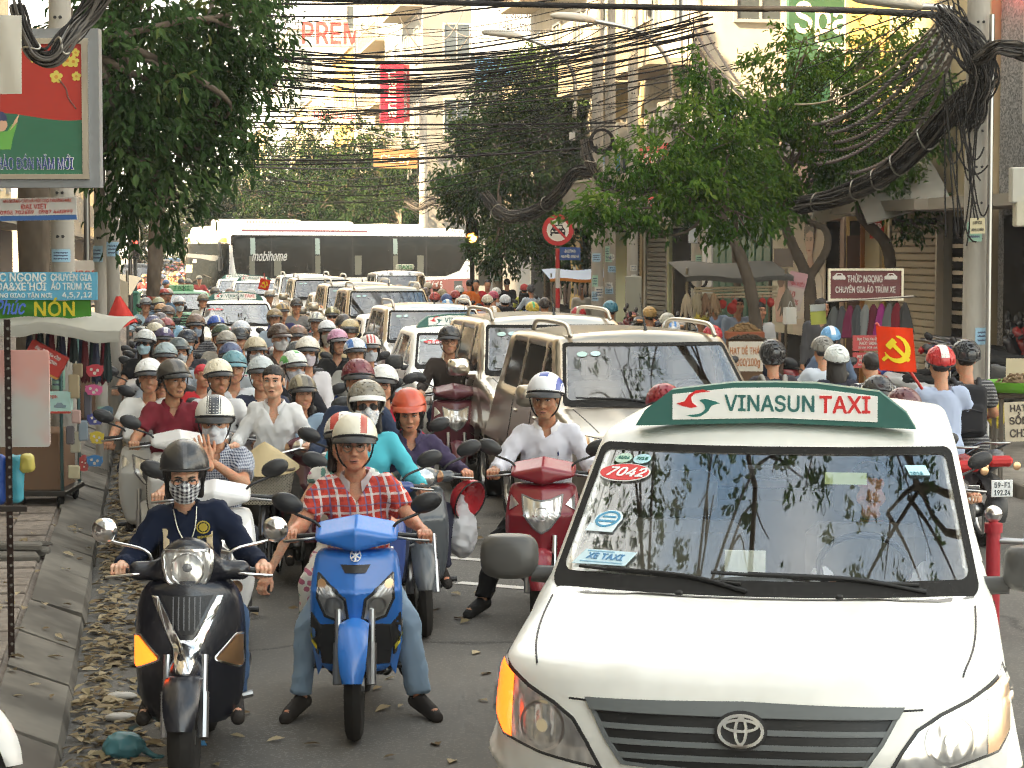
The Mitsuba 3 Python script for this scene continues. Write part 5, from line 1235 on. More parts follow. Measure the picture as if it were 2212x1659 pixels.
signal('traffic light with its amber lamp lit, on a dark post right of the coach',1020,514,62,'amber',(1.6,.42,.05),'m_lampamber')
signal('small far traffic light with its red lamp lit, left of the coach',290,524,74,'red',(.8,.02,.015),'m_lampred')
key=thing('green_box_light','small flat control box on the post of the amber traffic light','box');put(key,rbox((gx(1045,62),62,at(0,590,62)[2]),(.3,.2,.7),.02),M('plastic',(.32,.32,.30)))
# the round no-car sign and the street name
d=45;c=at(1205,497,d);F=frame((c[0],d,c[2]),(1,0,0),(0,0,1.0));key=thing('traffic_sign','round red and white sign with a crossed out car on a red and white post','traffic sign')
part(key,'disc',xf(mv(extrude(circle(.315,40),.02),(0,0,-.02)),F),M('plastic',(.48,.03,.025)));part(key,'field',xf(extrude(circle(.225,36),.006),F),M('plastic',(.66,.64,.58)))
car_=sg.Polygon([(-.15,-.12),(-.15,.0),(-.12,.035),(-.09,.105),(.09,.105),(.12,.035),(.15,0),(.15,-.12),(.115,-.12),(.115,-.075),(-.115,-.075),(-.115,-.12)]).difference(sg.Polygon([(-.09,.035),(-.07,.085),(.07,.085),(.09,.035)])).difference(sg.Point(-.11,-.02).buffer(.022)).difference(sg.Point(.11,-.02).buffer(.022)).difference(sg.box(-.06,-.035,.06,-.015))
part(key,'car_symbol',xf(extrude(car_,.004),F@frame((0,0,.008),(1,0,0),(0,1,0))),M('plastic',(.015,.015,.02)))
bar=sa.rotate(sg.box(-.24,-.022,.24,.022),-45,origin=(0,0)).intersection(sg.Point(0,0).buffer(.24));part(key,'crossing_bar',xf(extrude(bar,.003),F@frame((0,0,.0135),(1,0,0),(0,1,0))),M('plastic',(.48,.03,.025)))
for i in range(6):part(key,'post_band',cyl((c[0],d+.05,.1+i*.4),(c[0],d+.05,.498+i*.4),.045,12),M('plastic',(.55,.53,.5)if i%2==0 else(.45,.03,.025)),40)
board('blue street name plate reading ĐƯỜNG NGUYỄN SƠN HÀ under the round sign',frame(at(1209,562,44.9),(1,0,0),(0,0,1.0)),.42,.26,(.03,.07,.22),[('ĐƯỜNG',.055,.21,.155,.22,(.62,.62,.6)),('NGUYỄN SƠN HÀ',.052,.21,.05,.37,(.62,.62,.6))],name='street_name_plate',t=.02)
board('small notice plate reading LBFCO hung on the thickest pole',frame(at(2096,505,25.7),(1,0,.02),(-.02,0,1.0)),.17,.18,(.56,.51,.33),[('LBFCO',.035,.085,.11,.10,(.06,.05,.04)),('NHÀ CHÁO',.03,.085,.03,.14,(.06,.05,.04))],name='notice_plate',t=.01)
for i,(px,py,d,w,h,dp,c,lab)in enumerate(((2203,400,25,.22,.40,.18,(.42,.41,.36),'upper cream meter box on the far right wall'),(2206,455,25,.16,.36,.18,(.45,.42,.33),'lower cream meter box on the far right wall'),(1497,505,40.5,.16,.34,.14,(.42,.47,.52),'pale meter box on the pole before the fence'),(1515,497,40.5,.16,.22,.14,(.45,.44,.40),'grey meter box on the pole before the fence'),(1508,105,40.6,.26,.20,.16,(.50,.46,.36),'tan box high on the pole before the fence'),(1236,295,47.8,.13,.18,.12,(.5,.49,.45),'small pale box on the lamp arm at the pair of poles'),(1368,640,49.5,.36,.9,.2,(.36,.36,.30),'tall switch box low on the pavement by the single pole'))):
    key=thing('meter_box',lab,'meter box');p=at(px,py,d);put(key,rbox((p[0],d,p[2]),(w,dp,h),.015),M('plastic',c))
# ------------------------------------------------------------------ cables
crng=np.random.default_rng(8)
CAB=[M('rubber',(.012,.011,.011)),M('rubber',(.02,.018,.017)),M('rubber',(.045,.042,.04))];ROPE=M('rubber',(.20,.185,.165));GREYC=M('rubber',(.11,.10,.09))
def hang(p,q,sag,n=16):
    t=np.linspace(0,1,n)[:,None];c=np.asarray(p)*(1-t)+np.asarray(q)*t;c[:,2]-=(sag*4*t*(1-t))[:,0];return c
def cable(P,r,mat,label=None,group='overhead cables across the street',n=5):
    key=thing('overhead_cable',label or 'thin black cable slung over the street','cable',None if label else group);put(key,tube(P,r,n),mat,True)
def span(x0,y0,d0,x1,y1,d1,sag,r,m=0,label=None):cable(hang(at(x0,y0,d0),at(x1,y1,d1),sag),r,CAB[m],label)
span(560,-6,40,1660,20,38,.02,.052,0,'thickest black cable along the top, left half');span(1655,19,38,2035,33,29,-.02,.050,0,'thickest black cable along the top, right half');span(2035,33,29,2230,130,24,.05,.045,0,'thick black cable bending down over the thickest pole')
span(440,5,45,1350,-15,40,.10,.020);span(500,30,45,1320,-20,42,.22,.018)
bund=[(560,105,44,1530,20,39,.46),(540,118,44,1530,38,39,.46),(560,130,44,1540,48,39,.44),(520,126,46,1530,66,39,.42),(560,140,44,1545,78,39,.40),(500,150,46,1520,90,40,.36),(560,160,45,1500,60,40,.52),(540,172,45,1500,95,40,.34),(560,182,46,1480,120,41,.30),(520,120,46,1290,62,47,.30),(540,150,47,1300,100,48,.28),(540,190,47,1300,128,48,.28)]
for x0,y0,d0,x1,y1,d1,sg_ in bund:
    for k in range(2):span(x0,y0+k*5+crng.uniform(-14,14),d0,x1,y1+k*4+crng.uniform(-22,22),d1,sg_*crng.uniform(.55,1.5),crng.uniform(.011,.020),k)
for x0,y0,d0,x1,y1,d1,sg_,r in((520,225,50,1650,135,38,.40,.014),(470,235,52,1500,152,40,.32,.017),(470,250,52,1290,160,47,.30,.016),(450,262,54,1330,265,47,.06,.022),(440,272,54,1700,262,36,.10,.012),(430,300,60,1290,262,47,.18,.010),(420,340,60,1290,318,47,.16,.026),(420,352,60,920,352,95,.20,.030),(420,352,60,1060,330,60,.15,.022),(440,318,58,880,345,96,.2,.012),(430,385,64,920,372,95,.2,.012),(400,405,70,900,400,95,.2,.012),(300,440,80,920,420,95,.2,.010),(500,210,50,1260,215,47,.25,.008),(560,60,42,1250,90,47,.02,.007),(1100,130,60,1290,40,48,.05,.012),(915,168,96,1290,180,48,.3,.014),(700,300,90,1290,330,48,.2,.010),(1360,330,50,1700,250,37,.12,.010),(1320,95,48,1500,50,41,.05,.010),(1500,165,41,1900,20,30,.08,.010),(1310,420,48,1240,355,48,.02,.012),(1530,150,40,2212,-60,25,.1,.010),(1660,60,38,2060,90,28,.25,.007)):
    span(x0,y0,d0,x1,y1,d1,sg_,r,int(crng.integers(0,3)))
for i in range(34):  # the web of lighter lines over the crossing
    x0,x1=crng.uniform(380,640),crng.uniform(1230,1560);y0=crng.uniform(20,420);d0=crng.uniform(44,66);y1=y0*.62+crng.uniform(-120,90);span(x0,y0,d0,x1,y1,47 if x1<1400 else 40,crng.uniform(.05,1.1),crng.uniform(.005,.012),int(crng.integers(0,3)))
for i in range(14):
    y0=crng.uniform(150,380);span(crng.uniform(1300,1520),y0,46,crng.uniform(1900,2120),crng.uniform(20,260),27,crng.uniform(.1,.8),crng.uniform(.005,.010),int(crng.integers(0,3)))
for i in range(22):  # lines running down the far street
    y0=crng.uniform(395,520);span(crng.uniform(270,300),y0-18,120,crng.uniform(470,560),y0+crng.uniform(-25,15),150,crng.uniform(.1,.5),.022,int(crng.integers(0,2)))
for i,(x0,y0,x1,y1,s,m)in enumerate(((860,30,1040,30,3.1,1),(900,30,1000,25,1.9,2),(960,45,1085,40,1.2,2),(860,200,980,230,.9,1),(780,60,900,35,.8,1),(760,150,780,280,.3,0),(1340,180,1400,100,.6,2),(930,190,1010,290,.2,2))):
    cable(hang(at(x0,y0,92),at(x1,y1,92),s*.6),.022,[CAB[0],GREYC,ROPE][m],None,'slack lines by the pole beyond the crossing')
    labels['overhead_cable_%03d'%(used['overhead_cable']-1)]['label']='slack drooping line by the grey pole beyond the crossing'
def twist(P,r,seed):
    P=np.asarray(P);L=np.r_[0,np.cumsum(np.linalg.norm(np.diff(P,axis=0),axis=1))];n=int(L[-1]/.035);s=np.linspace(0,L[-1],n);Q=np.stack([np.interp(s,L,P[:,k])for k in range(3)],1);out=[]
    for k in(0,1):
        a=s/.045+k*PI;out.append(tube(Q+np.stack([np.cos(a)*r*.6,np.sin(a)*r*.3,np.sin(a)*r*.6],1),r*.62,4))
    return join(out)
for i,(x0,y0,xm,ym,x1,y1)in enumerate(((1500,60,1720,268,2040,35),(1505,75,1745,290,2050,45),(1510,40,1760,305,2060,55),(1500,90,1770,325,2070,60),(1490,100,1735,352,2080,80),(1495,120,1800,372,2060,110))):
    a,m,b=at(x0,y0,40),at(xm,ym,33.2-.06*i),at(x1,y1,27);t=np.linspace(0,1,30)[:,None];c=2*m-(a+b)/2
    key=thing('twisted_cable','grey twisted cable drooping in front of the light green tree','cable','twisted grey cables drooping before the tree');put(key,twist(a*(1-t)**2+2*c*t*(1-t)+b*t**2,.026,i),ROPE,True)
a,m,b=at(1505,95,40),at(1730,226,32),at(2030,40,27.5);t=np.linspace(0,1,26)[:,None];cable(a*(1-t)**2+2*(2*m-(a+b)/2)*t*(1-t)+b*t**2,.014,M('rubber',(.34,.29,.20)),'single pale cable drooping highest before the light green tree')
def bundle(label,pts,r0,r1,n,seed,ties=(),mat=CAB[1],wild=.10,pale=.25):
    """a sheaf of wires along a path: all its wires are one part, its ties another"""
    key=thing('cable_bundle',label,'cable bundle');r=np.random.default_rng(seed);P=catmull(pts,8);m=len(P);A,Bp=[],[]
    tg=np.gradient(P,axis=0);tg/=np.linalg.norm(tg,axis=1,keepdims=True);u=np.cross(tg,[0,1.0,0]);u/=np.linalg.norm(u,axis=1,keepdims=True);w=np.cross(tg,u);R=np.linspace(r0,r1,m)
    for k in range(n):
        g=r.random()*2*PI;q=math.sqrt(r.random());g2=g+r.normal(0,.5);tt=np.linspace(0,1,m);aa=g+(g2-g)*tt+.3*np.sin(tt*r.uniform(3,9)+r.random()*6);rr=R*q*(1+wild*np.sin(tt*r.uniform(5,14)+r.random()*6))
        Q=P+u*(rr*np.cos(aa))[:,None]+w*(rr*np.sin(aa))[:,None];(Bp if r.random()<pale else A).append(tube(Q,r.uniform(.007,.014),4,False))
    part(key,'wires',join(A),mat,True,kind='stuff')
    if Bp:part(key,'pale_wires',join(Bp),GREYC,True,kind='stuff')
    for f in ties:
        i=int(f*(m-1));k=np.linspace(0,2*PI,20);RR=R[i]*1.12;part(key,'tie',tube(P[i]+u[i]*(RR*np.cos(k))[:,None]+w[i]*(RR*np.sin(k))[:,None]+tg[i]*(.05*np.sin(k*2))[:,None],.011,5),M('metal',(.45,.43,.38)),True)
bundle('thickest sheaf of black cables sagging from the thickest pole down to the forked tree',[at(2140,165,26),at(2060,235,26.6),at(1985,315,27.6),at(1900,385,29),at(1810,425,30.5),at(1730,445,32)],.14,.115,120,1,(.36,.5,.62,.72,.9),wild=.16,pale=.3)
bundle('tangled knot of black cables round the top of the thickest pole',[at(2040,30,26.5),at(2085,90,26),at(2120,160,25.7),at(2105,225,25.8),at(2080,270,26)],.17,.13,70,2,wild=.55,pale=.15)
bundle('grey sheaf of cables leaving the thickest pole to the right edge',[at(2110,130,25.6),at(2160,105,25),at(2230,115,24)],.08,.12,40,3,pale=.6)
bundle('woven sheaf of pale cables under the bright branch right of the pair of poles',[at(1300,395,47),at(1350,408,45),at(1410,402,43),at(1470,390,41),at(1520,402,39),at(1600,430,36),at(1700,445,33)],.15,.13,60,4,(.2,.5),pale=.65)
bundle('pale sheaf of cables running down the left side of the pair of poles',[at(1262,300,47),at(1272,345,47),at(1290,375,47),at(1315,398,47)],.10,.13,34,5,(.4,),pale=.75)
bundle('sagging sheaf of cables from the tall bushy tree to the pair of poles',[at(1048,425,60),at(1075,455,59),at(1110,468,57),at(1160,455,55),at(1205,420,52),at(1240,375,49),at(1285,370,47.5)],.20,.13,60,6,(.2,.6),pale=.45)
bundle('tangle of cables low on the grey pole beyond the crossing',[at(880,440,94),at(905,450,93),at(930,438,93),at(955,440,93),at(1000,445,80)],.22,.2,40,7,wild=.3,pale=.4)
bundle('loops of grey cable hanging over the top edge of the red poster',[at(38,10,19),at(52,70,18.8),at(80,118,18.7),at(115,122,18.7),at(150,80,18.8),at(185,40,19),at(225,-20,19)],.055,.075,46,8,(.3,.6),wild=.45,pale=.6)
for i,(px,py,d,R_)in enumerate(((1300,303,46.8,.20),(1300,306,46.75,.23))):
    c=at(px,py,d);key=thing('cable_coil','coil of black cable hung on the pair of concrete poles','cable coil','coils on the pair of poles');put(key,xf(join([torus(R_+.010*k,.013,30,5)for k in range(4)]),mat4(c,0,PI/2,.12*i)),CAB[0],True)
c=at(1508,605,40.6);key=thing('cable_coil','coil of black cable at the foot of the pole before the fence','cable coil');put(key,xf(join([torus(.14+.01*k,.013,26,5)for k in range(4)]),mat4(c,0,PI/2)),CAB[0],True)
for i in range(16):  # loose ends round the thickest pole
    a=at(crng.uniform(2030,2130),crng.uniform(150,330),25.8+crng.uniform(-.2,.2));b=at(crng.uniform(2040,2175),crng.uniform(280,560),25.7);cable(hang(a,b,crng.uniform(.05,.45),12),.010,CAB[i%2],None);labels['overhead_cable_%03d'%(used['overhead_cable']-1)]={'label':'loose black cable end dangling round the thickest pole','category':'cable','group':'loose cable ends at the thickest pole'}
for i in range(14):
    a=at(1500+crng.uniform(-12,30),crng.uniform(20,200),40.7);b=at(1480+crng.uniform(-20,60),crng.uniform(120,260),40.6);cable(hang(a,b,crng.uniform(.1,.5),12),.010,CAB[i%3],None);labels['overhead_cable_%03d'%(used['overhead_cable']-1)]={'label':'loose cable end dangling from the pole with meter boxes','category':'cable','group':'loose cable ends at the pole with meter boxes'}
# ------------------------------------------------------------------ left: the poster, boards and the stall of car covers
WOOD=M('matte',(.17,.10,.06))
F=frame(at(-110,405,20),(1,0,0),(0,0,1.0));s=20/FOC;W_,H_=325*s,340*s
key=thing('poster','large red and green new year poster with yellow blossoms in a grey frame','poster')
part(key,'box',xf(box((W_/2,H_/2,-.08),(W_,H_,.16)),F),M('plastic',(.22,.235,.24)))
part(key,'inner_frame',join([plate(F,.09,.075,W_-.18,.045,.03),plate(F,.09,H_-.14,W_-.18,.05,.03),plate(F,W_-.15,.12,.055,H_-.26,.03)]),M('metal',(.62,.58,.52)))
cx=W_-.15;wave=[(.0,.62+.02)]+[(cx*t,.60+.05*t+.05*math.sin(t*5))for t in np.linspace(.1,1,10)]
part(key,'green_field',xf(extrude([(0,.12),(cx,.12)]+wave[::-1],.004),F),M('plastic',(.035,.15,.085)));part(key,'red_field',xf(extrude(wave+[(cx,H_-.14),(0,H_-.14)],.004),F),M('plastic',(.42,.035,.03)))
def flower(x,y,r):return sg.MultiPolygon([sg.Point(x+r*.6*math.cos(a),y+r*.6*math.sin(a)).buffer(r*.38)for a in np.arange(5)*2*PI/5+.3]).buffer(0).union(sg.Point(x,y).buffer(r*.5))
for x,y,r in((.955,.985,.06),(1.055,1.13,.062),(1.11,1.12,.055),(.76,1.15,.045),(1.135,.99,.045),(1.13,1.20,.04)):
    n=part(key,'blossom',xf(extrude(flower(x+.02,y,r),.004),F@frame((0,0,.0045),(1,0,0),(0,1,0))),M('plastic',(.60,.50,.10)));part(n,'centre',xf(extrude(circle(r*.28,10,(x+.02,y)),.003),F@frame((0,0,.009),(1,0,0),(0,1,0))),M('plastic',(.55,.25,.05)))
part(key,'twig',xf(tube(catmull([(1.0,.96,.008),(1.06,.88,.008),(1.08,.80,.008),(1.15,.70,.008)],4),.006,4),F),M('plastic',(.12,.05,.04)))
part(key,'figure',xf(join([extrude(circle(.062,18,(.47,.56)),.004),extrude([(.60,.60),(.64,.66),(.62,.58),(.55,.50)],.004)]),F@frame((0,0,.0045),(1,0,0),(0,1,0))),M('plastic',(.60,.38,.26)))
part(key,'figure__dress',xf(extrude([(.40,.34),(.56,.34),(.58,.44),(.62,.57),(.57,.56),(.53,.50),(.42,.50)],.004),F@frame((0,0,.0045),(1,0,0),(0,1,0))),M('plastic',(.14,.38,.08)));part(key,'figure__cap',xf(extrude(sg.Point(.46,.61).buffer(.07).intersection(sg.box(.3,.595,.6,.8)),.003),F@frame((0,0,.009),(1,0,0),(0,1,0))),M('plastic',(.05,.06,.14)))
L_=F@frame((.752,.165,.006),(1,0,0),(0,1,0));part(key,'lettering_edge',text('CHÀO ĐÓN NĂM MỚI',.104,L_@frame((0,-.003,0),(1,0,0),(0,1,0)),.745,depth=.004),M('plastic',(.66,.66,.64)));part(key,'lettering',text('CHÀO ĐÓN NĂM MỚI',.098,L_@frame((0,0,.005),(1,0,0),(0,1,0)),.73,False,depth=.004),M('plastic',(.05,.06,.28)))
board('white board reading ĐẠI VIỆT with phone numbers below the poster',frame(at(-20,478,20.3),(1,0,.02),(-.02,0,1.0)),.785,.205,(.60,.58,.55),[('HH QUẢNG CÁO VÀ HỘI CHỢ THƯƠNG MẠI',.026,.43,.165,.62,(.5,.08,.06)),('ĐẠI VIỆT',.042,.40,.105,.24,(.5,.07,.06)),('0903 702689   0987 440899',.032,.42,.06,.66,(.5,.07,.06))],t=.02)
part('sign_board_005' if 'sign_board_005' in labels else 'sign_board','band',plate(frame(at(-20,478,20.3),(1,0,.02),(-.02,0,1.0)),0,0,.785,.045,.004),M('plastic',(.05,.13,.36)))
key=thing('cloth_banner','pale hanging cloth banner in the top left corner','banner');F=frame(at(-60,203,15),(1,0,0),(0,0,1.0));put(key,xf(shell(sheet(lambda u,v:np.stack([u*.335,v*.525,.012*np.sin(u*8+v*3)],-1),12,10),.004),F),M('cloth',(.56,.53,.46)),True)
# the cart
d=20.2;G=lambda px,py,dd=d:at(px,py,dd)
board('blue board reading THỨC NGỌNG CHUYÊN GIA on top of the left stall',frame(G(-110,648,19.6),(1,0,0),(0,0,1.0)),320*19.6/FOC,60*19.6/FOC,(.10,.32,.46),[('THỨC NGỌNG',.070,.56,.165,.60,(.62,.64,.62)),('HONDA&XE HƠI',.066,.55,.085,.62,(.62,.64,.62)),('ĐẶT HÀNG GIAO TẬN NƠI',.036,.58,.022,.66,(.62,.64,.62)),('CHUYÊN GIA',.060,1.08,.170,.36,(.62,.64,.62)),('ÁO TRÙM XE',.058,1.08,.092,.36,(.62,.64,.62)),('4,5,7,12',.045,1.13,.024,.26,(.62,.64,.62))],t=.03)
key=thing('stall','left stall with a grey tarpaulin awning on wheels, hung with car covers and masks','stall')
part(key,'banner',xf(shell(sheet(lambda u,v:np.stack([-.2+u*1.25,.0+.16*v+.012*np.sin(u*14),.02*np.sin(u*11+v*4)],-1),22,4),.004),frame(G(-60,686,19.65),(1,0,0),(0,0,1.0))),M('cloth',(.06,.20,.03)),True);part(key,'banner__lettering',text('NÓN',.12,frame(G(118,682,19.58),(1,0,0),(0,0,1.0)),.36),M('cloth',(.45,.38,.03)));part(key,'banner__script',text('Phúc',.12,frame(G(20,678,19.58),(1,0,0),(0,0,1.0)),.26,lean=.25),M('cloth',(.08,.14,.45)))
def awn(u,v):
    x=-.55+1.62*u;sag=.025*np.sin(u*PI*3)**2;return np.stack([x,-.25+v*1.0,.04-.10*np.abs(u-.5)*2*0+.11*(1-np.abs(2*u-1.1))-sag-.10*(1-v)**2],-1)
o=G(20,700,19.9);part(key,'awning',mv(shell(sheet(awn,24,8),.008),(o[0],o[1]-.25,o[2])),M('cloth',(.30,.29,.25)),True)
part(key,'awning_edge',mv(shell(sheet(lambda u,v:np.stack([-.55+1.62*u,-.26+0*u,-.06+.11*(1-np.abs(2*u-1.1))-.025*np.sin(u*PI*3)**2-.10*v-.008*np.sin(u*30)],-1),24,3),.006),(o[0],o[1]-.25,o[2])),M('cloth',(.33,.32,.28)),True)
zt=1.72
for x in(-.95,.30):
    for yy in(19.75,20.55):part(key,'post',cyl((gx(70,20)+x+.0,yy,.30),(gx(70,20)+x,yy,zt+.1),.016,8),M('metal',(.12,.22,.22)))
bx=gx(70,20)
part(key,'cabinet',rbox((bx-.32,20.15,.58),(1.18,.72,.52),.01),WOOD);part(key,'deck',rbox((bx-.32,20.1,.305),(1.34,.86,.05),.008),M('metal',(.10,.10,.095)))
for x in(.28,-.85):
    for yy in(19.78,20.45):part(key,'castor',join([mv(xf(torus(.055,.022,20,8),rot([0,1,0],PI/2)),(bx+x,yy,.247)),cyl((bx+x-.02,yy,.247),(bx+x+.02,yy,.247),.05,14),box((bx+x,yy,.295),(.05,.09,.02))]),M('rubber',(.02,.02,.02)),40)
grng=np.random.default_rng(4)
def fold_cover(name,label,x,y,z,h,w,c,group):
    """a folded cover hung by its neck: a pleated tapering sheaf"""
    ph=grng.random()*6
    def fn(u,v):
        a=u*2*PI;r=w*(.18+.82*v**.7)*(1+.22*np.sin(a*5+ph));return np.stack([r*np.cos(a)*.5,r*np.sin(a)*.30,-h*v+.02*np.sin(a*3+ph)*v],-1)
    key=thing(name,label,'cover',group);put(key,mv(sheet(fn,26,6),(x,y,z)),M('cloth',c),True)
cols=[(.03,.035,.06),(.14,.02,.03),(.02,.03,.03),(.05,.06,.10),(.10,.02,.025),(.03,.05,.05)]
for i in range(15):
    x=gx(62+i*12.0,19.7);fold_cover('folded_cover','dark folded vehicle cover hanging under the left awning',x,19.72+.1*(i%2),1.80+grng.uniform(-.03,.02),(.30 if i<9 else .46)+grng.uniform(-.05,.08),.075,cols[i%6],'covers hanging under the left awning')
key=thing('umbrella_bundle','red cloth bundle hanging at the right corner of the left stall','cloth');put(key,mv(sheet(lambda u,v:np.stack([(.02+.15*v)*np.cos(u*2*PI)*(1+.2*np.sin(u*25)),(.02+.08*v)*np.sin(u*2*PI),-.34*v+.08*np.cos(u*2*PI)*v],-1),20,5),(gx(256,22.5),22.5,at(0,640,22.5)[2])),M('cloth',(.52,.05,.035)),True)
key=thing('carton','red carton with white lettering tilted inside the left stall','carton');F=frame(G(52,778,19.62),(.86,0,-.46),(.46,0,.86));part(key,'box',xf(box((.16,.10,-.05),(.36,.20,.10)),F),M('matte',(.42,.05,.035)));part(key,'edge',xf(box((.16,-.012,-.05),(.36,.02,.104)),F),M('matte',(.45,.20,.05)))
part(key,'lettering',text('Bạt Thú Xe Ôtô',.030,F@frame((.16,.145,.003),(1,0,0),(0,1,0)),.25,lean=.2),M('plastic',(.68,.64,.6)));part(key,'lettering',text('PHÚC THỊNH',.030,F@frame((.17,.09,.003),(1,0,0),(0,1,0)),.22),M('plastic',(.68,.64,.6)))
key=thing('carton','pale green carton with a printed car beside the white panel','carton');F=frame(G(103,893,19.6),(1,0,0),(0,0,1.0));part(key,'box',xf(box((.10,.095,-.06),(.205,.19,.12)),F),M('matte',(.34,.50,.46)));part(key,'lettering',text('THỊNH',.026,F@frame((.05,.135,.003),(1,0,0),(0,1,0)),.075),M('plastic',(.5,.10,.08)))
part(key,'car_print',xf(extrude([(.06,.05),(.16,.05),(.165,.07),(.14,.075),(.125,.095),(.085,.095),(.07,.075),(.055,.07)],.003),F),M('plastic',(.18,.24,.27)));part(key,'band',plate(F,0,0,.205,.018,.004),M('plastic',(.45,.06,.04)))
for i,(px,py,w,h,c,lab)in enumerate(((160,835,24,52,(.36,.29,.18),'beige packets'),(168,800,22,30,(.28,.22,.14),'brown packets'),(205,800,36,30,(.50,.06,.08),'red face mask'),(203,842,36,26,(.55,.12,.26),'pink face mask'),(206,905,34,28,(.07,.08,.26),'navy face mask'),(232,890,24,30,(.10,.16,.22),'checked blue face mask'),(210,945,30,30,(.58,.45,.05),'yellow face mask'),(205,995,34,28,(.05,.19,.42),'blue face mask'),(182,1000,20,40,(.40,.06,.06),'dark red face mask'),(165,900,20,30,(.50,.34,.30),'rose socks'),(180,930,20,44,(.25,.32,.38),'grey socks'),(163,955,22,46,(.42,.40,.30),'cream gloves'),(160,1020,26,30,(.55,.50,.33),'yellow sponges'),(152,940,18,40,(.12,.11,.12),'black gloves'),(190,875,16,60,(.10,.10,.12),'dark belt'))):
    key=thing('hanging_pack',lab+' in a clear pack hanging on the side of the left stall','pack');dd=19.62+.02*(i%3);s_=dd/FOC;F=frame(at(px,py,dd),(1,0,.05*((i%3)-1)),(0,0,1.0));w,h=w*s_,h*s_
    if 'mask' in lab:o_=sa.scale(sg.Point(0,0).buffer(1,16),w*.52,h*.45).union(sg.Polygon([(-w*.5,h*.3),(w*.5,h*.3),(w*.35,-h*.4),(-w*.35,-h*.4)]).buffer(.003));part(key,'cloth',xf(extrude(o_,.012),F),M('cloth',c));part(key,'print',xf(extrude(sg.MultiPolygon([sg.Point(-w*.2,.01).buffer(w*.09),sg.Point(w*.18,.0).buffer(w*.09),sg.Point(0,-h*.2).buffer(w*.10)]),.003),F@frame((0,0,.013),(1,0,0),(0,1,0))),M('cloth',(.6,.56,.5)))
    else:part(key,'cloth',xf(rbox((0,0,0),(w,h,.03),.01),F),M('cloth',c))
    part(key,'wrapper',xf(box((0,.01,.022),(w*1.25,h*1.35,.001)),F),LENS)
# white panel on its perforated post, bags
d=12.4;key=thing('panel_sign','pale worn panel with a red tinted corner fixed to a rusty perforated post','sign');F=frame(at(-60,965,d),(1,0,0),(0,0,1.0));s_=d/FOC
part(key,'panel',xf(extrude(sg.box(0,0,170*s_,210*s_).buffer(-.02).buffer(.02),.02),F),M('plastic',(.40,.39,.36)))
def _panel(p,n,uv):return mikit.mix((.40,.39,.36),(.55,.20,.16),mikit.smoothstep(.35,.9,(p.z-1.35)*2.0+mikit.fbm(p.x*5,p.z*5,0,3)-.45)*.7)
proc_mat('panel_paint',_panel,.5);scene[key+'__panel']['bsdf']={'type':'ref','id':'panel_paint'}
key=thing('perforated_post','dark rusty perforated angle post in the left foreground','post');x=gx(15,12.3);z0,z1=.17,at(0,690,12.3)[2]
part(key,'angle',join([box((x,12.3,(z0+z1)/2),(.036,.003,z1-z0)),box((x-.017,12.318,(z0+z1)/2),(.003,.036,z1-z0))]),M('metal',(.075,.055,.05)));part(key,'hole',join([cyl((x+.004,12.2955,z),(x+.004,12.298,z),.008,8)for z in np.arange(z0+.05,z1,.055)]),M('matte',(.16,.15,.13)),kind='stuff')
key=thing('brace_bar','short perforated bar across the foot of the post in the left foreground','bar');put(key,rbox((gx(10,12.28),12.28,at(0,1098,12.3)[2]),(.22,.012,.035),.004),M('metal',(.10,.09,.085)))
for i,(px,py,w,h,c,lab)in enumerate(((-4,1035,26,110,(.02,.06,.26),'deep blue bundle in plastic'),(34,1035,26,105,(.05,.26,.33),'teal bundle in plastic'),(58,1000,24,40,(.42,.36,.08),'yellow bag'))):
    key=thing('plastic_bundle',lab+' hanging below the pale panel','bundle');dd=12.6;s_=dd/FOC;c_=at(px,py,dd);r=np.array([w*s_*.62,.05,h*s_*.5])
    put(key,solid(lambda p:d_box(p,c_,r,.03)+.012*(meshkit.noise(p*[40,40,14],i)-.5),c_-r-.04,c_+r+.04,.010),M('plastic',c),True)
# further stalls on the left
key=thing('stall','far left stall with a cream plastic sheet roof behind the blue board','stall');d=30;o=at(215,600,d)
part(key,'roof',mv(shell(sheet(lambda u,v:np.stack([-.45+.9*u,-.2+v*.9,.24-.30*u+.05*np.sin(u*5+v*3)-.12*(1-v)],-1),14,6),.006),o),M('cloth',(.50,.42,.30)),True);part(key,'side',mv(shell(sheet(lambda u,v:np.stack([-.1+.52*u,-.2+0*u,.16-.22*u-.45*v],-1),8,6),.006),o),M('cloth',(.46,.40,.30)),True)
for x in(-.42,.40):part(key,'post',cyl((o[0]+x,d-.15,.17),(o[0]+x,d-.15,o[2]+.1),.02,8),M('metal',(.2,.18,.16)))
part(key,'counter',rbox((o[0],d+.1,.6),(.9,.6,.8),.02),M('matte',(.20,.12,.08)))
board('white board with red letters reading NGỌC on the far left stall',frame(at(150,618,29.5),(1,0,0),(0,0,1.0)),.40,.34,(.58,.52,.45),[('NGỌC',.085,.2,.12,.33,(.5,.08,.05)),('TY',.05,.22,.03,.1,(.5,.08,.05))],t=.02)
key=thing('litter_bin','dark green wheeled litter bin at the kerb beyond the left stalls','litter bin');x,y=gx(281,74),74;part(key,'body',hull([(x+a*.26,y+b_*.26,.12)for a in(-1,1)for b_ in(-1,1)]+[(x+a*.32,y+b_*.32,1.0)for a in(-1,1)for b_ in(-1,1)]),M('plastic',(.04,.15,.11)));part(key,'lid',rbox((x,y,1.05),(.70,.72,.12),.04),M('plastic',(.05,.18,.13)))
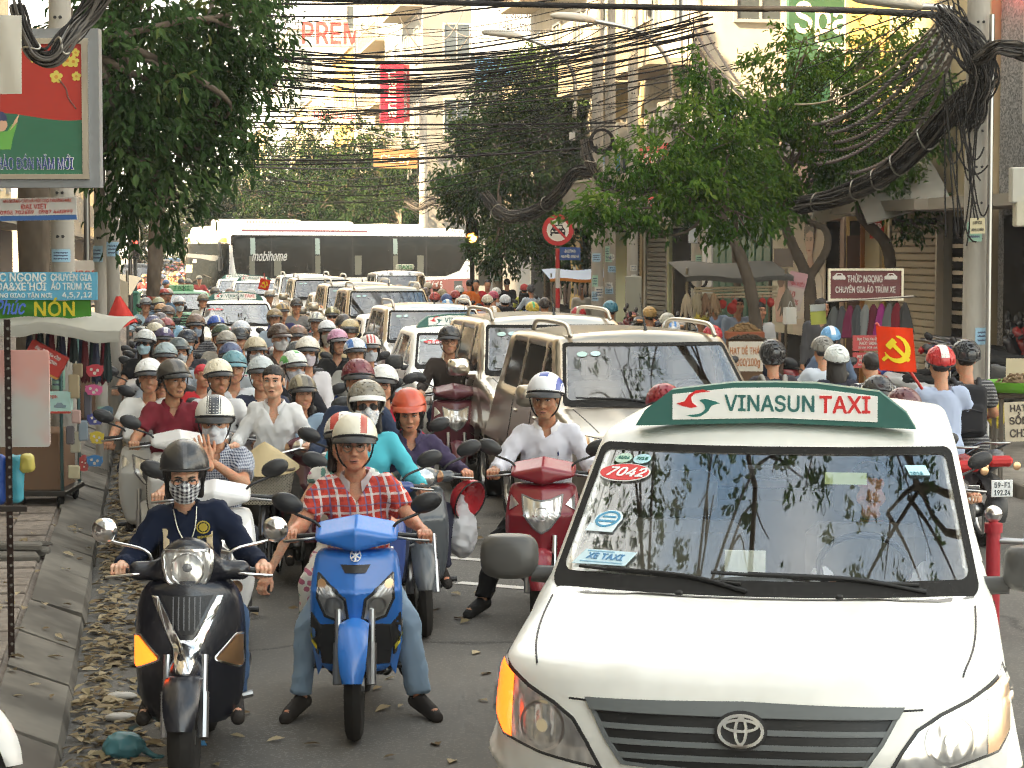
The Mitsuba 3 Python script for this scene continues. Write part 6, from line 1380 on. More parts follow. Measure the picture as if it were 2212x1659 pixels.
# ------------------------------------------------------------------ right: the covers' sign, the snack cart and the bags
board('maroon board reading THỨC NGỌNG over the row of hanging covers',frame(at(1793,645,28),ST*.985+SL*.0,(0,0,1.0)),157*28/FOC/.97,60*28/FOC,(.13,.025,.03),[('THỨC NGỌNG',.085,.46,.205,.47,(.62,.58,.54)),('CHUYÊN GIA ÁO TRÙM XE',.075,.47,.075,.80,(.62,.58,.54))],t=.03,rim=(.5,.45,.35))
BK='sign_board_%03d'%(used['sign_board']-1);F=frame(at(1793,645,28),ST*.985,(0,0,1.0));mini=sg.Polygon([(0,.02),(0,.06),(.03,.07),(.05,.10),(.12,.10),(.15,.07),(.17,.06),(.17,.02)]).difference(sg.Polygon([(.055,.07),(.065,.09),(.11,.09),(.125,.07)]))
for x in(.03,.72):part(BK,'car_print',xf(extrude(mini,.006),F@frame((x,.22,.002),(1,0,0),(0,1,0))),M('plastic',(.62,.58,.54)))
key=thing('hanging_rail','thin steel rail that carries the row of covers below the maroon board','rail');a,b=at(1785,652,28),at(1975,640,27.5);put(key,tube([a,b],.014,6),M('metal',(.3,.28,.26)))
for i,c in enumerate(((.08,.085,.085),(.06,.06,.065),(.12,.02,.05),(.05,.055,.06),(.16,.17,.17),(.09,.02,.03),(.22,.03,.14),(.10,.10,.10),(.15,.02,.03),(.05,.05,.05))):
    px=1802+i*17;q=at(px,662-i*1.0,27.9-.03*i)
    key=thing('folded_cover',['grey','dark grey','plum','charcoal','silver','wine red','magenta','mid grey','crimson','black'][i]+' folded cover hanging below the maroon board','cover');ph=i*1.3
    put(key,mv(sheet(lambda u,v:np.stack([(.015+.10*v**.7)*np.cos(u*2*PI)*(1+.25*np.sin(u*31+ph)),(.015+.06*v**.7)*np.sin(u*2*PI),-.40*v],-1),30,5),q),M('cloth',c),True)
for i,(py,lab)in enumerate(((758,'upper'),(795,'lower'))):board(lab+' of two red boards reading PHÚC THỊNH below the hanging covers',frame(at(1842,py,27),(1,0,0),(0,0,1.0)),.38,.19,(.42,.06,.06),[('Bạt Thú Xe Ôtô',.03,.19,.13,.28,(.6,.5,.45)),('PHÚC THỊNH',.036,.19,.075,.22,(.6,.5,.45)),('0903 702 689',.022,.19,.03,.25,(.6,.5,.45))],t=.02)
def cart(label,px,py,d,w,roof_c,edge_c,h=1.75,rz=SANG):
    """a street cart: counter, wheels, posts, tarpaulin; px, py: left end of the roof's front edge"""
    key=thing('stall',label,'stall');o=at(px,py,d);A=mat4((o[0],d,0),rz);zr=o[2]
    part(key,'awning',xf(shell(sheet(lambda u,v:np.stack([w*u,-.15+1.05*v,zr-.0+.20*v+.02*np.sin(u*9)],-1),16,6),.006),A),M('cloth',roof_c),True)
    part(key,'awning_edge',xf(shell(sheet(lambda u,v:np.stack([w*u,-.16+0*u,zr-.07*v+.02*np.sin(u*9)],-1),16,2),.006),A),M('cloth',edge_c),True)
    part(key,'counter',xf(rbox((w/2,.45,.62),(w*.92,.75,.62),.02),A),M('matte',(.16,.10,.07)));part(key,'tray',xf(rbox((w/2,.45,.95),(w*.96,.82,.05),.01),A),M('metal',(.45,.44,.42)))
    for x in(.06,w-.06):
        for y in(.0,.85):part(key,'post',xf(cyl((x,y,.93),(x,y,zr+.12),.02,8),A),M('metal',(.35,.30,.22)))
    for x in(.2,w-.2):part(key,'wheel',xf(join([mv(xf(torus(.21,.03,26,6),rot([0,1,0],PI/2)),(x,.05,.37)),cyl((x-.03,.05,.37),(x+.03,.05,.37),.19,20)]),A),M('rubber',(.03,.03,.03)))
    return key,A,zr
CK,CA,CZ=cart('snack cart with a dark grey awning and bamboo poles, hung with dried squid',1475,598,31,1.55,(.085,.08,.07),(.10,.095,.085))
for i,(z,y)in enumerate(((-.16,-.05),(-.20,-.02),(-.25,-.06),(-.29,-.04))):part(CK,'bamboo_pole',xf(cyl((.15,y,CZ+z),(1.35,y,CZ+z+.02),.016,8),CA),M('matte',(.50,.42,.28)))
def strand(name,label,A,x,y,z,w,h,c,seed,n=9,group=None):
    """a bunch of limp dried things tied at the top"""
    r=np.random.default_rng(seed);m=[]
    for k in range(n):
        a=r.random()*6.3;t=np.linspace(0,1,5)[:,None];e=np.array([math.cos(a)*w*r.uniform(.3,1),math.sin(a)*w*.6,-h*r.uniform(.7,1)]);p=t**1.4*e+np.array([0,0,0]);m.append(tube(p+np.array([x,y,z]),np.array([.008,.022,.030,.024,.006])*r.uniform(.8,1.4),6))
    key=thing(name,label,'food',group);put(key,xf(join(m),A),M('matte',c),True)
for i,(x,c)in enumerate(((.02,(.42,.34,.24)),(.16,(.36,.30,.20)),(.28,(.22,.13,.08)),(.40,(.30,.20,.12)))):strand('dried_squid','bunch of dried squid hanging at the left end of the snack cart',CA,x,-.18,CZ-.22,.11,.36,c,i,12,'dried squid on the snack cart')
strand('dried_fish','grey bunch of dried fish hanging at the right end of the snack cart',CA,1.46,-.16,CZ-.16,.16,.42,(.20,.165,.13),9,26)
for i,(x,z,r)in enumerate(((.55,-.38,.055),(.72,-.36,.04),(.68,-.44,.07),(.95,-.36,.05),(1.12,-.35,.05),(1.24,-.36,.055))):key=thing('hanging_pouch','red round pouch hanging under the bamboo poles','pouch','red pouches on the snack cart');put(key,xf(join([ell((x,-.10,CZ+z),(r,r,r*1.2),8),cyl((x,-.10,CZ+z+r),(x,-.10,CZ-.25),.004,5)]),CA),M('matte',(.42,.05,.035)),True)
for i in range(9):
    row=0 if i<4 else 1 if i<7 else 2;x=.92+(i if row==0 else i-4 if row==1 else i-7)*.075+row*.037;z=.975+row*.15
    key=thing('sauce_bottle','brown sauce bottle with a pale cap stacked on the snack cart','bottle','sauce bottles on the snack cart');part(key,'glass',xf(mv(lathe([(.001,0),(.032,0),(.034,.02),(.034,.09),(.015,.125),(.014,.14)],12),(x,.22,z)),CA),M('gloss',(.14,.03,.02)),40);part(key,'cap',xf(cyl((x,.22,z+.135),(x,.22,z+.150),.018,10),CA),M('plastic',(.45,.38,.28)))
def heap(name,label,c,rx,ry,h,n,col,seed,size=.022):
    r=np.random.default_rng(seed);m=[]
    for k in range(n):
        a,q=r.random()*6.28,math.sqrt(r.random());m.append(ell((c[0]+rx*q*math.cos(a),c[1]+ry*q*math.sin(a),c[2]+h*(1-q*q)*r.uniform(.5,1)),(size,size*.8,size*.75),4))
    key=thing(name,label,'nuts',kind='stuff');put(key,join([hull([(c[0]+rx*math.cos(a),c[1]+ry*math.sin(a),c[2])for a in np.arange(12)*PI/6]+[(c[0],c[1],c[2]+h*.85)])]+m),M('matte',col),True)
q=at(1608,716,29.5);heap('chestnuts','heap of light brown chestnuts on the snack cart',(q[0],q[1],q[2]),.22,.16,.12,170,(.24,.155,.07),3);key=thing('nut_tray','orange wooden tray that holds the chestnuts','tray');put(key,rbox((q[0],q[1],q[2]-.05),(.50,.38,.10),.01),M('matte',(.30,.10,.05)))
q2=at(1615,733,28.9);heap('dark_nuts','lower heap of dark nuts in front of the chestnuts',(q2[0],q2[1],q2[2]),.24,.12,.07,150,(.07,.05,.035),5,.016)
key=thing('nut_stand','plain wooden stand carrying the trays of nuts','stand');put(key,rbox((q[0],q[1]+.02,(q[2]-.1)/2),(.46,.34,q[2]-.1),.02),WOOD)
board('white board with orange writing reading HẠT DẺ THÁI before the nuts',frame(at(1574,802,28.4),(1,0,0),(0,0,1.0)),.44,.38,(.56,.52,.44),[('HẠT DẺ THÁI',.085,.22,.22,.41,(.40,.13,.03)),('000/100g',.095,.25,.07,.30,(.40,.13,.03))],t=.02)
key=thing('stand_banner','leaning pink and cream banner reading TẶNG PHIẾU beside the snack cart','banner');F=frame(at(1688,663,31.5),np.array([.97,.1,-.2])/.995,np.array([.22,.0,.975]));part(key,'sheet',xf(box((.14,.26,0),(.26,.54,.01)),F),M('plastic',(.55,.46,.40)));part(key,'pink_top',xf(box((.14,.42,.002),(.26,.22,.01)),F),M('plastic',(.55,.30,.32)))
for s_,h_,x,y,w_ in(('TẶNG PHIẾU',.05,.14,.34,.22),('10',.08,.10,.17,.10),('3%',.07,.17,.07,.10)):part(key,'lettering',text(s_,h_,F@frame((x,y,.009),(1,0,0),(0,1,0)),w_),M('plastic',(.48,.06,.06)))
key=thing('paper_bag','white paper bag with string handles right of the snack cart','paper bag');q=at(1706,700,29);part(key,'bag',xf(hull([(-.085,-.04,0),(.085,-.04,0),(-.085,.04,0),(.085,.04,0),(-.08,-.035,.22),(.08,-.035,.22),(-.08,.035,.22),(.08,.035,.22)]),mat4(q,.5)),M('plastic',(.66,.65,.60)));part(key,'handle',tube(catmull([q+np.array([-.03,-.04,.21]),q+np.array([0,-.04,.30]),q+np.array([.03,-.04,.21])],6),.004,5),M('plastic',(.6,.6,.58)))
key=thing('printed_bag','yellow and green printed plastic bag hanging by the forked trunk','bag');F=frame(at(1752,702,28.6),(1,0,.08),(-.08,0,1.0));part(key,'sheet',xf(shell(sheet(lambda u,v:np.stack([.20*u,.26*v,.03*np.sin(u*PI)*(1-v)],-1),8,6),.004),F),M('plastic',(.46,.50,.10)));part(key,'top',plate(F,.0,.17,.20,.09,.003,.012),M('plastic',(.45,.50,.50)))
CK2,CA2,CZ2=cart('far snack cart with a pale blue awning edged in orange, left of the concrete poles',1185,602,50,1.5,(.36,.42,.52),(.45,.17,.04))
for i in range(12):strand('hanging_bag','small bag of snacks hanging under the orange edged awning',CA2,.1+i*.118,-.16,CZ2-.10,.05,.30 if i>3 else .5,((.20,.15,.12),(.32,.27,.22),(.15,.11,.09))[i%3],40+i,6,'bags under the orange edged awning')
key=thing('round_tray','round bright green woven tray of nuts at the right edge','tray');q=at(2200,845,19.5);part(key,'rim',mv(lathe([(.30,0),(.33,.03),(.34,.09),(.33,.09),(.31,.03),(.001,.02)],36),q),M('plastic',(.12,.34,.03)),40);heap('dark_nuts','small heap of brown nuts in the green tray',(q[0],q[1],q[2]+.04),.24,.2,.12,110,(.18,.12,.07),7,.018)
key=thing('stool','weathered wooden stool carrying the round green tray','stool');put(key,join([rbox((q[0],q[1]+.05,q[2]-.03),(.42,.36,.05),.01)]+[box((q[0]+a*.17,q[1]+.05+b_*.14,q[2]/2-.02),(.035,.035,q[2]-.04))for a in(-1,1)for b_ in(-1,1)]),M('matte',(.14,.12,.10)))
board('cardboard sign with hand painted words HẠT SỐNG CHÍN at the right edge',frame(at(2172,955,19.0),(1,0,.05),(-.05,0,1.0)),.30,.34,(.52,.45,.33),[('HẠT',.055,.12,.26,.14,(.05,.035,.03)),('SỐNG',.06,.15,.15,.22,(.05,.035,.03)),('CHÍN',.065,.14,.04,.20,(.05,.035,.03))],t=.012)
key=thing('cardboard_sheet','blank tan cardboard sheet standing behind the green tray','cardboard');put(key,xf(box((.12,.12,0),(.26,.24,.01)),frame(at(2175,832,19.9),(1,0,0),(0,0,1.0))),M('matte',(.50,.42,.30)))
key=thing('bollard','short red post with a chrome ball on top behind the taxi mirror','bollard');x,y=gx(2152,14.2),14.2;zz=at(0,1110,14.2)[2];part(key,'ball',ell((x,y,zz),(.056,.056,.056),14),M('chrome',(.75,.75,.75)),True);part(key,'post',join([cyl((x,y,0),(x,y,zz-.1),.045,14),cyl((x,y,zz-.12),(x,y,zz-.06),.058,14),cyl((x,y,zz-.06),(x,y,zz-.02),.03,14)]),M('plastic',(.33,.02,.03)),40)
part(key,'cross_bar',cyl((x,y,zz-.17),(x+1.4,y-.35,zz-.20),.022,10),M('metal',(.45,.45,.46)),True)
# ------------------------------------------------------------------ trees: trunk, limbs, crown of leaf blades
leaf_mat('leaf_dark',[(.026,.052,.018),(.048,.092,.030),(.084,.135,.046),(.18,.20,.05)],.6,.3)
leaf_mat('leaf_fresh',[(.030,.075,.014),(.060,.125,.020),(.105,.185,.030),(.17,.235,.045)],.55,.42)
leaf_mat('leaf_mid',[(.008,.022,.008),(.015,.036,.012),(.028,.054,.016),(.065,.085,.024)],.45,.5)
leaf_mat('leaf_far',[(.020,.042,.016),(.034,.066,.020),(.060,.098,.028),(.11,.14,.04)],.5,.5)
def _bark(p,n,uv):
    return mikit.mix((.055,.042,.032),(.17,.135,.10),mikit.fbm(p.x*9,p.y*9,p.z*3.5,4))
proc_mat('bark',_bark,.9,lambda p,n,uv:mikit.fbm(p.x*18,p.y*18,p.z*6,3),.02)
def crown_blades(blobs,L,seed,per=26,shell_=.55,droop=.7):
    """blobs: (centre, radii, number of sprays). Sprays sit through the outer part of each blob, blades fan from each spray's twig"""
    r=np.random.default_rng(seed);C,D,N,S,Tn=[],[],[],[],[]
    for c,rad,n in blobs:
        c,rad=np.asarray(c,float),np.asarray(rad,float)
        u=r.normal(size=(n,3));u/=np.linalg.norm(u,axis=1,keepdims=True);q=r.random(n)**.5*(1-shell_*.5)+shell_*.5*r.random(n)
        lump=.78+.5*meshkit.noise(u*2.3+seed,seed);sc=c+u*rad*(q*lump)[:,None]
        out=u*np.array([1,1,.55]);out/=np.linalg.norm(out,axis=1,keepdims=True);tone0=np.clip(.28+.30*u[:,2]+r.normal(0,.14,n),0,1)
        for i in range(n):
            m=int(per*r.uniform(.6,1.3));tl=L*2.6;t=r.random(m);ax=out[i]+r.normal(0,.25,3);ax[2]-=.25*droop;ax/=np.linalg.norm(ax)
            base=sc[i]+ax*(t*tl)[:,None]+r.normal(0,L*.42,(m,3));d=ax*.8+r.normal(0,.62,(m,3));d[:,2]-=droop*.55
            C.append(base);D.append(d);N.append(np.array([0,0,1.0])+r.normal(0,.45,(m,3)));S.append(L*r.uniform(.65,1.2,m));Tn.append(np.clip(tone0[i]+r.normal(0,.12,m),0,1))
    return leaf_blades(np.vstack(C),np.vstack(D),np.vstack(N),np.concatenate(S),.40,.22,np.concatenate(Tn))
def tree(label,trunk_,blobs,L,mat,seed,per=26,limbs=None,droop=.7,group=None,extra=()):
    """trunk_: list of (point, radius)"""
    key=thing('tree',label,'tree',group);P=np.array([q[0]for q in trunk_],float);R=np.array([q[1]for q in trunk_],float)
    n=6;Pc=catmull(P,n);Rc=np.interp(np.arange(len(Pc)),np.arange(len(R))*n,R);r=np.random.default_rng(seed+77)
    part(key,'trunk',tube(Pc,Rc*(1+.08*r.normal(size=len(Rc))),10),'bark',True)
    for e in extra:part(key,'limb',tube(catmull([q[0]for q in e],5),np.interp(np.arange(5*(len(e)-1)+1),np.arange(len(e))*5,[q[1]for q in e]),8),'bark',True)
    for c,rad,k in blobs:
        a=P[-1]-(P[-1]-P[-2])*r.random()*.5;c=np.asarray(c,float);mid=(a+c)/2+r.normal(0,.12,3)*np.linalg.norm(c-a)
        tw=[tube(catmull([a,mid,c],5),np.linspace(R[-1]*.5,R[-1]*.15,11),6)]
        for _ in range(5):
            e=c+r.normal(0,.55,3)*rad;tw.append(tube(catmull([mid+(c-mid)*r.random(),(c+e)/2+r.normal(0,.1,3),e],4),np.linspace(R[-1]*.3,R[-1]*.07,9),5))
        part(key,'limb',join(tw),'bark',True)
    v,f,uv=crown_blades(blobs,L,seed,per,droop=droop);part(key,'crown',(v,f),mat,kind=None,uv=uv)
    return key
def B(px,py,d,rx,rz,n,ry=None):return at(px,py,d),(rx,ry if ry else rx,rz),n
# left: the big tree by the poster, its leaves large and near
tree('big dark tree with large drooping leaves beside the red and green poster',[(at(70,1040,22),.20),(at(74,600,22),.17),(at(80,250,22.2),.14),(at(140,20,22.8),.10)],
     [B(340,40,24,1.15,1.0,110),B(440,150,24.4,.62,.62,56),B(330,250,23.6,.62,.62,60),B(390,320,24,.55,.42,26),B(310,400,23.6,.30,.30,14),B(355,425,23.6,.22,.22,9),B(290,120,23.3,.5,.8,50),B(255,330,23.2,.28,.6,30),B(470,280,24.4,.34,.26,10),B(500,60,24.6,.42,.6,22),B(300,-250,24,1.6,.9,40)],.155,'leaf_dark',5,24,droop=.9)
tree('smaller tree with dark leaves showing behind the big tree under the cables',[(at(330,640,46),.16),(at(360,300,46),.13),(at(470,120,46),.09)],[B(590,110,46,.62,.62,34),B(560,30,46,.7,.7,36),B(520,300,46,.5,.5,22),B(600,180,46,.45,.3,16),B(480,180,46,.8,.8,30)],.13,'leaf_dark',9,22)
# beyond the coach
for i,(px,py,d,rx,rz,n,lab)in enumerate(((535,420,104,2.0,2.2,150,'round street tree rising behind the front of the coach'),(630,370,112,2.6,2.5,210,'broad street tree behind the middle of the coach, under the street lamps'),(735,370,106,2.5,2.6,210,'tall dense street tree behind the middle of the coach'),(830,370,104,2.3,2.5,190,'dense green street tree behind the coach, left of the grey pole'),(925,390,102,2.0,2.3,150,'dark street tree behind the rear of the coach'),(680,450,102,2.6,1.0,120,'low street tree hanging over the roof of the coach'),(860,455,100,2.2,.9,100,'low street tree over the rear roof of the coach'),(1000,330,100,1.8,2.6,150,'street tree behind the tall bushy tree beside the traffic light'))):
    c=at(px,py,d);tree(lab,[((c[0],c[1],0),.2),((c[0],c[1],c[2]*.5),.16),((c[0],c[1],c[2]*.8),.12)],[((c[0],c[1],c[2]),(rx,rx,rz),n),((c[0]-rx*.7,c[1],c[2]-rz*.35),(rx*.7,rx*.6,rz*.6),n//3),((c[0]+rx*.7,c[1],c[2]-rz*.3),(rx*.7,rx*.6,rz*.6),n//3)],.26,'leaf_mid',30+i,20)
for i,(px,py,d,rx,rz)in enumerate(((345,500,170,3.4,3.6),(395,455,200,3.6,4.0),(300,470,150,2.8,3.6),(435,480,230,4,4.5),(470,430,150,2.2,2.4))):
    c=at(px,py,d);tree('hazy street tree far down the street left of the coach',[((c[0],c[1],0),.25),((c[0],c[1],c[2]*.5),.2),((c[0],c[1],c[2]*.8),.14)],[((c[0],c[1],c[2]),(rx,rx,rz),130)],.42,'leaf_far',60+i,16,group='trees far down the street')
# middle: the tall tree right of the coach
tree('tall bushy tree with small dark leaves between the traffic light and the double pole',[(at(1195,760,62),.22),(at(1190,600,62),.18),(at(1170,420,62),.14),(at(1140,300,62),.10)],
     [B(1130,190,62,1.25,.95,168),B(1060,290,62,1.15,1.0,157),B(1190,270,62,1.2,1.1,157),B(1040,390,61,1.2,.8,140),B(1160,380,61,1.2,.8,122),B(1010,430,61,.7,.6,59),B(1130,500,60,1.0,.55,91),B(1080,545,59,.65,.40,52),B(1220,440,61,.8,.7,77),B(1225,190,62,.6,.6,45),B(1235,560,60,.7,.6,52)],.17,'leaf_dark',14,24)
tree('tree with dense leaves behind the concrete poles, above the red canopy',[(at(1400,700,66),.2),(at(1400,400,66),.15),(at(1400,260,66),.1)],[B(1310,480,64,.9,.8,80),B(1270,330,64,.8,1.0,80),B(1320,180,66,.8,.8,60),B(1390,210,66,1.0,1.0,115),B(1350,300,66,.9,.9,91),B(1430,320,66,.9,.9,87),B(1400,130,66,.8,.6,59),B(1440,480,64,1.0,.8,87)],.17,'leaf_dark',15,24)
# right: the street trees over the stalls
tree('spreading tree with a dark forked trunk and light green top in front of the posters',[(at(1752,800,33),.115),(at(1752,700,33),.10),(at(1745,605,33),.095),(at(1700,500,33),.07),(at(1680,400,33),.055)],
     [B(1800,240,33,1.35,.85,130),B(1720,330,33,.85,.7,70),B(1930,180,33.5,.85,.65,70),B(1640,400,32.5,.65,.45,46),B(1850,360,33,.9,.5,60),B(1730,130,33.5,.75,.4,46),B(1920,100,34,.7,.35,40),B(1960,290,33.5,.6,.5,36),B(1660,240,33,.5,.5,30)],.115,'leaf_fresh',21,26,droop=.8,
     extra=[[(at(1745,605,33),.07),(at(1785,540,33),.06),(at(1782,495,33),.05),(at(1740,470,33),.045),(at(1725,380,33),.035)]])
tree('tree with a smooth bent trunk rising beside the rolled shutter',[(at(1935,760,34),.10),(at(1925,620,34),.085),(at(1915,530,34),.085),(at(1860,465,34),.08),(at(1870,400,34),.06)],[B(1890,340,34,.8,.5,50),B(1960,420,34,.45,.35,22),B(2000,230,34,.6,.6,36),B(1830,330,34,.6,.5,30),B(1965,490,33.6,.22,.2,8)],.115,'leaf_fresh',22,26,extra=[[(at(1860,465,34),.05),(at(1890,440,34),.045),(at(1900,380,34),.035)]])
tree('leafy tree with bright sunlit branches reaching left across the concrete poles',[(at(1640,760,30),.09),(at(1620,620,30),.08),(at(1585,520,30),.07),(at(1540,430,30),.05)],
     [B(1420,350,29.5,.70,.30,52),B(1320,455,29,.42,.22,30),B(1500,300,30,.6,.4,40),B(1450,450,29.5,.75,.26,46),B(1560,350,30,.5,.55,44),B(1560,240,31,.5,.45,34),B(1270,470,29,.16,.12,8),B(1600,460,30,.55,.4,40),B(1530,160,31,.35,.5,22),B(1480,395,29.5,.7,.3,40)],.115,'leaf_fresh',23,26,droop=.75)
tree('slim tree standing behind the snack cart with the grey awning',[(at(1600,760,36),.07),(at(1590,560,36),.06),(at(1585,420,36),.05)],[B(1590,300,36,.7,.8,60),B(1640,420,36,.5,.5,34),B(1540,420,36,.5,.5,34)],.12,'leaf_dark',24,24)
# the street trees whose boughs meet over the road: the windscreens mirror them
for i,(a,b,ca,cb,z,r)in enumerate(((-1.9,5.2,1.2,9.2,6.6,1.9),(9.7,8.2,4.2,12.4,7.0,2.2),(-2.0,1.0,1.6,13.5,7.4,1.9),(9.9,13.0,5.4,17.5,8.0,2.2),(10.0,18.0,5.0,22.5,9.0,2.2),(-1.7,-3.0,1.0,4.8,7.0,2.0))):
    c,q=street(a,b,0),street(ca,cb,z);tree('street tree whose boughs spread over the road above the cars',[(c,.16),(c*.75+q*.25+np.array([0,0,z*.35]),.13),(c*.4+q*.6+np.array([0,0,z*.38]),.09)],[(q,(r,r*1.1,.8),80),(q+np.array([-1.2,1.9,.3]),(r*.8,r*.8,.6),40),(q+np.array([.9,-1.4,.4]),(r*.7,r*.7,.6),24)],.095,'leaf_fresh',90+i,20,group='trees over the road above the cars')
# ------------------------------------------------------------------ the cars in the jam
def place_car(kind,label,cat,x,y,yaw,paint,group=None,sc=1.0,**over):
    K,info=kit_of(kind);A=mat4((x,y,0),yaw,s=sc)@np.diag([1.035 if kind=='innova' else 1.0,1,1,1])
    key=thing({'innova':'taxi','suv':'offroad_car','sedan':'saloon_car','van':'minivan'}[kind]if cat!='taxi' else 'taxi',label,cat,group)
    place_kit(key,K,A,paint_mats(paint,**over))
    return key,A,info
WHITE=M('gloss',(.72,.71,.66))
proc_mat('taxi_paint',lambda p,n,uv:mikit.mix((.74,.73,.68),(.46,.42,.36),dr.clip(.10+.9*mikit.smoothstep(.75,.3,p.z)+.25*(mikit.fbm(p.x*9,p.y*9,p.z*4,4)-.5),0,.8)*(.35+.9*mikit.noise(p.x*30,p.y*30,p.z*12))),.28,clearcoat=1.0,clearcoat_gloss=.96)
TX,TY,TYAW=gx(1606,7.62),7.62,-.172
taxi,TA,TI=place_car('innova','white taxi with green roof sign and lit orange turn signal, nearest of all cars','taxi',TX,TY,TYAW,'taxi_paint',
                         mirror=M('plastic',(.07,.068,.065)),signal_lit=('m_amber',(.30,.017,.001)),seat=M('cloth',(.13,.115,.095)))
scene['m_amber']={'type':'twosided','b':{'type':'principled','base_color':rgb((.9,.4,.05)),'roughness':.3}}
roof_sign(taxi,TA@frame((0,1.98,1.715),(1,0,0),(0,0,1)),1.165,.185)
def on_screen(name,poly,off,mat,label=None,par=taxi,A=TA,info=TI):
    return part(par,name,xf(info['on_ws'](poly,off,.03),A),mat,label=label)
def screen_frame(x,z,off=.02,info=TI,A=TA,c=INNOVA):
    (cy,cz),(ty,tz)=c['cowl'],c['top'];up=np.array([0,ty-cy,tz-cz]);up/=np.linalg.norm(up)
    y=float(info['ws'](np.array(abs(x)),np.array(z)));e=float(info['ws'](np.array(abs(x)+.02),np.array(z)))-y
    ux=np.array([.02,e*np.sign(x),0]);ux/=np.linalg.norm(ux);n=np.cross(ux,up);n/=np.linalg.norm(n);up=np.cross(n,ux)
    return A@frame(np.array([x,y,z])+n*off,ux,up)
def sticker(name,x,z,outline,col,label=None):
    k=part(taxi,name,xf(extrude(outline,.002),screen_frame(x,z,.016)),M('plastic',col),label=label);return k
k=sticker('number_sticker',-.60,1.505,circle(1,28,sx=.118,sy=.062),(.75,.74,.72),'red oval sticker reading 7042')
part(k,'field',xf(extrude(circle(1,28,sx=.112,sy=.056),.002),screen_frame(-.60,1.505,.0185)),M('plastic',(.62,.025,.025)))
part(k,'lettering',text('7042',.058,screen_frame(-.60,1.505-.016,.021),.17,True,.12),M('plastic',(.82,.82,.82)))
for x,s,c in((-.615,'01/16',(.45,.62,.50)),(-.535,'7/15',(.42,.66,.72))):
    k=sticker('permit_sticker',x,1.558,circle(.034,20,sx=1.15),c)
    part(k,'lettering',text(s,.016,screen_frame(x,1.554,.019),.05),M('plastic',(.05,.2,.15)))
k=sticker('permit_card',-.62,1.205,[(-.125,-.045),(.11,-.038),(.125,.05),(-.105,.05)],(.52,.68,.74),'pale blue card reading XE TAXI')
part(k,'lettering',text('XE TAXI',.034,screen_frame(-.62,1.200,.019),.16),M('plastic',(.07,.22,.42)))
part(k,'line',join([xf(box((0,-.028,0),(.19,.006,.002)),screen_frame(-.62,1.205,.019)),xf(box((-.03,.038,0),(.12,.005,.002)),screen_frame(-.62,1.205,.019))]),M('plastic',(.2,.4,.55)))
k=sticker('round_sticker',-.64,1.325,sg.Point(0,.02).buffer(.062).union(sg.box(-.068,-.06,.058,-.01)),(.66,.76,.80),'round blue and white sticker above the permit card')
o=sg.Point(0,.02).buffer(.053).difference(sg.Point(0,.02).buffer(.042))
part(k,'ring',xf(extrude(o.union(sg.box(-.045,.0,.045,.012)).union(sg.box(-.03,.03,.03,.04)),.002),screen_frame(-.64,1.325,.0185)),M('plastic',(.05,.27,.45)))
k=sticker('date_sticker',.585,1.53,[(-.042,-.03),(.045,-.034),(.045,.035),(-.042,.038)],(.45,.68,.74))
part(k,'lettering',text('2015',.022,screen_frame(.585,1.512,.019),.055),M('plastic',(.12,.3,.36)))
part(taxi,'dash_card',xf(box((-.08,1.40,1.19),(.16,.01,.11)),TA),M('matte',(.62,.66,.55)))
part(taxi,'dash_box',xf(rbox((-.04,1.36,1.10),(.30,.10,.09),.02),TA),M('plastic',(.10,.11,.11)))
part(taxi,'sun_visor_card',xf(box((.30,1.86,1.50),(.17,.01,.05)),TA),M('matte',(.50,.60,.30)))
GOLD=M('pearl',(.50,.45,.36));GOLD2=M('pearl',(.54,.49,.41));SILV=M('pearl',(.64,.62,.58));CH=M('chrome',(.8,.78,.72))
def windscreen_marks(key,A,info,c,cols):
    for i,(x,z,r,col)in enumerate(cols):part(key,'permit_sticker',xf(extrude(circle(r,16,sx=1.3),.002),screen_frame(x,z,.016,info,A,c)),M('plastic',col))
def jam_car(kind,label,cat,x,y,paint,sc=1.0,yaw=SANG,marks=True,**kw):
    key,A,info=place_car(kind,label,cat,x,y,yaw,paint,None,sc,**kw);c={'suv':SUVP,'sedan':SEDAN,'innova':INNOVA,'van':VAN}[kind]
    if marks:windscreen_marks(key,A,info,c,((-.56,c['top'][1]-.075,.035,(.45,.62,.58)),(-.45,c['top'][1]-.07,.033,(.5,.66,.68))))
    return key,A,info
jam_car('suv','bronze offroad car with roof rails right behind the white taxi','car',1.44,17.0,M('pearl',(.40,.35,.28)),mirror=M('pearl',(.40,.35,.28)))
jam_car('suv','light gold offroad car with chrome mirrors behind the man in the white shirt','car',.74,21.5,GOLD2,mirror=CH)
k,A,I=jam_car('sedan','white taxi half hidden behind the light gold offroad car','taxi',-.30,27.1,WHITE,mirror=M('plastic',(.03,.03,.03)))
roof_sign(k,A@frame((0,2.45,1.455),(1,0,0),(0,0,1)),1.15,.17);part(k,'number_sticker',xf(extrude(circle(1,24,sx=.15,sy=.05),.002),screen_frame(-.42,1.27,.016,I,A,SEDAN)),M('plastic',(.55,.03,.03)),label='red sticker reading 5582');part(k,'number_sticker__lettering',text('5582',.055,screen_frame(-.42,1.245,.019,I,A,SEDAN),.2),M('plastic',(.75,.75,.75)))
jam_car('suv','pale champagne car behind the taxi with the hidden sign','car',-.90,31.6,SILV,sc=.93,mirror=M('plastic',(.04,.04,.04)))
jam_car('sedan','small white car squeezed between the champagne car and the gold one','car',-1.62,36.3,WHITE,sc=.93)
jam_car('suv','gold offroad car with bent roof rails in the middle of the queue','car',-2.07,40.6,GOLD)
jam_car('suv','pale gold offroad car fifth in the queue from the front','car',-2.95,46.1,GOLD2)
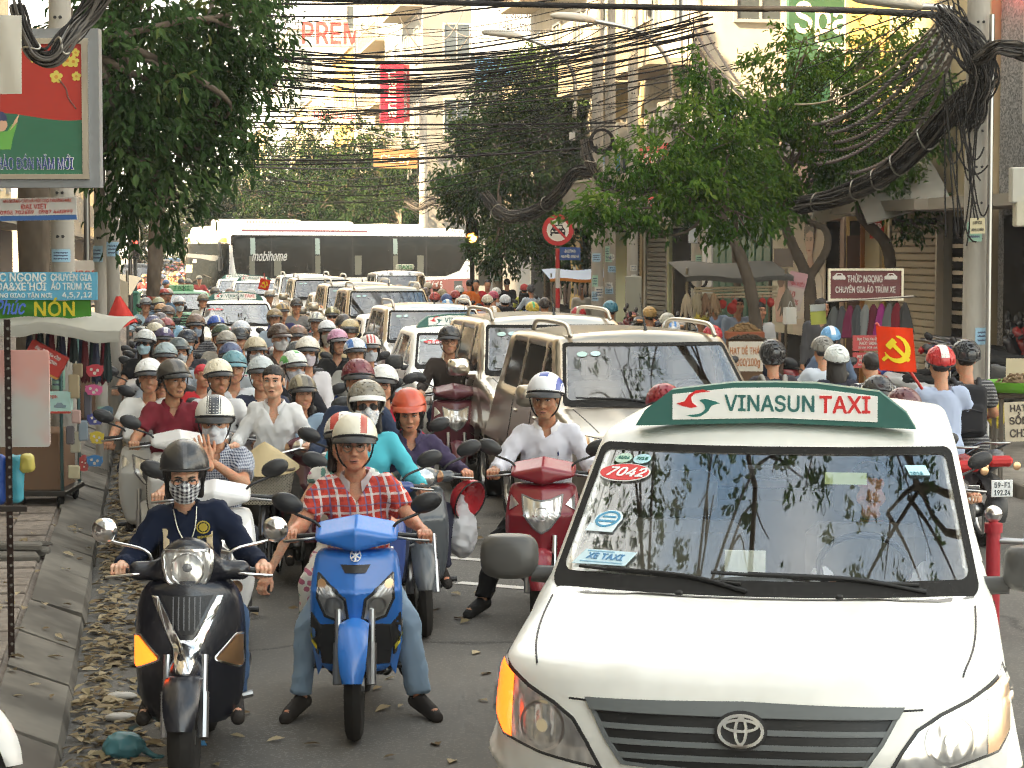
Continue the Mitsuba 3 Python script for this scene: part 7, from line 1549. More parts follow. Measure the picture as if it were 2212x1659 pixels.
jam_car('sedan','grey saloon car deep in the queue between two offroad cars','car',-3.78,51.5,M('pearl',(.35,.33,.30)))
jam_car('suv','sand coloured offroad car far back in the queue','car',-4.66,56.4,GOLD);jam_car('suv','last pale offroad car of the queue before the coach','car',-5.58,62.0,SILV)
k,A,I=jam_car('sedan','white taxi with a lit roof sign among the riders on the left','taxi',-5.22,42.7,WHITE,mirror=M('plastic',(.04,.04,.04)))
roof_sign(k,A@frame((0,2.45,1.455),(1,0,0),(0,0,1)),1.15,.17);part(k,'number_sticker',xf(extrude(circle(1,24,sx=.15,sy=.05),.002),screen_frame(-.42,1.27,.016,I,A,SEDAN)),M('plastic',(.55,.03,.03)),label='red sticker reading 4306');part(k,'number_sticker__lettering',text('4306',.055,screen_frame(-.42,1.245,.019,I,A,SEDAN),.2),M('plastic',(.75,.75,.75)))
for X_,Y_,lab in((-8.15,71.3,'white taxi far back in front of the coach, the nearer of two'),(-9.35,76.6,'white taxi far back in front of the coach, the farther of two')):
    k,A,I=jam_car('sedan',lab,'taxi',X_,Y_,WHITE,marks=False);roof_sign(k,A@frame((0,2.45,1.455),(1,0,0),(0,0,1)),1.15,.17)
k,A,I=jam_car('sedan','green roofed taxi among the riders on the far left','taxi',-7.85,53.0,M('gloss',(.05,.24,.10)),marks=False)
part(k,'roof_sign',xf(rbox((0,2.4,1.53),(.62,.16,.16),.03),A),M('plastic',(.30,.50,.30)));part(k,'roof_sign__lettering',text('TAXI',.10,A@frame((0,2.31,1.48),(1,0,0),(0,0,1)),.4),M('plastic',(.03,.2,.08)))
k,A,I=jam_car('van','silver van with a small taxi sign behind the gold cars, beside the coach','taxi',-3.1,65.0,SILV,marks=False)
part(k,'roof_sign',xf(rbox((.2,2.0,1.96),(.55,.16,.17),.04),A),M('plastic',(.62,.64,.52)));part(k,'roof_sign__lettering',text('TAXI',.11,A@frame((.2,1.915,1.90),(1,0,0),(0,0,1)),.42),M('plastic',(.04,.25,.08)))
jam_car('sedan','pale car on the far left beyond the green taxi','car',-14.2,92,M('gloss',(.5,.52,.52)),marks=False);jam_car('van','dark van with a yellow canopy on the far left beyond the green taxi','van',-16.7,99,M('gloss',(.05,.05,.05)),marks=False)
for i,(px,y,c)in enumerate(((345,150,(.6,.6,.58)),(372,175,(.15,.3,.5)),(330,205,(.6,.55,.4)),(385,220,(.5,.5,.5)))):jam_car('van',['white','blue','cream','grey'][i]+' van tiny in the distance down the street','van',gx(px,y),y,M('gloss',c),marks=False)
# ------------------------------------------------------------------ the coach
def coach():
    key=thing('coach','long white and black coach with maroon stripes turning across the crossing','bus');W,L,H=1.25,13.7,3.36
    yaw=-math.radians(41);xd,yd=np.array([math.cos(yaw),math.sin(yaw),0]),np.array([-math.sin(yaw),math.cos(yaw),0]);corner=np.array([gx(482,82),82,0]);o=corner-W*xd;A=mat4(o,yaw)
    def f(p):
        x,y,z=np.abs(p[...,0]),p[...,1],p[...,2]
        return smax(smax(x-W+.10*np.clip((z-2.6)/.8,0,1)**2,np.maximum(z-H+.05*(x/W)**2+.12*np.clip((.8-y)/.8,0,1)**2,.32-z),.16),np.maximum(.35*(x/W)**4+.28*np.clip((z-1.2)/2.0,0,1)**2-y,y-L+.12*np.clip((z-1.5),0,2)**1.5),.14)
    g=f
    f2=lambda p:np.maximum(g(p),-np.minimum.reduce([np.maximum(np.maximum(-(np.hypot(p[...,1]-wy,p[...,2]-.48)-.56),0)*0+(.56-np.hypot(p[...,1]-wy,p[...,2]-.48))*-1,W-.35-np.abs(p[...,0]))for wy in(2.5,8.6)]))
    P=lambda n,m,mat,**kw:part(key,n,xf(m,A),mat,**kw)
    P('body',solid(f2,(-W-.1,-.1,.2),(W+.1,L+.1,H+.1),.07),M('gloss',(.70,.70,.67)),smooth=38)
    S=np.array([[0,0,1,2.0],[1,0,0,0],[0,1,0,0],[0,0,0,1.0]])  # outline (y, z) on the side that faces the eye
    def side(poly,off,h=.12):return decal(g,poly,S,2.5,h,off)
    glass=sg.Polygon([(.8,1.40),(L-1.6,1.40),(L-.75,1.62),(L-.25,2.2),(L-.22,3.02),(.50,3.02),(.45,2.6),(.62,1.7)]).buffer(-.06).buffer(.06)
    P('window_band',side(glass,.012),DARKPANE,smooth=True)
    for i,y in enumerate((2.4,4.55,6.7,8.85,10.9)):P('window_post',side(sg.box(y,1.42,y+.06,3.0),.020),M('plastic',(.02,.02,.02)))
    for i,y in enumerate((1.3,2.55,4.7,6.85,9.0,10.4)):P('curtain',side(sg.box(y,1.5,y+.28+.1*(i%2),2.25),.017),M('cloth',(.16,.16,.13)))
    for y in(1.35,4.7,9.0):P('window_sticker',side(sg.box(y,2.3,y+.25,2.92),.022),M('plastic',(.30,.38,.36)))
    P('roof_stripe',side(sg.box(1.0,3.17,7.6,3.23),.012),M('gloss',(.20,.03,.035)))
    P('skirt_sheet',side(sg.Polygon([(.9,.55),(L-5.2,.55),(L-4.2,1.28),(.9,1.28)]),.010),M('gloss',(.52,.53,.54)))
    P('skirt_swoosh',side(sg.Polygon([(L-5.2,.5),(L-.1,.5),(L-.1,1.28),(L-1.3,1.28),(L-3.7,1.20),(L-4.3,1.0)]),.012),M('gloss',(.26,.05,.035)));P('skirt_edge',side(sg.Polygon([(L-5.6,.5),(L-5.1,.5),(L-4.2,1.0),(L-3.6,1.2),(L-4.3,1.2),(L-4.9,.9)]),.016),M('gloss',(.48,.20,.03)))
    SS=A@S;P('vent',side(sg.box(L-1.1,.85,L-.6,1.2),.02),M('plastic',(.05,.05,.05)))
    X=lambda y,z:SS@frame((y,z,-2.0+W+.03),(1,0,0),(0,1,0))
    part(key,'plate_number',text('51B 156.45',.26,X(L-2.7,.92),1.75),M('plastic',(.68,.66,.62)));part(key,'name',text('mobihome',.34,X(2.3,2.07),1.75,lean=.25),M('plastic',(.45,.45,.44)))
    for y0,y1,h in((1.3,4.4,.24),(4.9,7.2,.20),(8.8,11.2,.14)):P('roof_unit',solid(lambda p:d_box(p,(0,(y0+y1)/2,H+h*.35),(.95,(y1-y0)/2,h*.75),.14),(-1.2,y0-.2,H-.4),(1.2,y1+.2,H+.5),.08),M('gloss',(.70,.70,.67)),smooth=True)
    P('roof_grille',join([rbox((.93,y,H+.16),(.06,.05,.10),.01)for y in np.arange(1.5,4.2,.16)]),M('plastic',(.2,.2,.2)),kind='stuff')
    FF=front_frame(-1.2)
    def front(poly,off,h=.1):return decal(g,poly,FF,3.0,h,off)
    P('windscreen',front(sg.box(-1.2,.95,1.2,2.72).buffer(-.12).buffer(.12),.012),DARKPANE,smooth=True)
    P('windscreen_visor',front(sg.Polygon([(-1.0,2.35),(1.0,2.25),(.75,2.05),(0,2.15),(-.9,2.2)]),.022),M('plastic',(.10,.11,.12)))
    P('front_mask',front(sg.box(-1.22,.40,1.22,.98).buffer(-.08).buffer(.08),.008),M('plastic',(.03,.03,.03)))
    for s in(-1,1):
        P('marker_lamp',front(sg.Polygon([(s*.72,2.74),(s*1.08,2.74),(s*1.05,2.92),(s*.9,2.94)]),.02),M('plastic',(.50,.20,.02)));P('headlamp',front(sg.box(.75,.72,1.1,.98)if s>0 else sg.box(-1.1,.72,-.75,.98),.016),'m_reflector')
        P('mirror_arm',tube(catmull([(s*1.05,.1,2.62),(s*1.35,-.25,2.75),(s*1.62,-.45,2.55),(s*1.66,-.48,2.1)],5),.05,8),M('plastic',(.03,.03,.03)),smooth=True);P('mirror',rbox((s*1.66,-.48,1.95),(.22,.12,.55),.05),M('plastic',(.03,.03,.03)))
    P('windscreen_card',front(sg.box(-.45,2.0,-.25,2.12),.024),M('plastic',(.5,.55,.55)));P('windscreen_card',front(sg.box(-.95,1.62,-.45,1.92),.024),M('plastic',(.24,.26,.20)));P('wiper',tube([(-.6,-.06,1.2),(.3,-.08,1.55),(.7,-.02,1.42)],.02,5),M('plastic',(.02,.02,.02)))
    P('front_pillar',side(sg.Polygon([(.33,1.3),(.52,1.3),(.50,2.65),(.40,2.65)]),.016,.06),M('gloss',(.5,.5,.5)))
    for wy in(2.5,8.6):
        for s in(-1,1):a,b,d=wheel_kit(wy,s*(W-.18),.48,.28);P('tyre',join([a,d]),M('rubber',(.02,.02,.02)),smooth=40);P('rim',b,M('metal',(.5,.5,.5)))
coach()
# ------------------------------------------------------------------ the riders
def local_front(T,x,z,lift=.004):
    """a frame on the front of the shirt at torso place x, z"""
    q=(T['shirt'][0]-T['P'])@(T['R']/np.linalg.norm(T['R'][:,0])**2);k=np.argsort((q[:,0]-x)**2+(q[:,2]-z)**2+(q[:,1]<0))[:10];y=q[k,1].max();c=T['P']+T['R']@np.array([x,y+lift,z]);R=T['R']/np.linalg.norm(T['R'][:,0])
    return frame(c,-R[:,0],R[:,2])
def hero(label,A,pose,o,group=None):
    T=trunk(pose);key=thing('person',label,'person',group);dress_person(key,T,A,{'lod':0,**o});return key,T
HP=dict(h=.016,hh=.0055,hd=.0058,fold=.026,hs=1.06,pelvis=(0,-.24,.768))
Wt,Cr=(.70,.70,.68),(.66,.60,.46);Bk=(.015,.015,.017)
# woman on the black scooter
bk,A=place_bike('vespa','glossy black scooter with round headlamp and lit orange turn signal, front left',gx(415,10.66),10.66,.06,(.006,.007,.013),lod=.014,signal_lit=('m_amber',(.30,.017,.001)),lens=LENS)
part(bk,'emblem__mark',xf(join([xf(extrude(sg.Point(0,.010).buffer(.011).difference(sg.Point(0,.010).buffer(.006)),.003),np.eye(4)),xf(extrude(sg.box(-.003,-.022,.003,.02).union(sg.box(-.016,-.012,.016,-.006)),.003),np.eye(4))]),A@frame((0,.50,.545),(-1,0,0),(0,0,1))),M('plastic',(.75,.75,.75)))
k,T=hero('person in a navy sweater, black helmet, glasses and checked mask, on the black scooter',A,rider_pose(**HP,fem=1,s=.92,lean=.24,roll=.11,nod=.34,yaw=.12,vneck=.03,neck=.064,seed=1,wrists=[(-.335,.13,.97),(.335,.13,.97)],ankles=[(-.20,.12,.34),(.20,.12,.34)]),
    dict(helmet=('half',(.022,.022,.024)),mask='pat_gingham_mask',glasses=1,hair='bob',shirt=(.010,.015,.034),trousers=(.05,.09,.17),nopeak=1,stripes=[(-.010,.010,(.05,.05,.055))],skin='light'))
for s in(-1,1):part(k,'backpack_strap',xf(shell(sheet(lambda u,v:np.stack([s*(.118-.012*u)+(v-.5)*.032,.10+.070*np.sin(u*2.6)-.10*(1-u)*(u<.35),.50-.42*u],-1)@T['R'].T+T['P'],14,2),.006),A),M('cloth',(.50,.40,.26)),True)
F=A@local_front(T,-.088,.405,.008);part(k,'emblem',xf(extrude(sg.Point(0,.02).buffer(.033).difference(sg.Point(0,.02).buffer(.027)).union(sg.Point(0,.02).buffer(.021)),.003),F),M('plastic',(.50,.38,.06)));part(k,'emblem__lettering',join([text('REGHAICO',.011,F@frame((0,-.035,0),(1,0,0),(0,1,0)),.07),text('CHAMBIOUR',.011,F@frame((0,-.052,0),(1,0,0),(0,1,0)),.07)]),M('plastic',(.50,.38,.06)))
N=[T['P']+T['R']@np.array(q)for q in((-.062,.045,.52),(-.045,.115,.43),(-.008,.150,.355),(.008,.150,.355),(.045,.115,.43),(.062,.045,.52))];part(k,'necklace',xf(join([tube(catmull(N,6),.003,5),ell(T['P']+T['R']@np.array([0,.155,.335]),(.006,.004,.022),6)]),A),M('chrome',(.7,.68,.6)),True)
# man on the blue scooter and the woman behind him
bk,A=place_bike('nouvo','bright blue scooter with twin headlamps in the middle of the foreground',gx(773,11.70),11.70,.03,(.03,.165,.56),lod=.014)
hero('older man in a red plaid shirt, cream helmet and round glasses, on the blue scooter',A,rider_pose(**HP,s=.94,lean=.06,roll=.05,nod=.08,fat=.4,sleeve=.46,vneck=.13,hem=-.22,loose=.024,seed=2,wrists=[(-.345,.13,1.00),(.345,.13,1.00)],ankles=[(-.32,.02,.10),(.31,.02,.10)],toes=[(-.40,.17,.045),(.37,.18,.045)],kpoles=[(-.9,1,.3),(.9,1,.3)]),
     dict(helmet=('half',(.68,.64,.52)),glasses=1,glassc=(.16,.12,.08),hair='short',hairc=(.09,.085,.08),skin='red',shirt='pat_plaid_red',trousers=(.24,.33,.43),collar=(.42,.36,.36),stripes=[(-.07,-.035,(.42,.08,.05))]))
hero('woman in a sleeveless floral dress sitting behind the man in plaid',A,passenger_pose(**{**HP,'h':.02,'pelvis':(.10,-.62,.80)},fem=1,sleeve=.12,s=.88,trouser=.70,seed=3,hands=('flat','curl'),wrists=[(-.14,-.35,.95),(.50,-.34,.72)],poles=[(-.8,-.3,-.75),(.9,-.6,.1)],ankles=[(-.22,-.25,.30),(.26,-.25,.30)]),
     dict(helmet=('half',(.66,.62,.56)),shirt='pat_floral',trousers='pat_floral',skin='light',hair='long',stripes=[(.03,.08,(.5,.06,.05)),(-.08,-.03,(.12,.3,.5))],lod=1))
# woman in purple
bk,A=place_bike('wave','dark grey motorbike with a wide clear headlamp behind the blue scooter',gx(905,14.70),14.70,.10,(.075,.085,.095),lod=.016,tilt=.04)
k,T=hero('woman in a dark purple blouse and orange helmet looking down',A,rider_pose(**HP,fem=1,s=.90,lean=.12,nod=.30,yaw=-.05,fat=.4,vneck=.10,neck=.084,loose=.022,seed=4),dict(helmet=('long',(.50,.075,.030)),hair='bob',shirt=(.055,.042,.085),collar=(.060,.046,.092),trousers=(.03,.03,.05),skin='red',peak=(.45,.07,.03)))
part(k,'button',xf(join([ell(T['P']+T['R']@np.array([0,.155,z]),(.008,.005,.008),6)for z in(.20,.30)]),A),M('plastic',(.4,.38,.42)))
key=thing('helmet','red helmet hanging from the handlebar of the dark grey motorbike','helmet');[put(key if i==0 else key+'__'+n,xf(m,A@mat4((-.37,.16,.80),.6,.9)),M('gloss',(.45,.02,.025))if i==0 else M('plastic',(.03,.03,.03)),s)for i,(n,m,sl,s)in enumerate(helmet_parts('half',.012)[:2])]
key=thing('plastic_bag','white plastic bag hanging beside the leg of the woman in purple','bag');q=(A@np.array([-.30,.05,.58,1]))[:3];put(key,solid(lambda p:smin(d_ell(p,q,(.10,.13,.16)),d_cone(p,q+(0,0,.1),q+(0,0,.24),.07,.015),.05)+(np.abs(meshkit.noise(p*16,3)-.5)-.2)*.05,q-.26,q+.3,.012),M('plastic',(.55,.55,.57)),True)
# man in the white shirt on the red scooter
bk,A=place_bike('scooter','shiny dark red scooter with a pointed visor left of the taxi',gx(1178,14.95),14.95,-.06,(.22,.008,.022),lod=.015,dark=M('plastic',(.03,.03,.03)))
k,T=hero('man in a white shirt and white and blue helmet, on the red scooter',A,rider_pose(**HP,s=.99,lean=.04,nod=.14,yaw=-.16,fat=.25,vneck=.085,seed=5,ankles=[(-.17,.2,.37),(.43,.02,.10)],toes=[(-.18,.35,.31),(.50,.16,.045)],kpoles=[(-.35,1,.5),(.9,1,.3)]),
    dict(helmet=('half',(.68,.69,.72)),shirt=(.60,.60,.66),collar=(.68,.67,.68),trousers=(.012,.012,.013),shoes=(.012,.012,.012),hair='short',skin='tan',stripes=[(-.03,.03,(.05,.08,.32),1.0,1.5),(-.116,-.085,(.05,.08,.32))],htext=None))
part(k,'button',xf(join([ell(T['P']+T['R']@np.array([0,y,z]),(.006,.004,.006),6)for z,y in((.40,.118),(.30,.142),(.20,.148),(.10,.15))]),A),M('plastic',(.05,.05,.06)));part(k,'pen',xf(join([ell(T['P']+T['R']@np.array([-.085,.14,.33]),(.006,.004,.018),6)]),A),M('plastic',(.03,.04,.12)))
# man with his hand at his mouth
bk,A=place_bike('scooter','white scooter with a carrier behind the woman in the navy sweater',gx(462,13.5),13.5,.12,(.6,.6,.6),lod=.02)
HM=np.eye(4);HM[:3,:3]=np.stack([(-.95,.1,.28),(.28,-.05,.955),(.11,.99,.02)],1);HM[:3,3]=(.062,.030,1.268)
k,T=hero('man in a checked shirt and striped helmet, hand pressed to his mask',A,rider_pose(**HP,s=.93,lean=.12,nod=.20,yaw=-.04,sleeve=.46,fat=.2,seed=6,wrists=[(.015,.018,1.18),(.335,.13,1.0)],hands=('flat','grip'),hmat=[HM,None],poles=[(-.8,.5,-.9),(.42,-.55,-.8)]),dict(helmet=('half',(.66,.65,.60)),stripes=[(-.032,.032,(.02,.022,.03)),(-.044,-.038,(.05,.05,.05)),(.038,.044,(.05,.05,.05))],mask=(.60,.62,.66),hair='short',shirt='pat_gingham',collar='pat_gingham',trousers=(.02,.022,.03)))
# maroon polo
bk,A=place_bike('scooter','white scooter at the left kerb under the man in the maroon polo',gx(377,17.2),17.2,.24,(.58,.57,.55),lod=.02)
k,T=hero('man in a maroon polo shirt and camouflage helmet looking sideways',A,rider_pose(**HP,s=.97,lean=.08,nod=.04,yaw=.38,fat=.5,sleeve=.46,vneck=.10,seed=7),dict(helmet=('half',(.055,.05,.045),(.02,.02,.02)),shirt=(.16,.018,.03),collar=True,trousers=(.10,.10,.10),skin='tan',hair='short',stripes=[(-.09,-.05,(.12,.10,.08)),(.02,.05,(.10,.085,.07))]))
# woman on the bicycle
def bicycle(label,x,y,yaw):
    key=thing('bicycle',label,'bicycle');A=mat4((x,y,0),PI+yaw);X=np.array([[0,0,1],[0,1,0],[-1,0,0]],float);mt=M('metal',(.10,.10,.11))
    for yy in(.58,-.50):
        w=part(key,'wheel',xf(mv(xf(torus(.31,.019,36,8),X),(0,yy,.33)),A),M('rubber',(.03,.03,.03)),True);part(w,'rim',xf(join([mv(xf(torus(.288,.010,36,6),X),(0,yy,.33))]+[cyl((0,yy,.33),(0,yy+.285*math.cos(a),.33+.285*math.sin(a)),.002,4)for a in np.arange(14)*2*PI/14]),A),M('metal',(.5,.5,.5)))
        part(key,'mudguard',xf(arc_shell(yy,.33,.355,.03,.4,2.7),A),mt,True)
    for n,pts in(('frame',[(0,-.5,.33),(0,-.12,.30),(0,.36,.78)]),('fork',[(0,.58,.33),(0,.40,.78),(0,.36,.95)]),('seat_post',[(0,-.12,.30),(0,-.22,.80)])):part(key,n,xf(tube(catmull(pts,5),.018,8),A),mt,True)
    part(key,'handlebar',xf(tube(catmull([(-.28,.16,1.0),(-.22,.32,1.02),(0,.38,.98),(.22,.32,1.02),(.28,.16,1.0)],5),.012,8),A),M('chrome',(.7,.7,.7)),True);part(key,'saddle',xf(ell((0,-.24,.83),(.10,.15,.05),8),A),M('rubber',(.03,.03,.03)),True)
    bw=lambda u,v:np.stack([np.sign(np.cos(u*2*PI))*np.abs(np.cos(u*2*PI))**.5*(.17+.045*v),.60+np.sign(np.sin(u*2*PI))*np.abs(np.sin(u*2*PI))**.5*(.12+.03*v),.66+.25*v],-1)
    proc_mat('wicker',lambda p,n,uv:mikit.mix((.05,.045,.04),(.44,.39,.31),dr.select((dr.sin((p.x+p.z)*290)>.1)|(dr.sin((p.x-p.z)*290)>.1),1.0,0.0)),.8)
    part(key,'basket',xf(shell(sheet(bw,28,5),.008),A),'wicker',True);part(key,'basket_rim',xf(tube(np.array([bw(np.array(u),np.array(1.0))for u in np.linspace(0,1,40)]),.011,6),A),M('matte',(.16,.13,.10)),True)
    return key,A
bk,A=bicycle('dark bicycle with a wicker basket in front of the woman in white',gx(586,16.45),16.45,.02)
key=thing('conical_hat','straw conical hat lying on the bicycle basket','hat');rings=[(.245*(1-t)**.92+.001,.19*t)for t in np.linspace(0,1,26)];rings=[(r+(.002 if i%2 else 0),z)for i,(r,z)in enumerate(rings)]
put(key,xf(lathe(rings,40),A@mat4((0,.58,.915),0,-.18)),M('matte',(.50,.40,.23)),50)
hero('bareheaded woman in a thin white blouse riding the bicycle',A,rider_pose(**{**HP,'pelvis':(0,-.24,.84)},fem=1,s=.93,lean=.08,nod=.04,yaw=-.10,vneck=.15,loose=.03,seed=8,wrists=[(-.27,.06,1.03),(.27,.06,1.03)],ankles=[(-.12,.0,.25),(.12,.05,.42)]),dict(helmet=None,hair='bun',shirt=(.62,.62,.62),collar=(.64,.64,.64),trousers=(.05,.045,.04),skin='light'))
# the other riders, table: column, row of the helmet's top, who, helmet, shirt, options
NAMES={}
def shade(c,k):return tuple(min(1,x*k)for x in c)
PAINTS=[((.03,.03,.035),'black'),((.25,.02,.02),'red'),((.40,.40,.42),'silver'),((.03,.06,.22),'blue'),((.12,.12,.13),'grey'),((.5,.5,.48),'white'),((.10,.02,.03),'maroon')]
cnt=[0];LAST={}
def rider(px,py,who,hel,shirt,away=False,bike=True,group=None,s=.95,pose='rider',y=None,**o):
    i=cnt[0];cnt[0]+=1;zt={'rider':1.71,'passenger':1.775,'stand':1.77}[pose]*s-(0 if hel else .05)
    if y is None:y=(CAMH-zt)*FOC/(py-YH)
    x=gx(px,y);yaw=SANG+(PI if away else 0)+.06*math.sin(i*2.4);off={'rider':.24,'passenger':.62,'stand':0}[pose]
    fwd=np.array([math.sin(yaw),-math.cos(yaw)]);bx,by=x+fwd[0]*off,y+fwd[1]*off
    o={'lod':1 if y<34 else 2,'away':away,'helmet':hel,'shirt':shirt,**o};o['look']=[0.0,.35,-.35,0.0,.2][i%5]if 'look' not in o and pose!='passenger' and not away else o.get('look',0.0)
    if o.get('fem')and not o.get('hair'):o['hair']='bob' if i%2 else 'long'
    lab=' '.join(('person '+who).split()[:16])if group is None else who
    key,A,T=crowd_person(lab,bx,by,yaw,o,pose,group,s,z=.125 if(px>1500 and pose=='stand')else 0)
    if bike and pose=='rider':
        c,cn=PAINTS[o.get('paint',(i*3+1)%7)];st='wave' if i%3 else 'scooter'
        LAST['striped' if 'striped shirt' in who else 'any']=place_bike(st,' '.join(('%s %s of the rider %s'%(cn,'scooter' if st=='scooter' else 'motorbike',who)).split()[:16])if group is None else 'motorbike under one of the '+group,bx,by,yaw,c,None if group is None else 'motorbikes of the '+group,lod=.03)
    return key
P_='passenger';S_='stand'
rider(321,765,'in a white shirt, dark peaked white helmet, by the left kerb',('half',Wt),(.62,.62,.60),paint=5,hair='short',short=1,collar=1)
rider(346,806,'in floral pink and cream helmet behind the maroon polo',('half',Cr),'pat_floral_pink',y=18.2,s=.86,fem=1,glasses=1,pose=P_)
rider(470,766,'in a white jersey with navy shoulders and cream helmet',('half',Cr),(.60,.60,.60),skin='tan',hair='short',look=.3)
rider(503,768,'in white with a teal visored helmet behind the boy',('half',(.10,.24,.28)),(.58,.60,.62),y=19.4,peak=(.08,.2,.24))
rider(650,800,'girl in a light denim shirt with camouflage helmet',('half',(.16,.14,.10)),(.26,.36,.46),fem=1,hair='long',stripes=[(-.06,-.02,(.05,.045,.04)),(.03,.07,(.35,.30,.2))],short=1,s=.90)
rider(563,771,'in a navy jacket and bright silver helmet behind the bicycle',('half',(.42,.46,.47)),(.03,.035,.06),y=18.4)
rider(630,749,'in a dark orange trimmed vest, white and green helmet',('half',(.64,.66,.62)),(.02,.02,.025),mask=(.50,.50,.54),scarf=1,stripes=[(-.02,.02,(.10,.35,.08),.9,1.5),(-.119,-.095,(.12,.38,.10)),(.095,.119,(.12,.38,.10))],peak=(.06,.06,.06))
rider(664,727,'in a white jacket and pink mask behind the green helmet',('half',(.64,.60,.52)),(.60,.57,.58),fem=1,mask=(.56,.50,.54),pose=P_,y=20.6)
rider(640,729,'in slate blue with a charcoal helmet',('half',(.07,.075,.08)),(.08,.13,.18),y=21.4)
rider(550,720,'with a beige sun helmet and floral scarf mask',('cap',(.50,.43,.30)),'pat_floral',fem=1,mask='pat_floral_mask',scarf=1)
rider(498,732,'with a blue camouflage helmet and teal mask',('half',(.06,.08,.16)),(.30,.32,.33),mask=(.10,.38,.45))
rider(600,692,'in a brown jacket with brown cap helmet and white mask',('cap',(.085,.055,.04)),(.045,.035,.03),mask=(.56,.55,.54),peak=(.07,.045,.035),s=1.0)
rider(315,705,'in a black top with white helmet and pale blue mask',('half',(.62,.64,.64)),(.015,.015,.017),fem=1,mask=(.42,.56,.62),sun=1,short=1)
rider(357,732,'with a teal grey metallic helmet, face in shade',('half',(.26,.32,.33)),(.25,.27,.30))
rider(383,721,'with a dark patterned helmet and silver mask',('long',(.10,.12,.12)),(.30,.33,.36),mask=(.40,.42,.44),y=22.3)
rider(355,701,'with a purple and white helmet',('half',(.08,.06,.15)),(.32,.40,.46),stripes=[(-.05,.0,(.6,.58,.6),.5,1.9)])
rider(333,691,'with a cream striped helmet at the left of the pack',('half',(.55,.50,.38)),(.10,.11,.14))
rider(405,705,'with a black helmet and wide pale blue mask',('half',(.03,.035,.05)),(.05,.05,.06),mask=(.38,.52,.60))
rider(423,672,'in a striped cardigan with bronze helmet and dark mask',('half',(.16,.10,.075)),'pat_stripe_dark',mask=(.30,.36,.44),s=1.0,fem=1,hair='long')
rider(465,676,'with a bright blue helmet in front of the left taxi',('half',(.04,.10,.40)),(.30,.30,.28),stripes=[(-.03,0,(.5,.5,.5))])
rider(478,694,'with a dark green helmet in front of the left taxi',('half',(.04,.07,.035)),(.38,.35,.30))
rider(519,688,'with a large white and blue helmet',('full',(.62,.64,.68)),(.40,.42,.45),stripes=[(-.10,-.05,(.05,.16,.5)),(.05,.10,(.05,.16,.5))])
rider(517,708,'with a black cap helmet in front of the large white helmet',('half',(.04,.04,.04)),(.10,.10,.11),y=25.4)
rider(489,717,'with a plain grey beige helmet',('cap',(.34,.31,.26)),(.42,.40,.36),y=24.2)
rider(492,690,'with a small red helmet behind the green one',('half',(.40,.03,.06)),(.3,.1,.1),y=27.5,s=.9)
rider(593,663,'in a pale blue shirt with golden brown full helmet',('full',(.26,.19,.10)),(.30,.36,.42))
rider(609,651,'with a golden striped helmet behind the full helmet',('half',(.38,.27,.12)),(.05,.05,.12),stripes=[(-.05,-.02,(.05,.03,.02)),(.02,.05,(.05,.03,.02))])
rider(683,669,'in a light grey shirt with cream striped helmet',('half',(.58,.57,.50)),(.42,.44,.50),skin='tan',stripes=[(-.045,-.02,(.2,.2,.2)),(.02,.045,(.2,.2,.2))],short=1)
rider(717,658,'with sunglasses and camouflage helmet beside the gold car',('half',(.14,.13,.06)),(.50,.48,.46),sun=1,skin='light',stripes=[(-.02,.02,(.55,.5,.3))])
rider(741,658,'with a dark cap, pale face, before the gold car',('half',(.06,.05,.045)),(.42,.44,.52),y=30.5)
rider(705,686,'with a white helmet and sand scarf',('half',(.64,.65,.66)),(.42,.34,.20),fem=1,mask=(.42,.38,.32),scarf=1)
rider(728,704,'in a black top with pink helmet',('half',(.55,.28,.40)),(.02,.02,.02),fem=1,hair='bob',peak=(.12,.11,.11))
rider(755,685,'with a golden helmet and dark visor pulled down',('full',(.50,.40,.22)),(.45,.45,.50),shield=(.03,.028,.025))
rider(643,696,'with a red flowered brown helmet',('half',(.20,.12,.08)),(.25,.25,.28),stripes=[(-.07,.07,(.45,.05,.05),.9,1.9)])
rider(765,723,'with a white and blue helmet bending down',('half',(.60,.63,.66)),(.30,.29,.26),stripes=[(-.115,-.08,(.08,.2,.5)),(.05,.10,(.08,.2,.5))])
rider(797,716,'with a white helmet striped red and messy dark hair',('half',(.64,.61,.57)),(.45,.48,.52),fem=1,hair='bob',mask=(.5,.52,.55),stripes=[(-.045,-.025,(.42,.06,.05)),(-.008,.012,(.42,.06,.05)),(.03,.05,(.42,.06,.05))],peak=(.05,.045,.04))
rider(772,765,'in a navy jacket with shiny maroon helmet',('half',(.14,.02,.03)),(.025,.035,.065),hair='short',s=1.0,look=.1)
rider(826,778,'in a red blouse and glasses with white helmet',('half',(.66,.66,.64)),(.40,.02,.04),fem=1,glasses=1,hair='bob')
rider(789,812,'in cyan with olive helmet, sunglasses and flowered scarf mask',('full',(.20,.18,.14)),(.08,.42,.50),fem=1,sun=1,mask='pat_floral_mask',scarf=1,peak=(.62,.62,.6),s=.97)
rider(970,709,'in a brown jacket over red with black helmet, beside the taxi',('half',(.025,.024,.024)),(.045,.035,.03),glasses=1,s=1.0,y=23.4,look=-.1)
rider(433,752,'child in a red hooded jacket looking left',None,(.48,.03,.04),bike=False,y=20.2,s=.84,pose=P_,look=.35,hair='short',hairc=(.48,.03,.04))
rider(1430,824,'with a shiny dark red helmet half hidden by the taxi sign',('half',(.22,.015,.02)),(.10,.10,.11),y=14.6)
rider(1892,799,'with a black helmet just behind the taxi sign',('half',(.03,.032,.035)),(.05,.05,.06),y=15.6,skin='light')
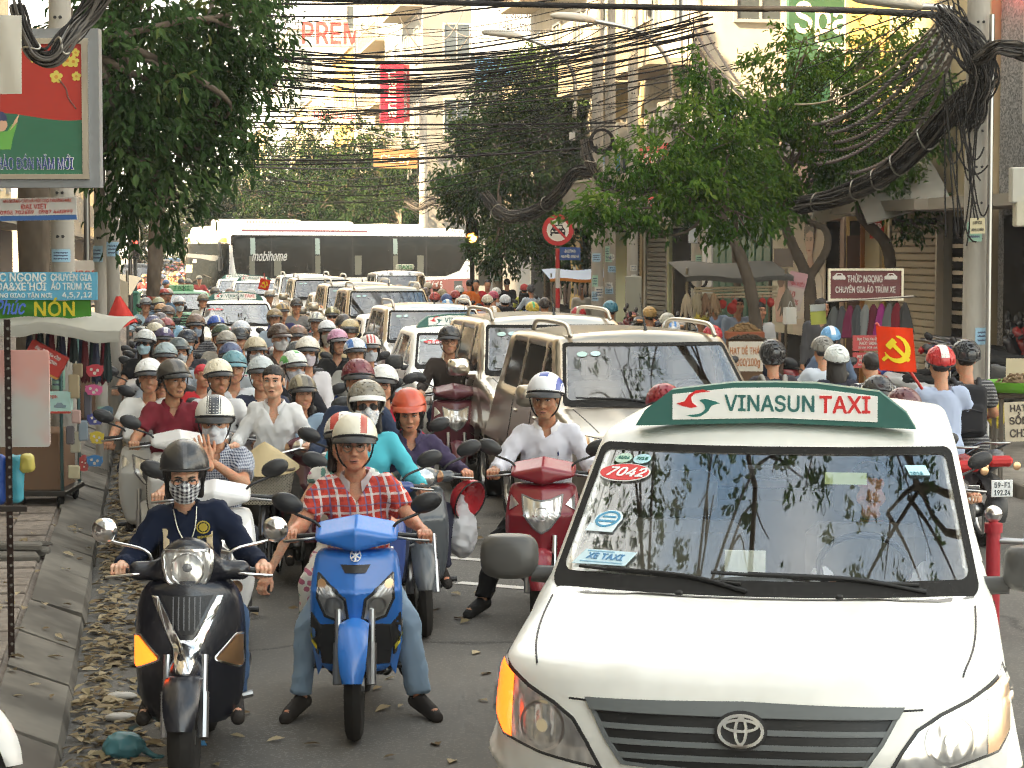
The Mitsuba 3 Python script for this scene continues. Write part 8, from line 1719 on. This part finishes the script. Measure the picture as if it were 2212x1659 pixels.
rider(1945,827,'with a wine red helmet and glasses behind the taxi roof',('half',(.10,.025,.03)),(.15,.13,.12),glasses=1,y=14.2,skin='light')
# away on the right
rider(1673,728,'in a black hood with a red backpack, riding away',('full',(.018,.017,.018)),(.05,.045,.055),away=True,s=.97)
BK1='person_%03d'%(used['person']-1)
rider(1783,728,'in white with a silver grey helmet, riding away',('half',(.22,.21,.19)),(.50,.55,.62),away=True,y=22.6)
rider(1798,699,'with a bright blue and white helmet, riding away',('half',(.15,.36,.60)),(.12,.16,.24),away=True,stripes=[(-.03,.03,(.6,.62,.64))])
rider(1813,738,'with long dark hair and a white helmet, riding away',('half',(.62,.65,.64)),(.03,.032,.05),away=True,fem=1,hair='long')
rider(1890,752,'bareheaded in a dotted black shirt by the flag',None,'pat_dots',away=True,hair='short',y=20)
rider(2038,738,'in a light blue shirt with red and white helmet, riding away',('half',(.48,.03,.03)),(.36,.42,.56),away=True,s=1.0,stripes=[(-.035,.035,(.64,.62,.6))],htext=None)
rider(2093,725,'in a striped shirt with black backpack and dark helmet, riding away',('half',(.025,.027,.03)),'pat_stripe_dark',away=True,s=1.02,short=1)
BK2='person_%03d'%(used['person']-1);RB='motorbike_%03d'%(used['motorbike']-1)
rider(1320,645,'in a dark red plaid shirt with teal helmet, riding away',('half',(.05,.20,.28)),'pat_plaid_maroon',away=True,s=1.0)
rider(1405,658,'in a yellow plaid shirt with tan helmet, riding away',('half',(.48,.30,.10)),'pat_plaid_yellow',away=True)
rider(1445,671,'with a cream round helmet, riding away',('half',(.62,.60,.52)),(.12,.2,.06),away=True)
rider(1452,690,'with a white helmet striped blue, riding away',('half',(.62,.63,.64)),(.15,.25,.06),away=True,stripes=[(-.05,-.018,(.06,.2,.5)),(.018,.05,(.06,.2,.5))],y=28.2)
rider(1518,665,'with a yellow and white helmet by the snack cart',('half',(.60,.50,.06)),(.03,.03,.03),away=True,stripes=[(.03,.10,(.62,.6,.5))])
rider(1543,697,'with a plain red helmet before the snack cart',('half',(.38,.03,.04)),(.05,.05,.05),away=True)
rider(1251,658,'with a red helmet striped white by the far cart',('half',(.42,.03,.04)),(.30,.10,.10),away=True,stripes=[(-.04,.0,(.62,.6,.58))])
rider(1152,648,'with a yellow helmet by the gold car roof',('half',(.55,.42,.06)),(.12,.12,.12),away=True,stripes=[(-.02,.02,(.05,.3,.08))])
rider(1178,645,'with a dark visored helmet by the gold car aerial',('half',(.05,.04,.035)),(.2,.15,.1),away=True,y=41)
for px,py,hc,sc_,st,who in((836,612,(.30,.24,.20),(.2,.2,.2),0,'brown helmet'),(848,615,(.45,.08,.09),(.2,.2,.25),0,'rose helmet'),(862,611,(.28,.22,.17),(.3,.3,.3),0,'tan helmet'),(902,609,(.5,.46,.4),(.3,.35,.4),0,'cream helmet'),(921,618,(.13,.10,.09),(.1,.1,.1),0,'dark brown helmet'),(925,607,(.58,.52,.4),(.4,.4,.4),0,'ivory helmet'),(943,609,(.5,.2,.14),(.4,.42,.5),1,'salmon helmet'),(940,628,(.40,.05,.04),(.45,.45,.55),0,'red helmet'),(956,621,(.34,.28,.18),(.5,.48,.58),0,'khaki helmet'),(966,631,(.06,.10,.25),(.2,.3,.4),0,'navy helmet'),(967,643,(.10,.28,.52),(.3,.35,.45),1,'sky blue helmet'),(985,624,(.36,.06,.06),(.05,.05,.05),0,'dark red helmet'),(1004,633,(.5,.5,.5),(.4,.2,.15),1,'blue and white helmet'),(993,614,(.6,.62,.62),(.3,.3,.3),0,'white helmet'),(1067,625,(.5,.08,.15),(.05,.05,.05),0,'pink red helmet'),(1073,618,(.6,.6,.58),(.5,.5,.5),0,'chalk white helmet'),(1054,633,(.58,.53,.42),(.45,.42,.5),0,'cream round helmet'),(1068,657,(.35,.24,.12),(.5,.48,.46),1,'gold and red helmet'),(1092,633,(.55,.58,.6),(.02,.02,.02),0,'pale helmet and black backpack'),(1134,611,(.45,.05,.05),(.45,.46,.12),0,'red helmet and yellow shirt'),(1148,612,(.06,.06,.07),(.45,.52,.6),0,'black helmet and pale shirt')):
    rider(px,py,'with '+who+' in the far right lane, riding away',('half',hc),sc_,away=True,stripes=[(-.03,.03,(.55,.53,.5))]if st else[])
for px,py,sh,who in((1014,604,(.52,.12,.02),'in an orange shirt, back turned, left of two'),(1029,602,(.55,.13,.02),'in an orange shirt, arms on hips, right of two'),(1053,603,(.40,.03,.04),'in a dark red shirt with a raised arm'),(1095,605,(.03,.03,.035),'in black standing by the papered pole')):
    rider(px,py,who,None,sh,pose=S_,bike=False,away=px in(1014,1095),y=57 if px<1060 else 59,s=1.0,hair='short',lod=2,short=1)
for px,py,sh,y,s,who in((1593,648,(.30,.36,.46),32.3,.97,'vendor in a pale blue shirt behind the sauce bottles'),(1773,634,(.10,.10,.11),29.2,1.0,'young vendor in dark grey beside the maroon board'),(1256,642,(.55,.52,.46),51.5,.97,'vendor in a cream shirt behind the far cart'),(1543,640,(.30,.40,.55),32.6,.98,'in a light blue shirt bending behind the snack cart'),(1640,655,(.55,.55,.54),30.6,.95,'in a white sleeved shirt reaching over the snack cart')):
    rider(px,py,who,None,sh,pose=S_,bike=False,y=y,s=s,hair='short',lod=1)
# far down the street
FARG='riders far down the street'
frng=np.random.default_rng(17);HC=[(.55,.53,.48),(.06,.06,.07),(.42,.06,.05),(.30,.27,.2),(.10,.18,.35),(.5,.2,.08),(.35,.36,.36),(.45,.12,.18)];SC=[(.3,.3,.32),(.08,.09,.12),(.35,.06,.06),(.45,.46,.48),(.12,.2,.3),(.4,.25,.12),(.05,.05,.05)]
for px,py,hc,sh,who,kw in((315,638,(.22,.23,.23),(.32,.45,.52),'in a pale blue polo with grey helmet by the kerb',{}),(343,638,(.34,.36,.24),(.08,.09,.12),'with an olive green helmet in the far pack',{}),(348,651,(.40,.22,.10),(.2,.2,.2),'with a red and yellow helmet in the far pack',{}),(363,655,(.14,.10,.08),(.24,.40,.52),'in sky blue with brown helmet and mask',dict(mask=(.35,.3,.27))),(388,637,(.58,.60,.62),'pat_stripe_green','in a green striped top with white helmet and mask',dict(mask=(.5,.58,.6))),(438,631,(.22,.20,.14),(.45,.42,.36),'with a camouflage helmet beside the left taxi',{}),(346,670,(.10,.09,.10),(.06,.07,.12),'with a black cap helmet behind the cream one',{}),(331,676,(.08,.08,.16),(.05,.06,.12),'with a dark blue helmet and white mark',{}),(338,683,(.16,.13,.12),(.1,.1,.12),'with a dark grey helmet among the left pack',{}),(359,681,(.25,.05,.05),(.3,.3,.3),'with a maroon and grey helmet among the left pack',{}),(464,617,(.18,.17,.15),(.1,.1,.1),'with a dark patterned helmet behind the left taxi',{}),(518,625,(.55,.42,.1),(.3,.3,.3),'with a yellow helmet before the far taxis',{}),(543,621,(.6,.62,.62),(.3,.3,.35),'with a white helmet before the far taxis',{}),(496,620,(.2,.12,.10),(.3,.3,.35),'with a brown helmet before the far taxis',{}),(582,624,(.4,.36,.3),(.2,.18,.15),'with a tan helmet holding the small red flag',{}),(640,640,(.05,.045,.04),(.2,.2,.2),'with a black helmet between taxi and saloon',{})):
    rider(px,py,who,('half',hc),sh,**kw)
for i in range(120):
    y=50+190*frng.random()**1.3;a=frng.uniform(-.2,2.8)if y>60 else frng.uniform(-.1,1.6);q=street(a,y/.987)
    zt=1.62;px=CX+q[0]/q[1]*FOC
    if px>450 or(y<58 and px>370):continue
    rider(px,YH+(CAMH-zt)*FOC/q[1],'rider in the mass of riders far down the street',('half',HC[int(frng.integers(8))]),SC[int(frng.integers(7))],y=q[1],group=FARG,bike=q[1]<90)
# backpacks
def backpack(label,person,y,px,pz,c,c2,s=1.0):
    key=thing('backpack',label,'backpack');x=gx(px,y);q=np.array([x,y,pz]);put(key,solid(lambda p:smin(d_box(p,q,(.155*s,.085,.22*s),.06),d_box(p,q+(0,-.09,-.06),(.115*s,.04,.12*s),.03),.02),q-.36,q+.36,.022),M('cloth',c),True)
    part(key,'strap',join([tube(catmull([q+(k*.09,-.02,.2),q+(k*.11,.10,.26),q+(k*.13,.2,.18)],4),.022,6)for k in(-1,1)]),M('cloth',c2),True);part(key,'pocket_trim',join([tube(catmull([q+(-.10*s,-.132,-.06+.06),q+(0,-.136,.02),q+(.10*s,-.132,0)],4),.007,5)]),M('cloth',c2),True)
backpack('red and grey backpack on the rider in the black hood',BK1,20.5,1674,1.04,(.16,.035,.03),(.28,.27,.25));backpack('black backpack on the rider in the striped shirt',BK2,18.62,2093,1.12,(.025,.025,.028),(.04,.04,.045));backpack('black backpack with pale badge on a far rider',None,43.35,1092,1.12,(.015,.015,.017),(.05,.05,.05),1.15);backpack('dark backpack on the far rider in yellow',None,56.9,1134,1.15,(.02,.02,.02),(.03,.03,.03))
b_='motorbike_%03d'%(used['motorbike']-1)
key=thing('yellow_bag','small yellow bag hanging beside the rider in the striped shirt','bag');q=at(2152,895,20.9);put(key,crumple(q,(.09,.06,.13),5,.014),M('plastic',(.55,.42,.04)),True)
RBA=LAST['striped']
part(RBA[0],'plate_field',xf(box((0,-.971,.52),(.18,.003,.13)),RBA[1]),M('plastic',(.66,.68,.68)),label='white number plate reading 59-F1 192.24')
for i,t_ in enumerate(('59-F1','192.24')):part(RBA[0],'plate_lettering',text(t_,.042,RBA[1]@frame((0,-.9735,.528-i*.062),(1,0,0),(0,0,1)),.14),M('plastic',(.04,.05,.06)))
# flags
def flag(label,foot,top,F,w,h,wave=.05,full=True):
    key=thing('flag',label,'flag');part(key,'pole',cyl(foot,top,.011,8),M('plastic',(.45,.04,.03)))
    fn=lambda x,y:wave*np.sin(x/w*5.0+y*2)*(x/w)
    part(key,'cloth',xf(shell(sheet(lambda u,v:np.stack([w*u,h*(v-.5)*(1-.0*u),fn(w*u,h*(v-.5))],-1),22,12),.003),F),M('cloth',(.60,.035,.012)),True)
    o=w*.52;r=h*.30;cres=sg.Point(0,0).buffer(r,24).difference(sg.Point(-r*.20,r*.12).buffer(r*.86,24)).difference(sg.Polygon([(0,0),(-2*r,.2*r),(-2*r,2*r),(.05*r,2*r)]));hand=sa.rotate(sg.box(-r*1.30,-.07*r,-.84*r,.10*r),38,origin=(-r*.9,0));hand=sa.translate(hand,.05*r,-.62*r)
    ham=sa.rotate(sg.box(-.10*r,-1.15*r,.12*r,.75*r).union(sg.box(-.42*r,.42*r,.34*r,.80*r)),45,origin=(0,0));em=cres.union(hand).union(ham).buffer(.004)
    v,t=grid_poly(max(em.geoms,key=lambda g:g.area)if hasattr(em,'geoms')else em,.03);P=np.stack([v[:,0]+o,v[:,1],fn(v[:,0]+o,v[:,1])+.006],1);part(key,'emblem',xf((P,t),F),M('cloth',(.68,.50,.03)),True)
    return key
c0=at(1896,752,15.2);flag('red flag with a yellow hammer and sickle flying above the taxi roof',at(1992,840,15.4),at(1893,698,15.2),frame(c0+(0,0,0),np.array([.975,0,-.06]),np.array([-.10,0,.98])),.265,.31,.03)
c0=at(560,612,52);flag('small red flag on a pole among the far taxis',at(583,660,52),at(570,590,52),frame(c0,np.array([.9,0,-.2]),np.array([.25,0,.95])),.26,.26,.03)
# parked motorbikes
for i,(px,y,c,yw,lab)in enumerate(((2005,29.5,(.03,.06,.28),1.9,'parked blue motorbike first in the row by the thickest pole'),(2048,28.0,(.5,.5,.5),1.7,'parked white scooter with raised front by the thickest pole'),(2140,30.2,(.05,.05,.06),1.2,'parked black motorbike first behind the thickest pole'),(2163,29.6,(.30,.03,.03),1.25,'parked red motorbike behind the thickest pole'),(2185,29.0,(.06,.06,.07),1.3,'parked dark motorbike in the middle of the right row'),(2207,28.4,(.35,.36,.38),1.2,'parked silver motorbike in the right row'),(2150,31.4,(.04,.04,.05),1.35,'parked black motorbike at the back of the right row'),(2180,31.0,(.03,.05,.18),1.4,'parked blue motorbike at the back of the right row'),(2210,30.6,(.25,.03,.04),1.3,'parked maroon motorbike at the back by the right edge'),(2225,27.6,(.05,.05,.05),1.25,'parked black motorbike cut by the right edge'),(1345,43,(.05,.05,.05),1.2,'parked black motorbike behind the plaid shirts'),(1372,42,(.35,.10,.03),1.3,'parked orange motorbike behind the plaid shirts'),(1405,41,(.05,.06,.1),1.1,'parked navy motorbike behind the tan helmet'),(1432,40,(.3,.3,.32),1.1,'parked silver motorbike behind the plaid shirts'),(1475,38.6,(.05,.05,.06),1.2,'parked dark motorbike left of the snack cart'),(1730,31.5,(.35,.03,.03),1.2,'parked red motorbike behind the paper bag'),(1155,55,(.3,.3,.3),2.0,'parked grey motorbike by the far poster'),(1330,46,(.2,.03,.03),1.3,'parked dark red motorbike between the concrete poles'))):
    place_bike('wave' if i%3 else 'scooter',lab,gx(px,y),y,SANG+yw,c,z=.365 if 2130<px else .125,lod=.03,tilt=.08)
place_bike('wave','parked red and white motorbike cut by the lower left corner',-2.74,8.70,1.15,(.58,.57,.54),z=.17,lod=.02,tilt=-.06,dark=M('gloss',(.36,.03,.03)))
# the taxi driver
TD=trunk(rider_pose(pelvis=(-.40,0,.0),lean=-.10,h=.028,wrists=[(-.55,.36,.30),(-.28,.36,.32)],ankles=[(-.5,.62,-.35),(-.3,.62,-.35)]));key=thing('person','taxi driver in a white shirt behind the windscreen','person');dress_person(key,TD,TA@mat4((0,2.12,.74),PI)@mat4((0,0,0)),dict(lod=2,hair='short',shirt=(.62,.64,.66),trousers=(.03,.03,.03)))
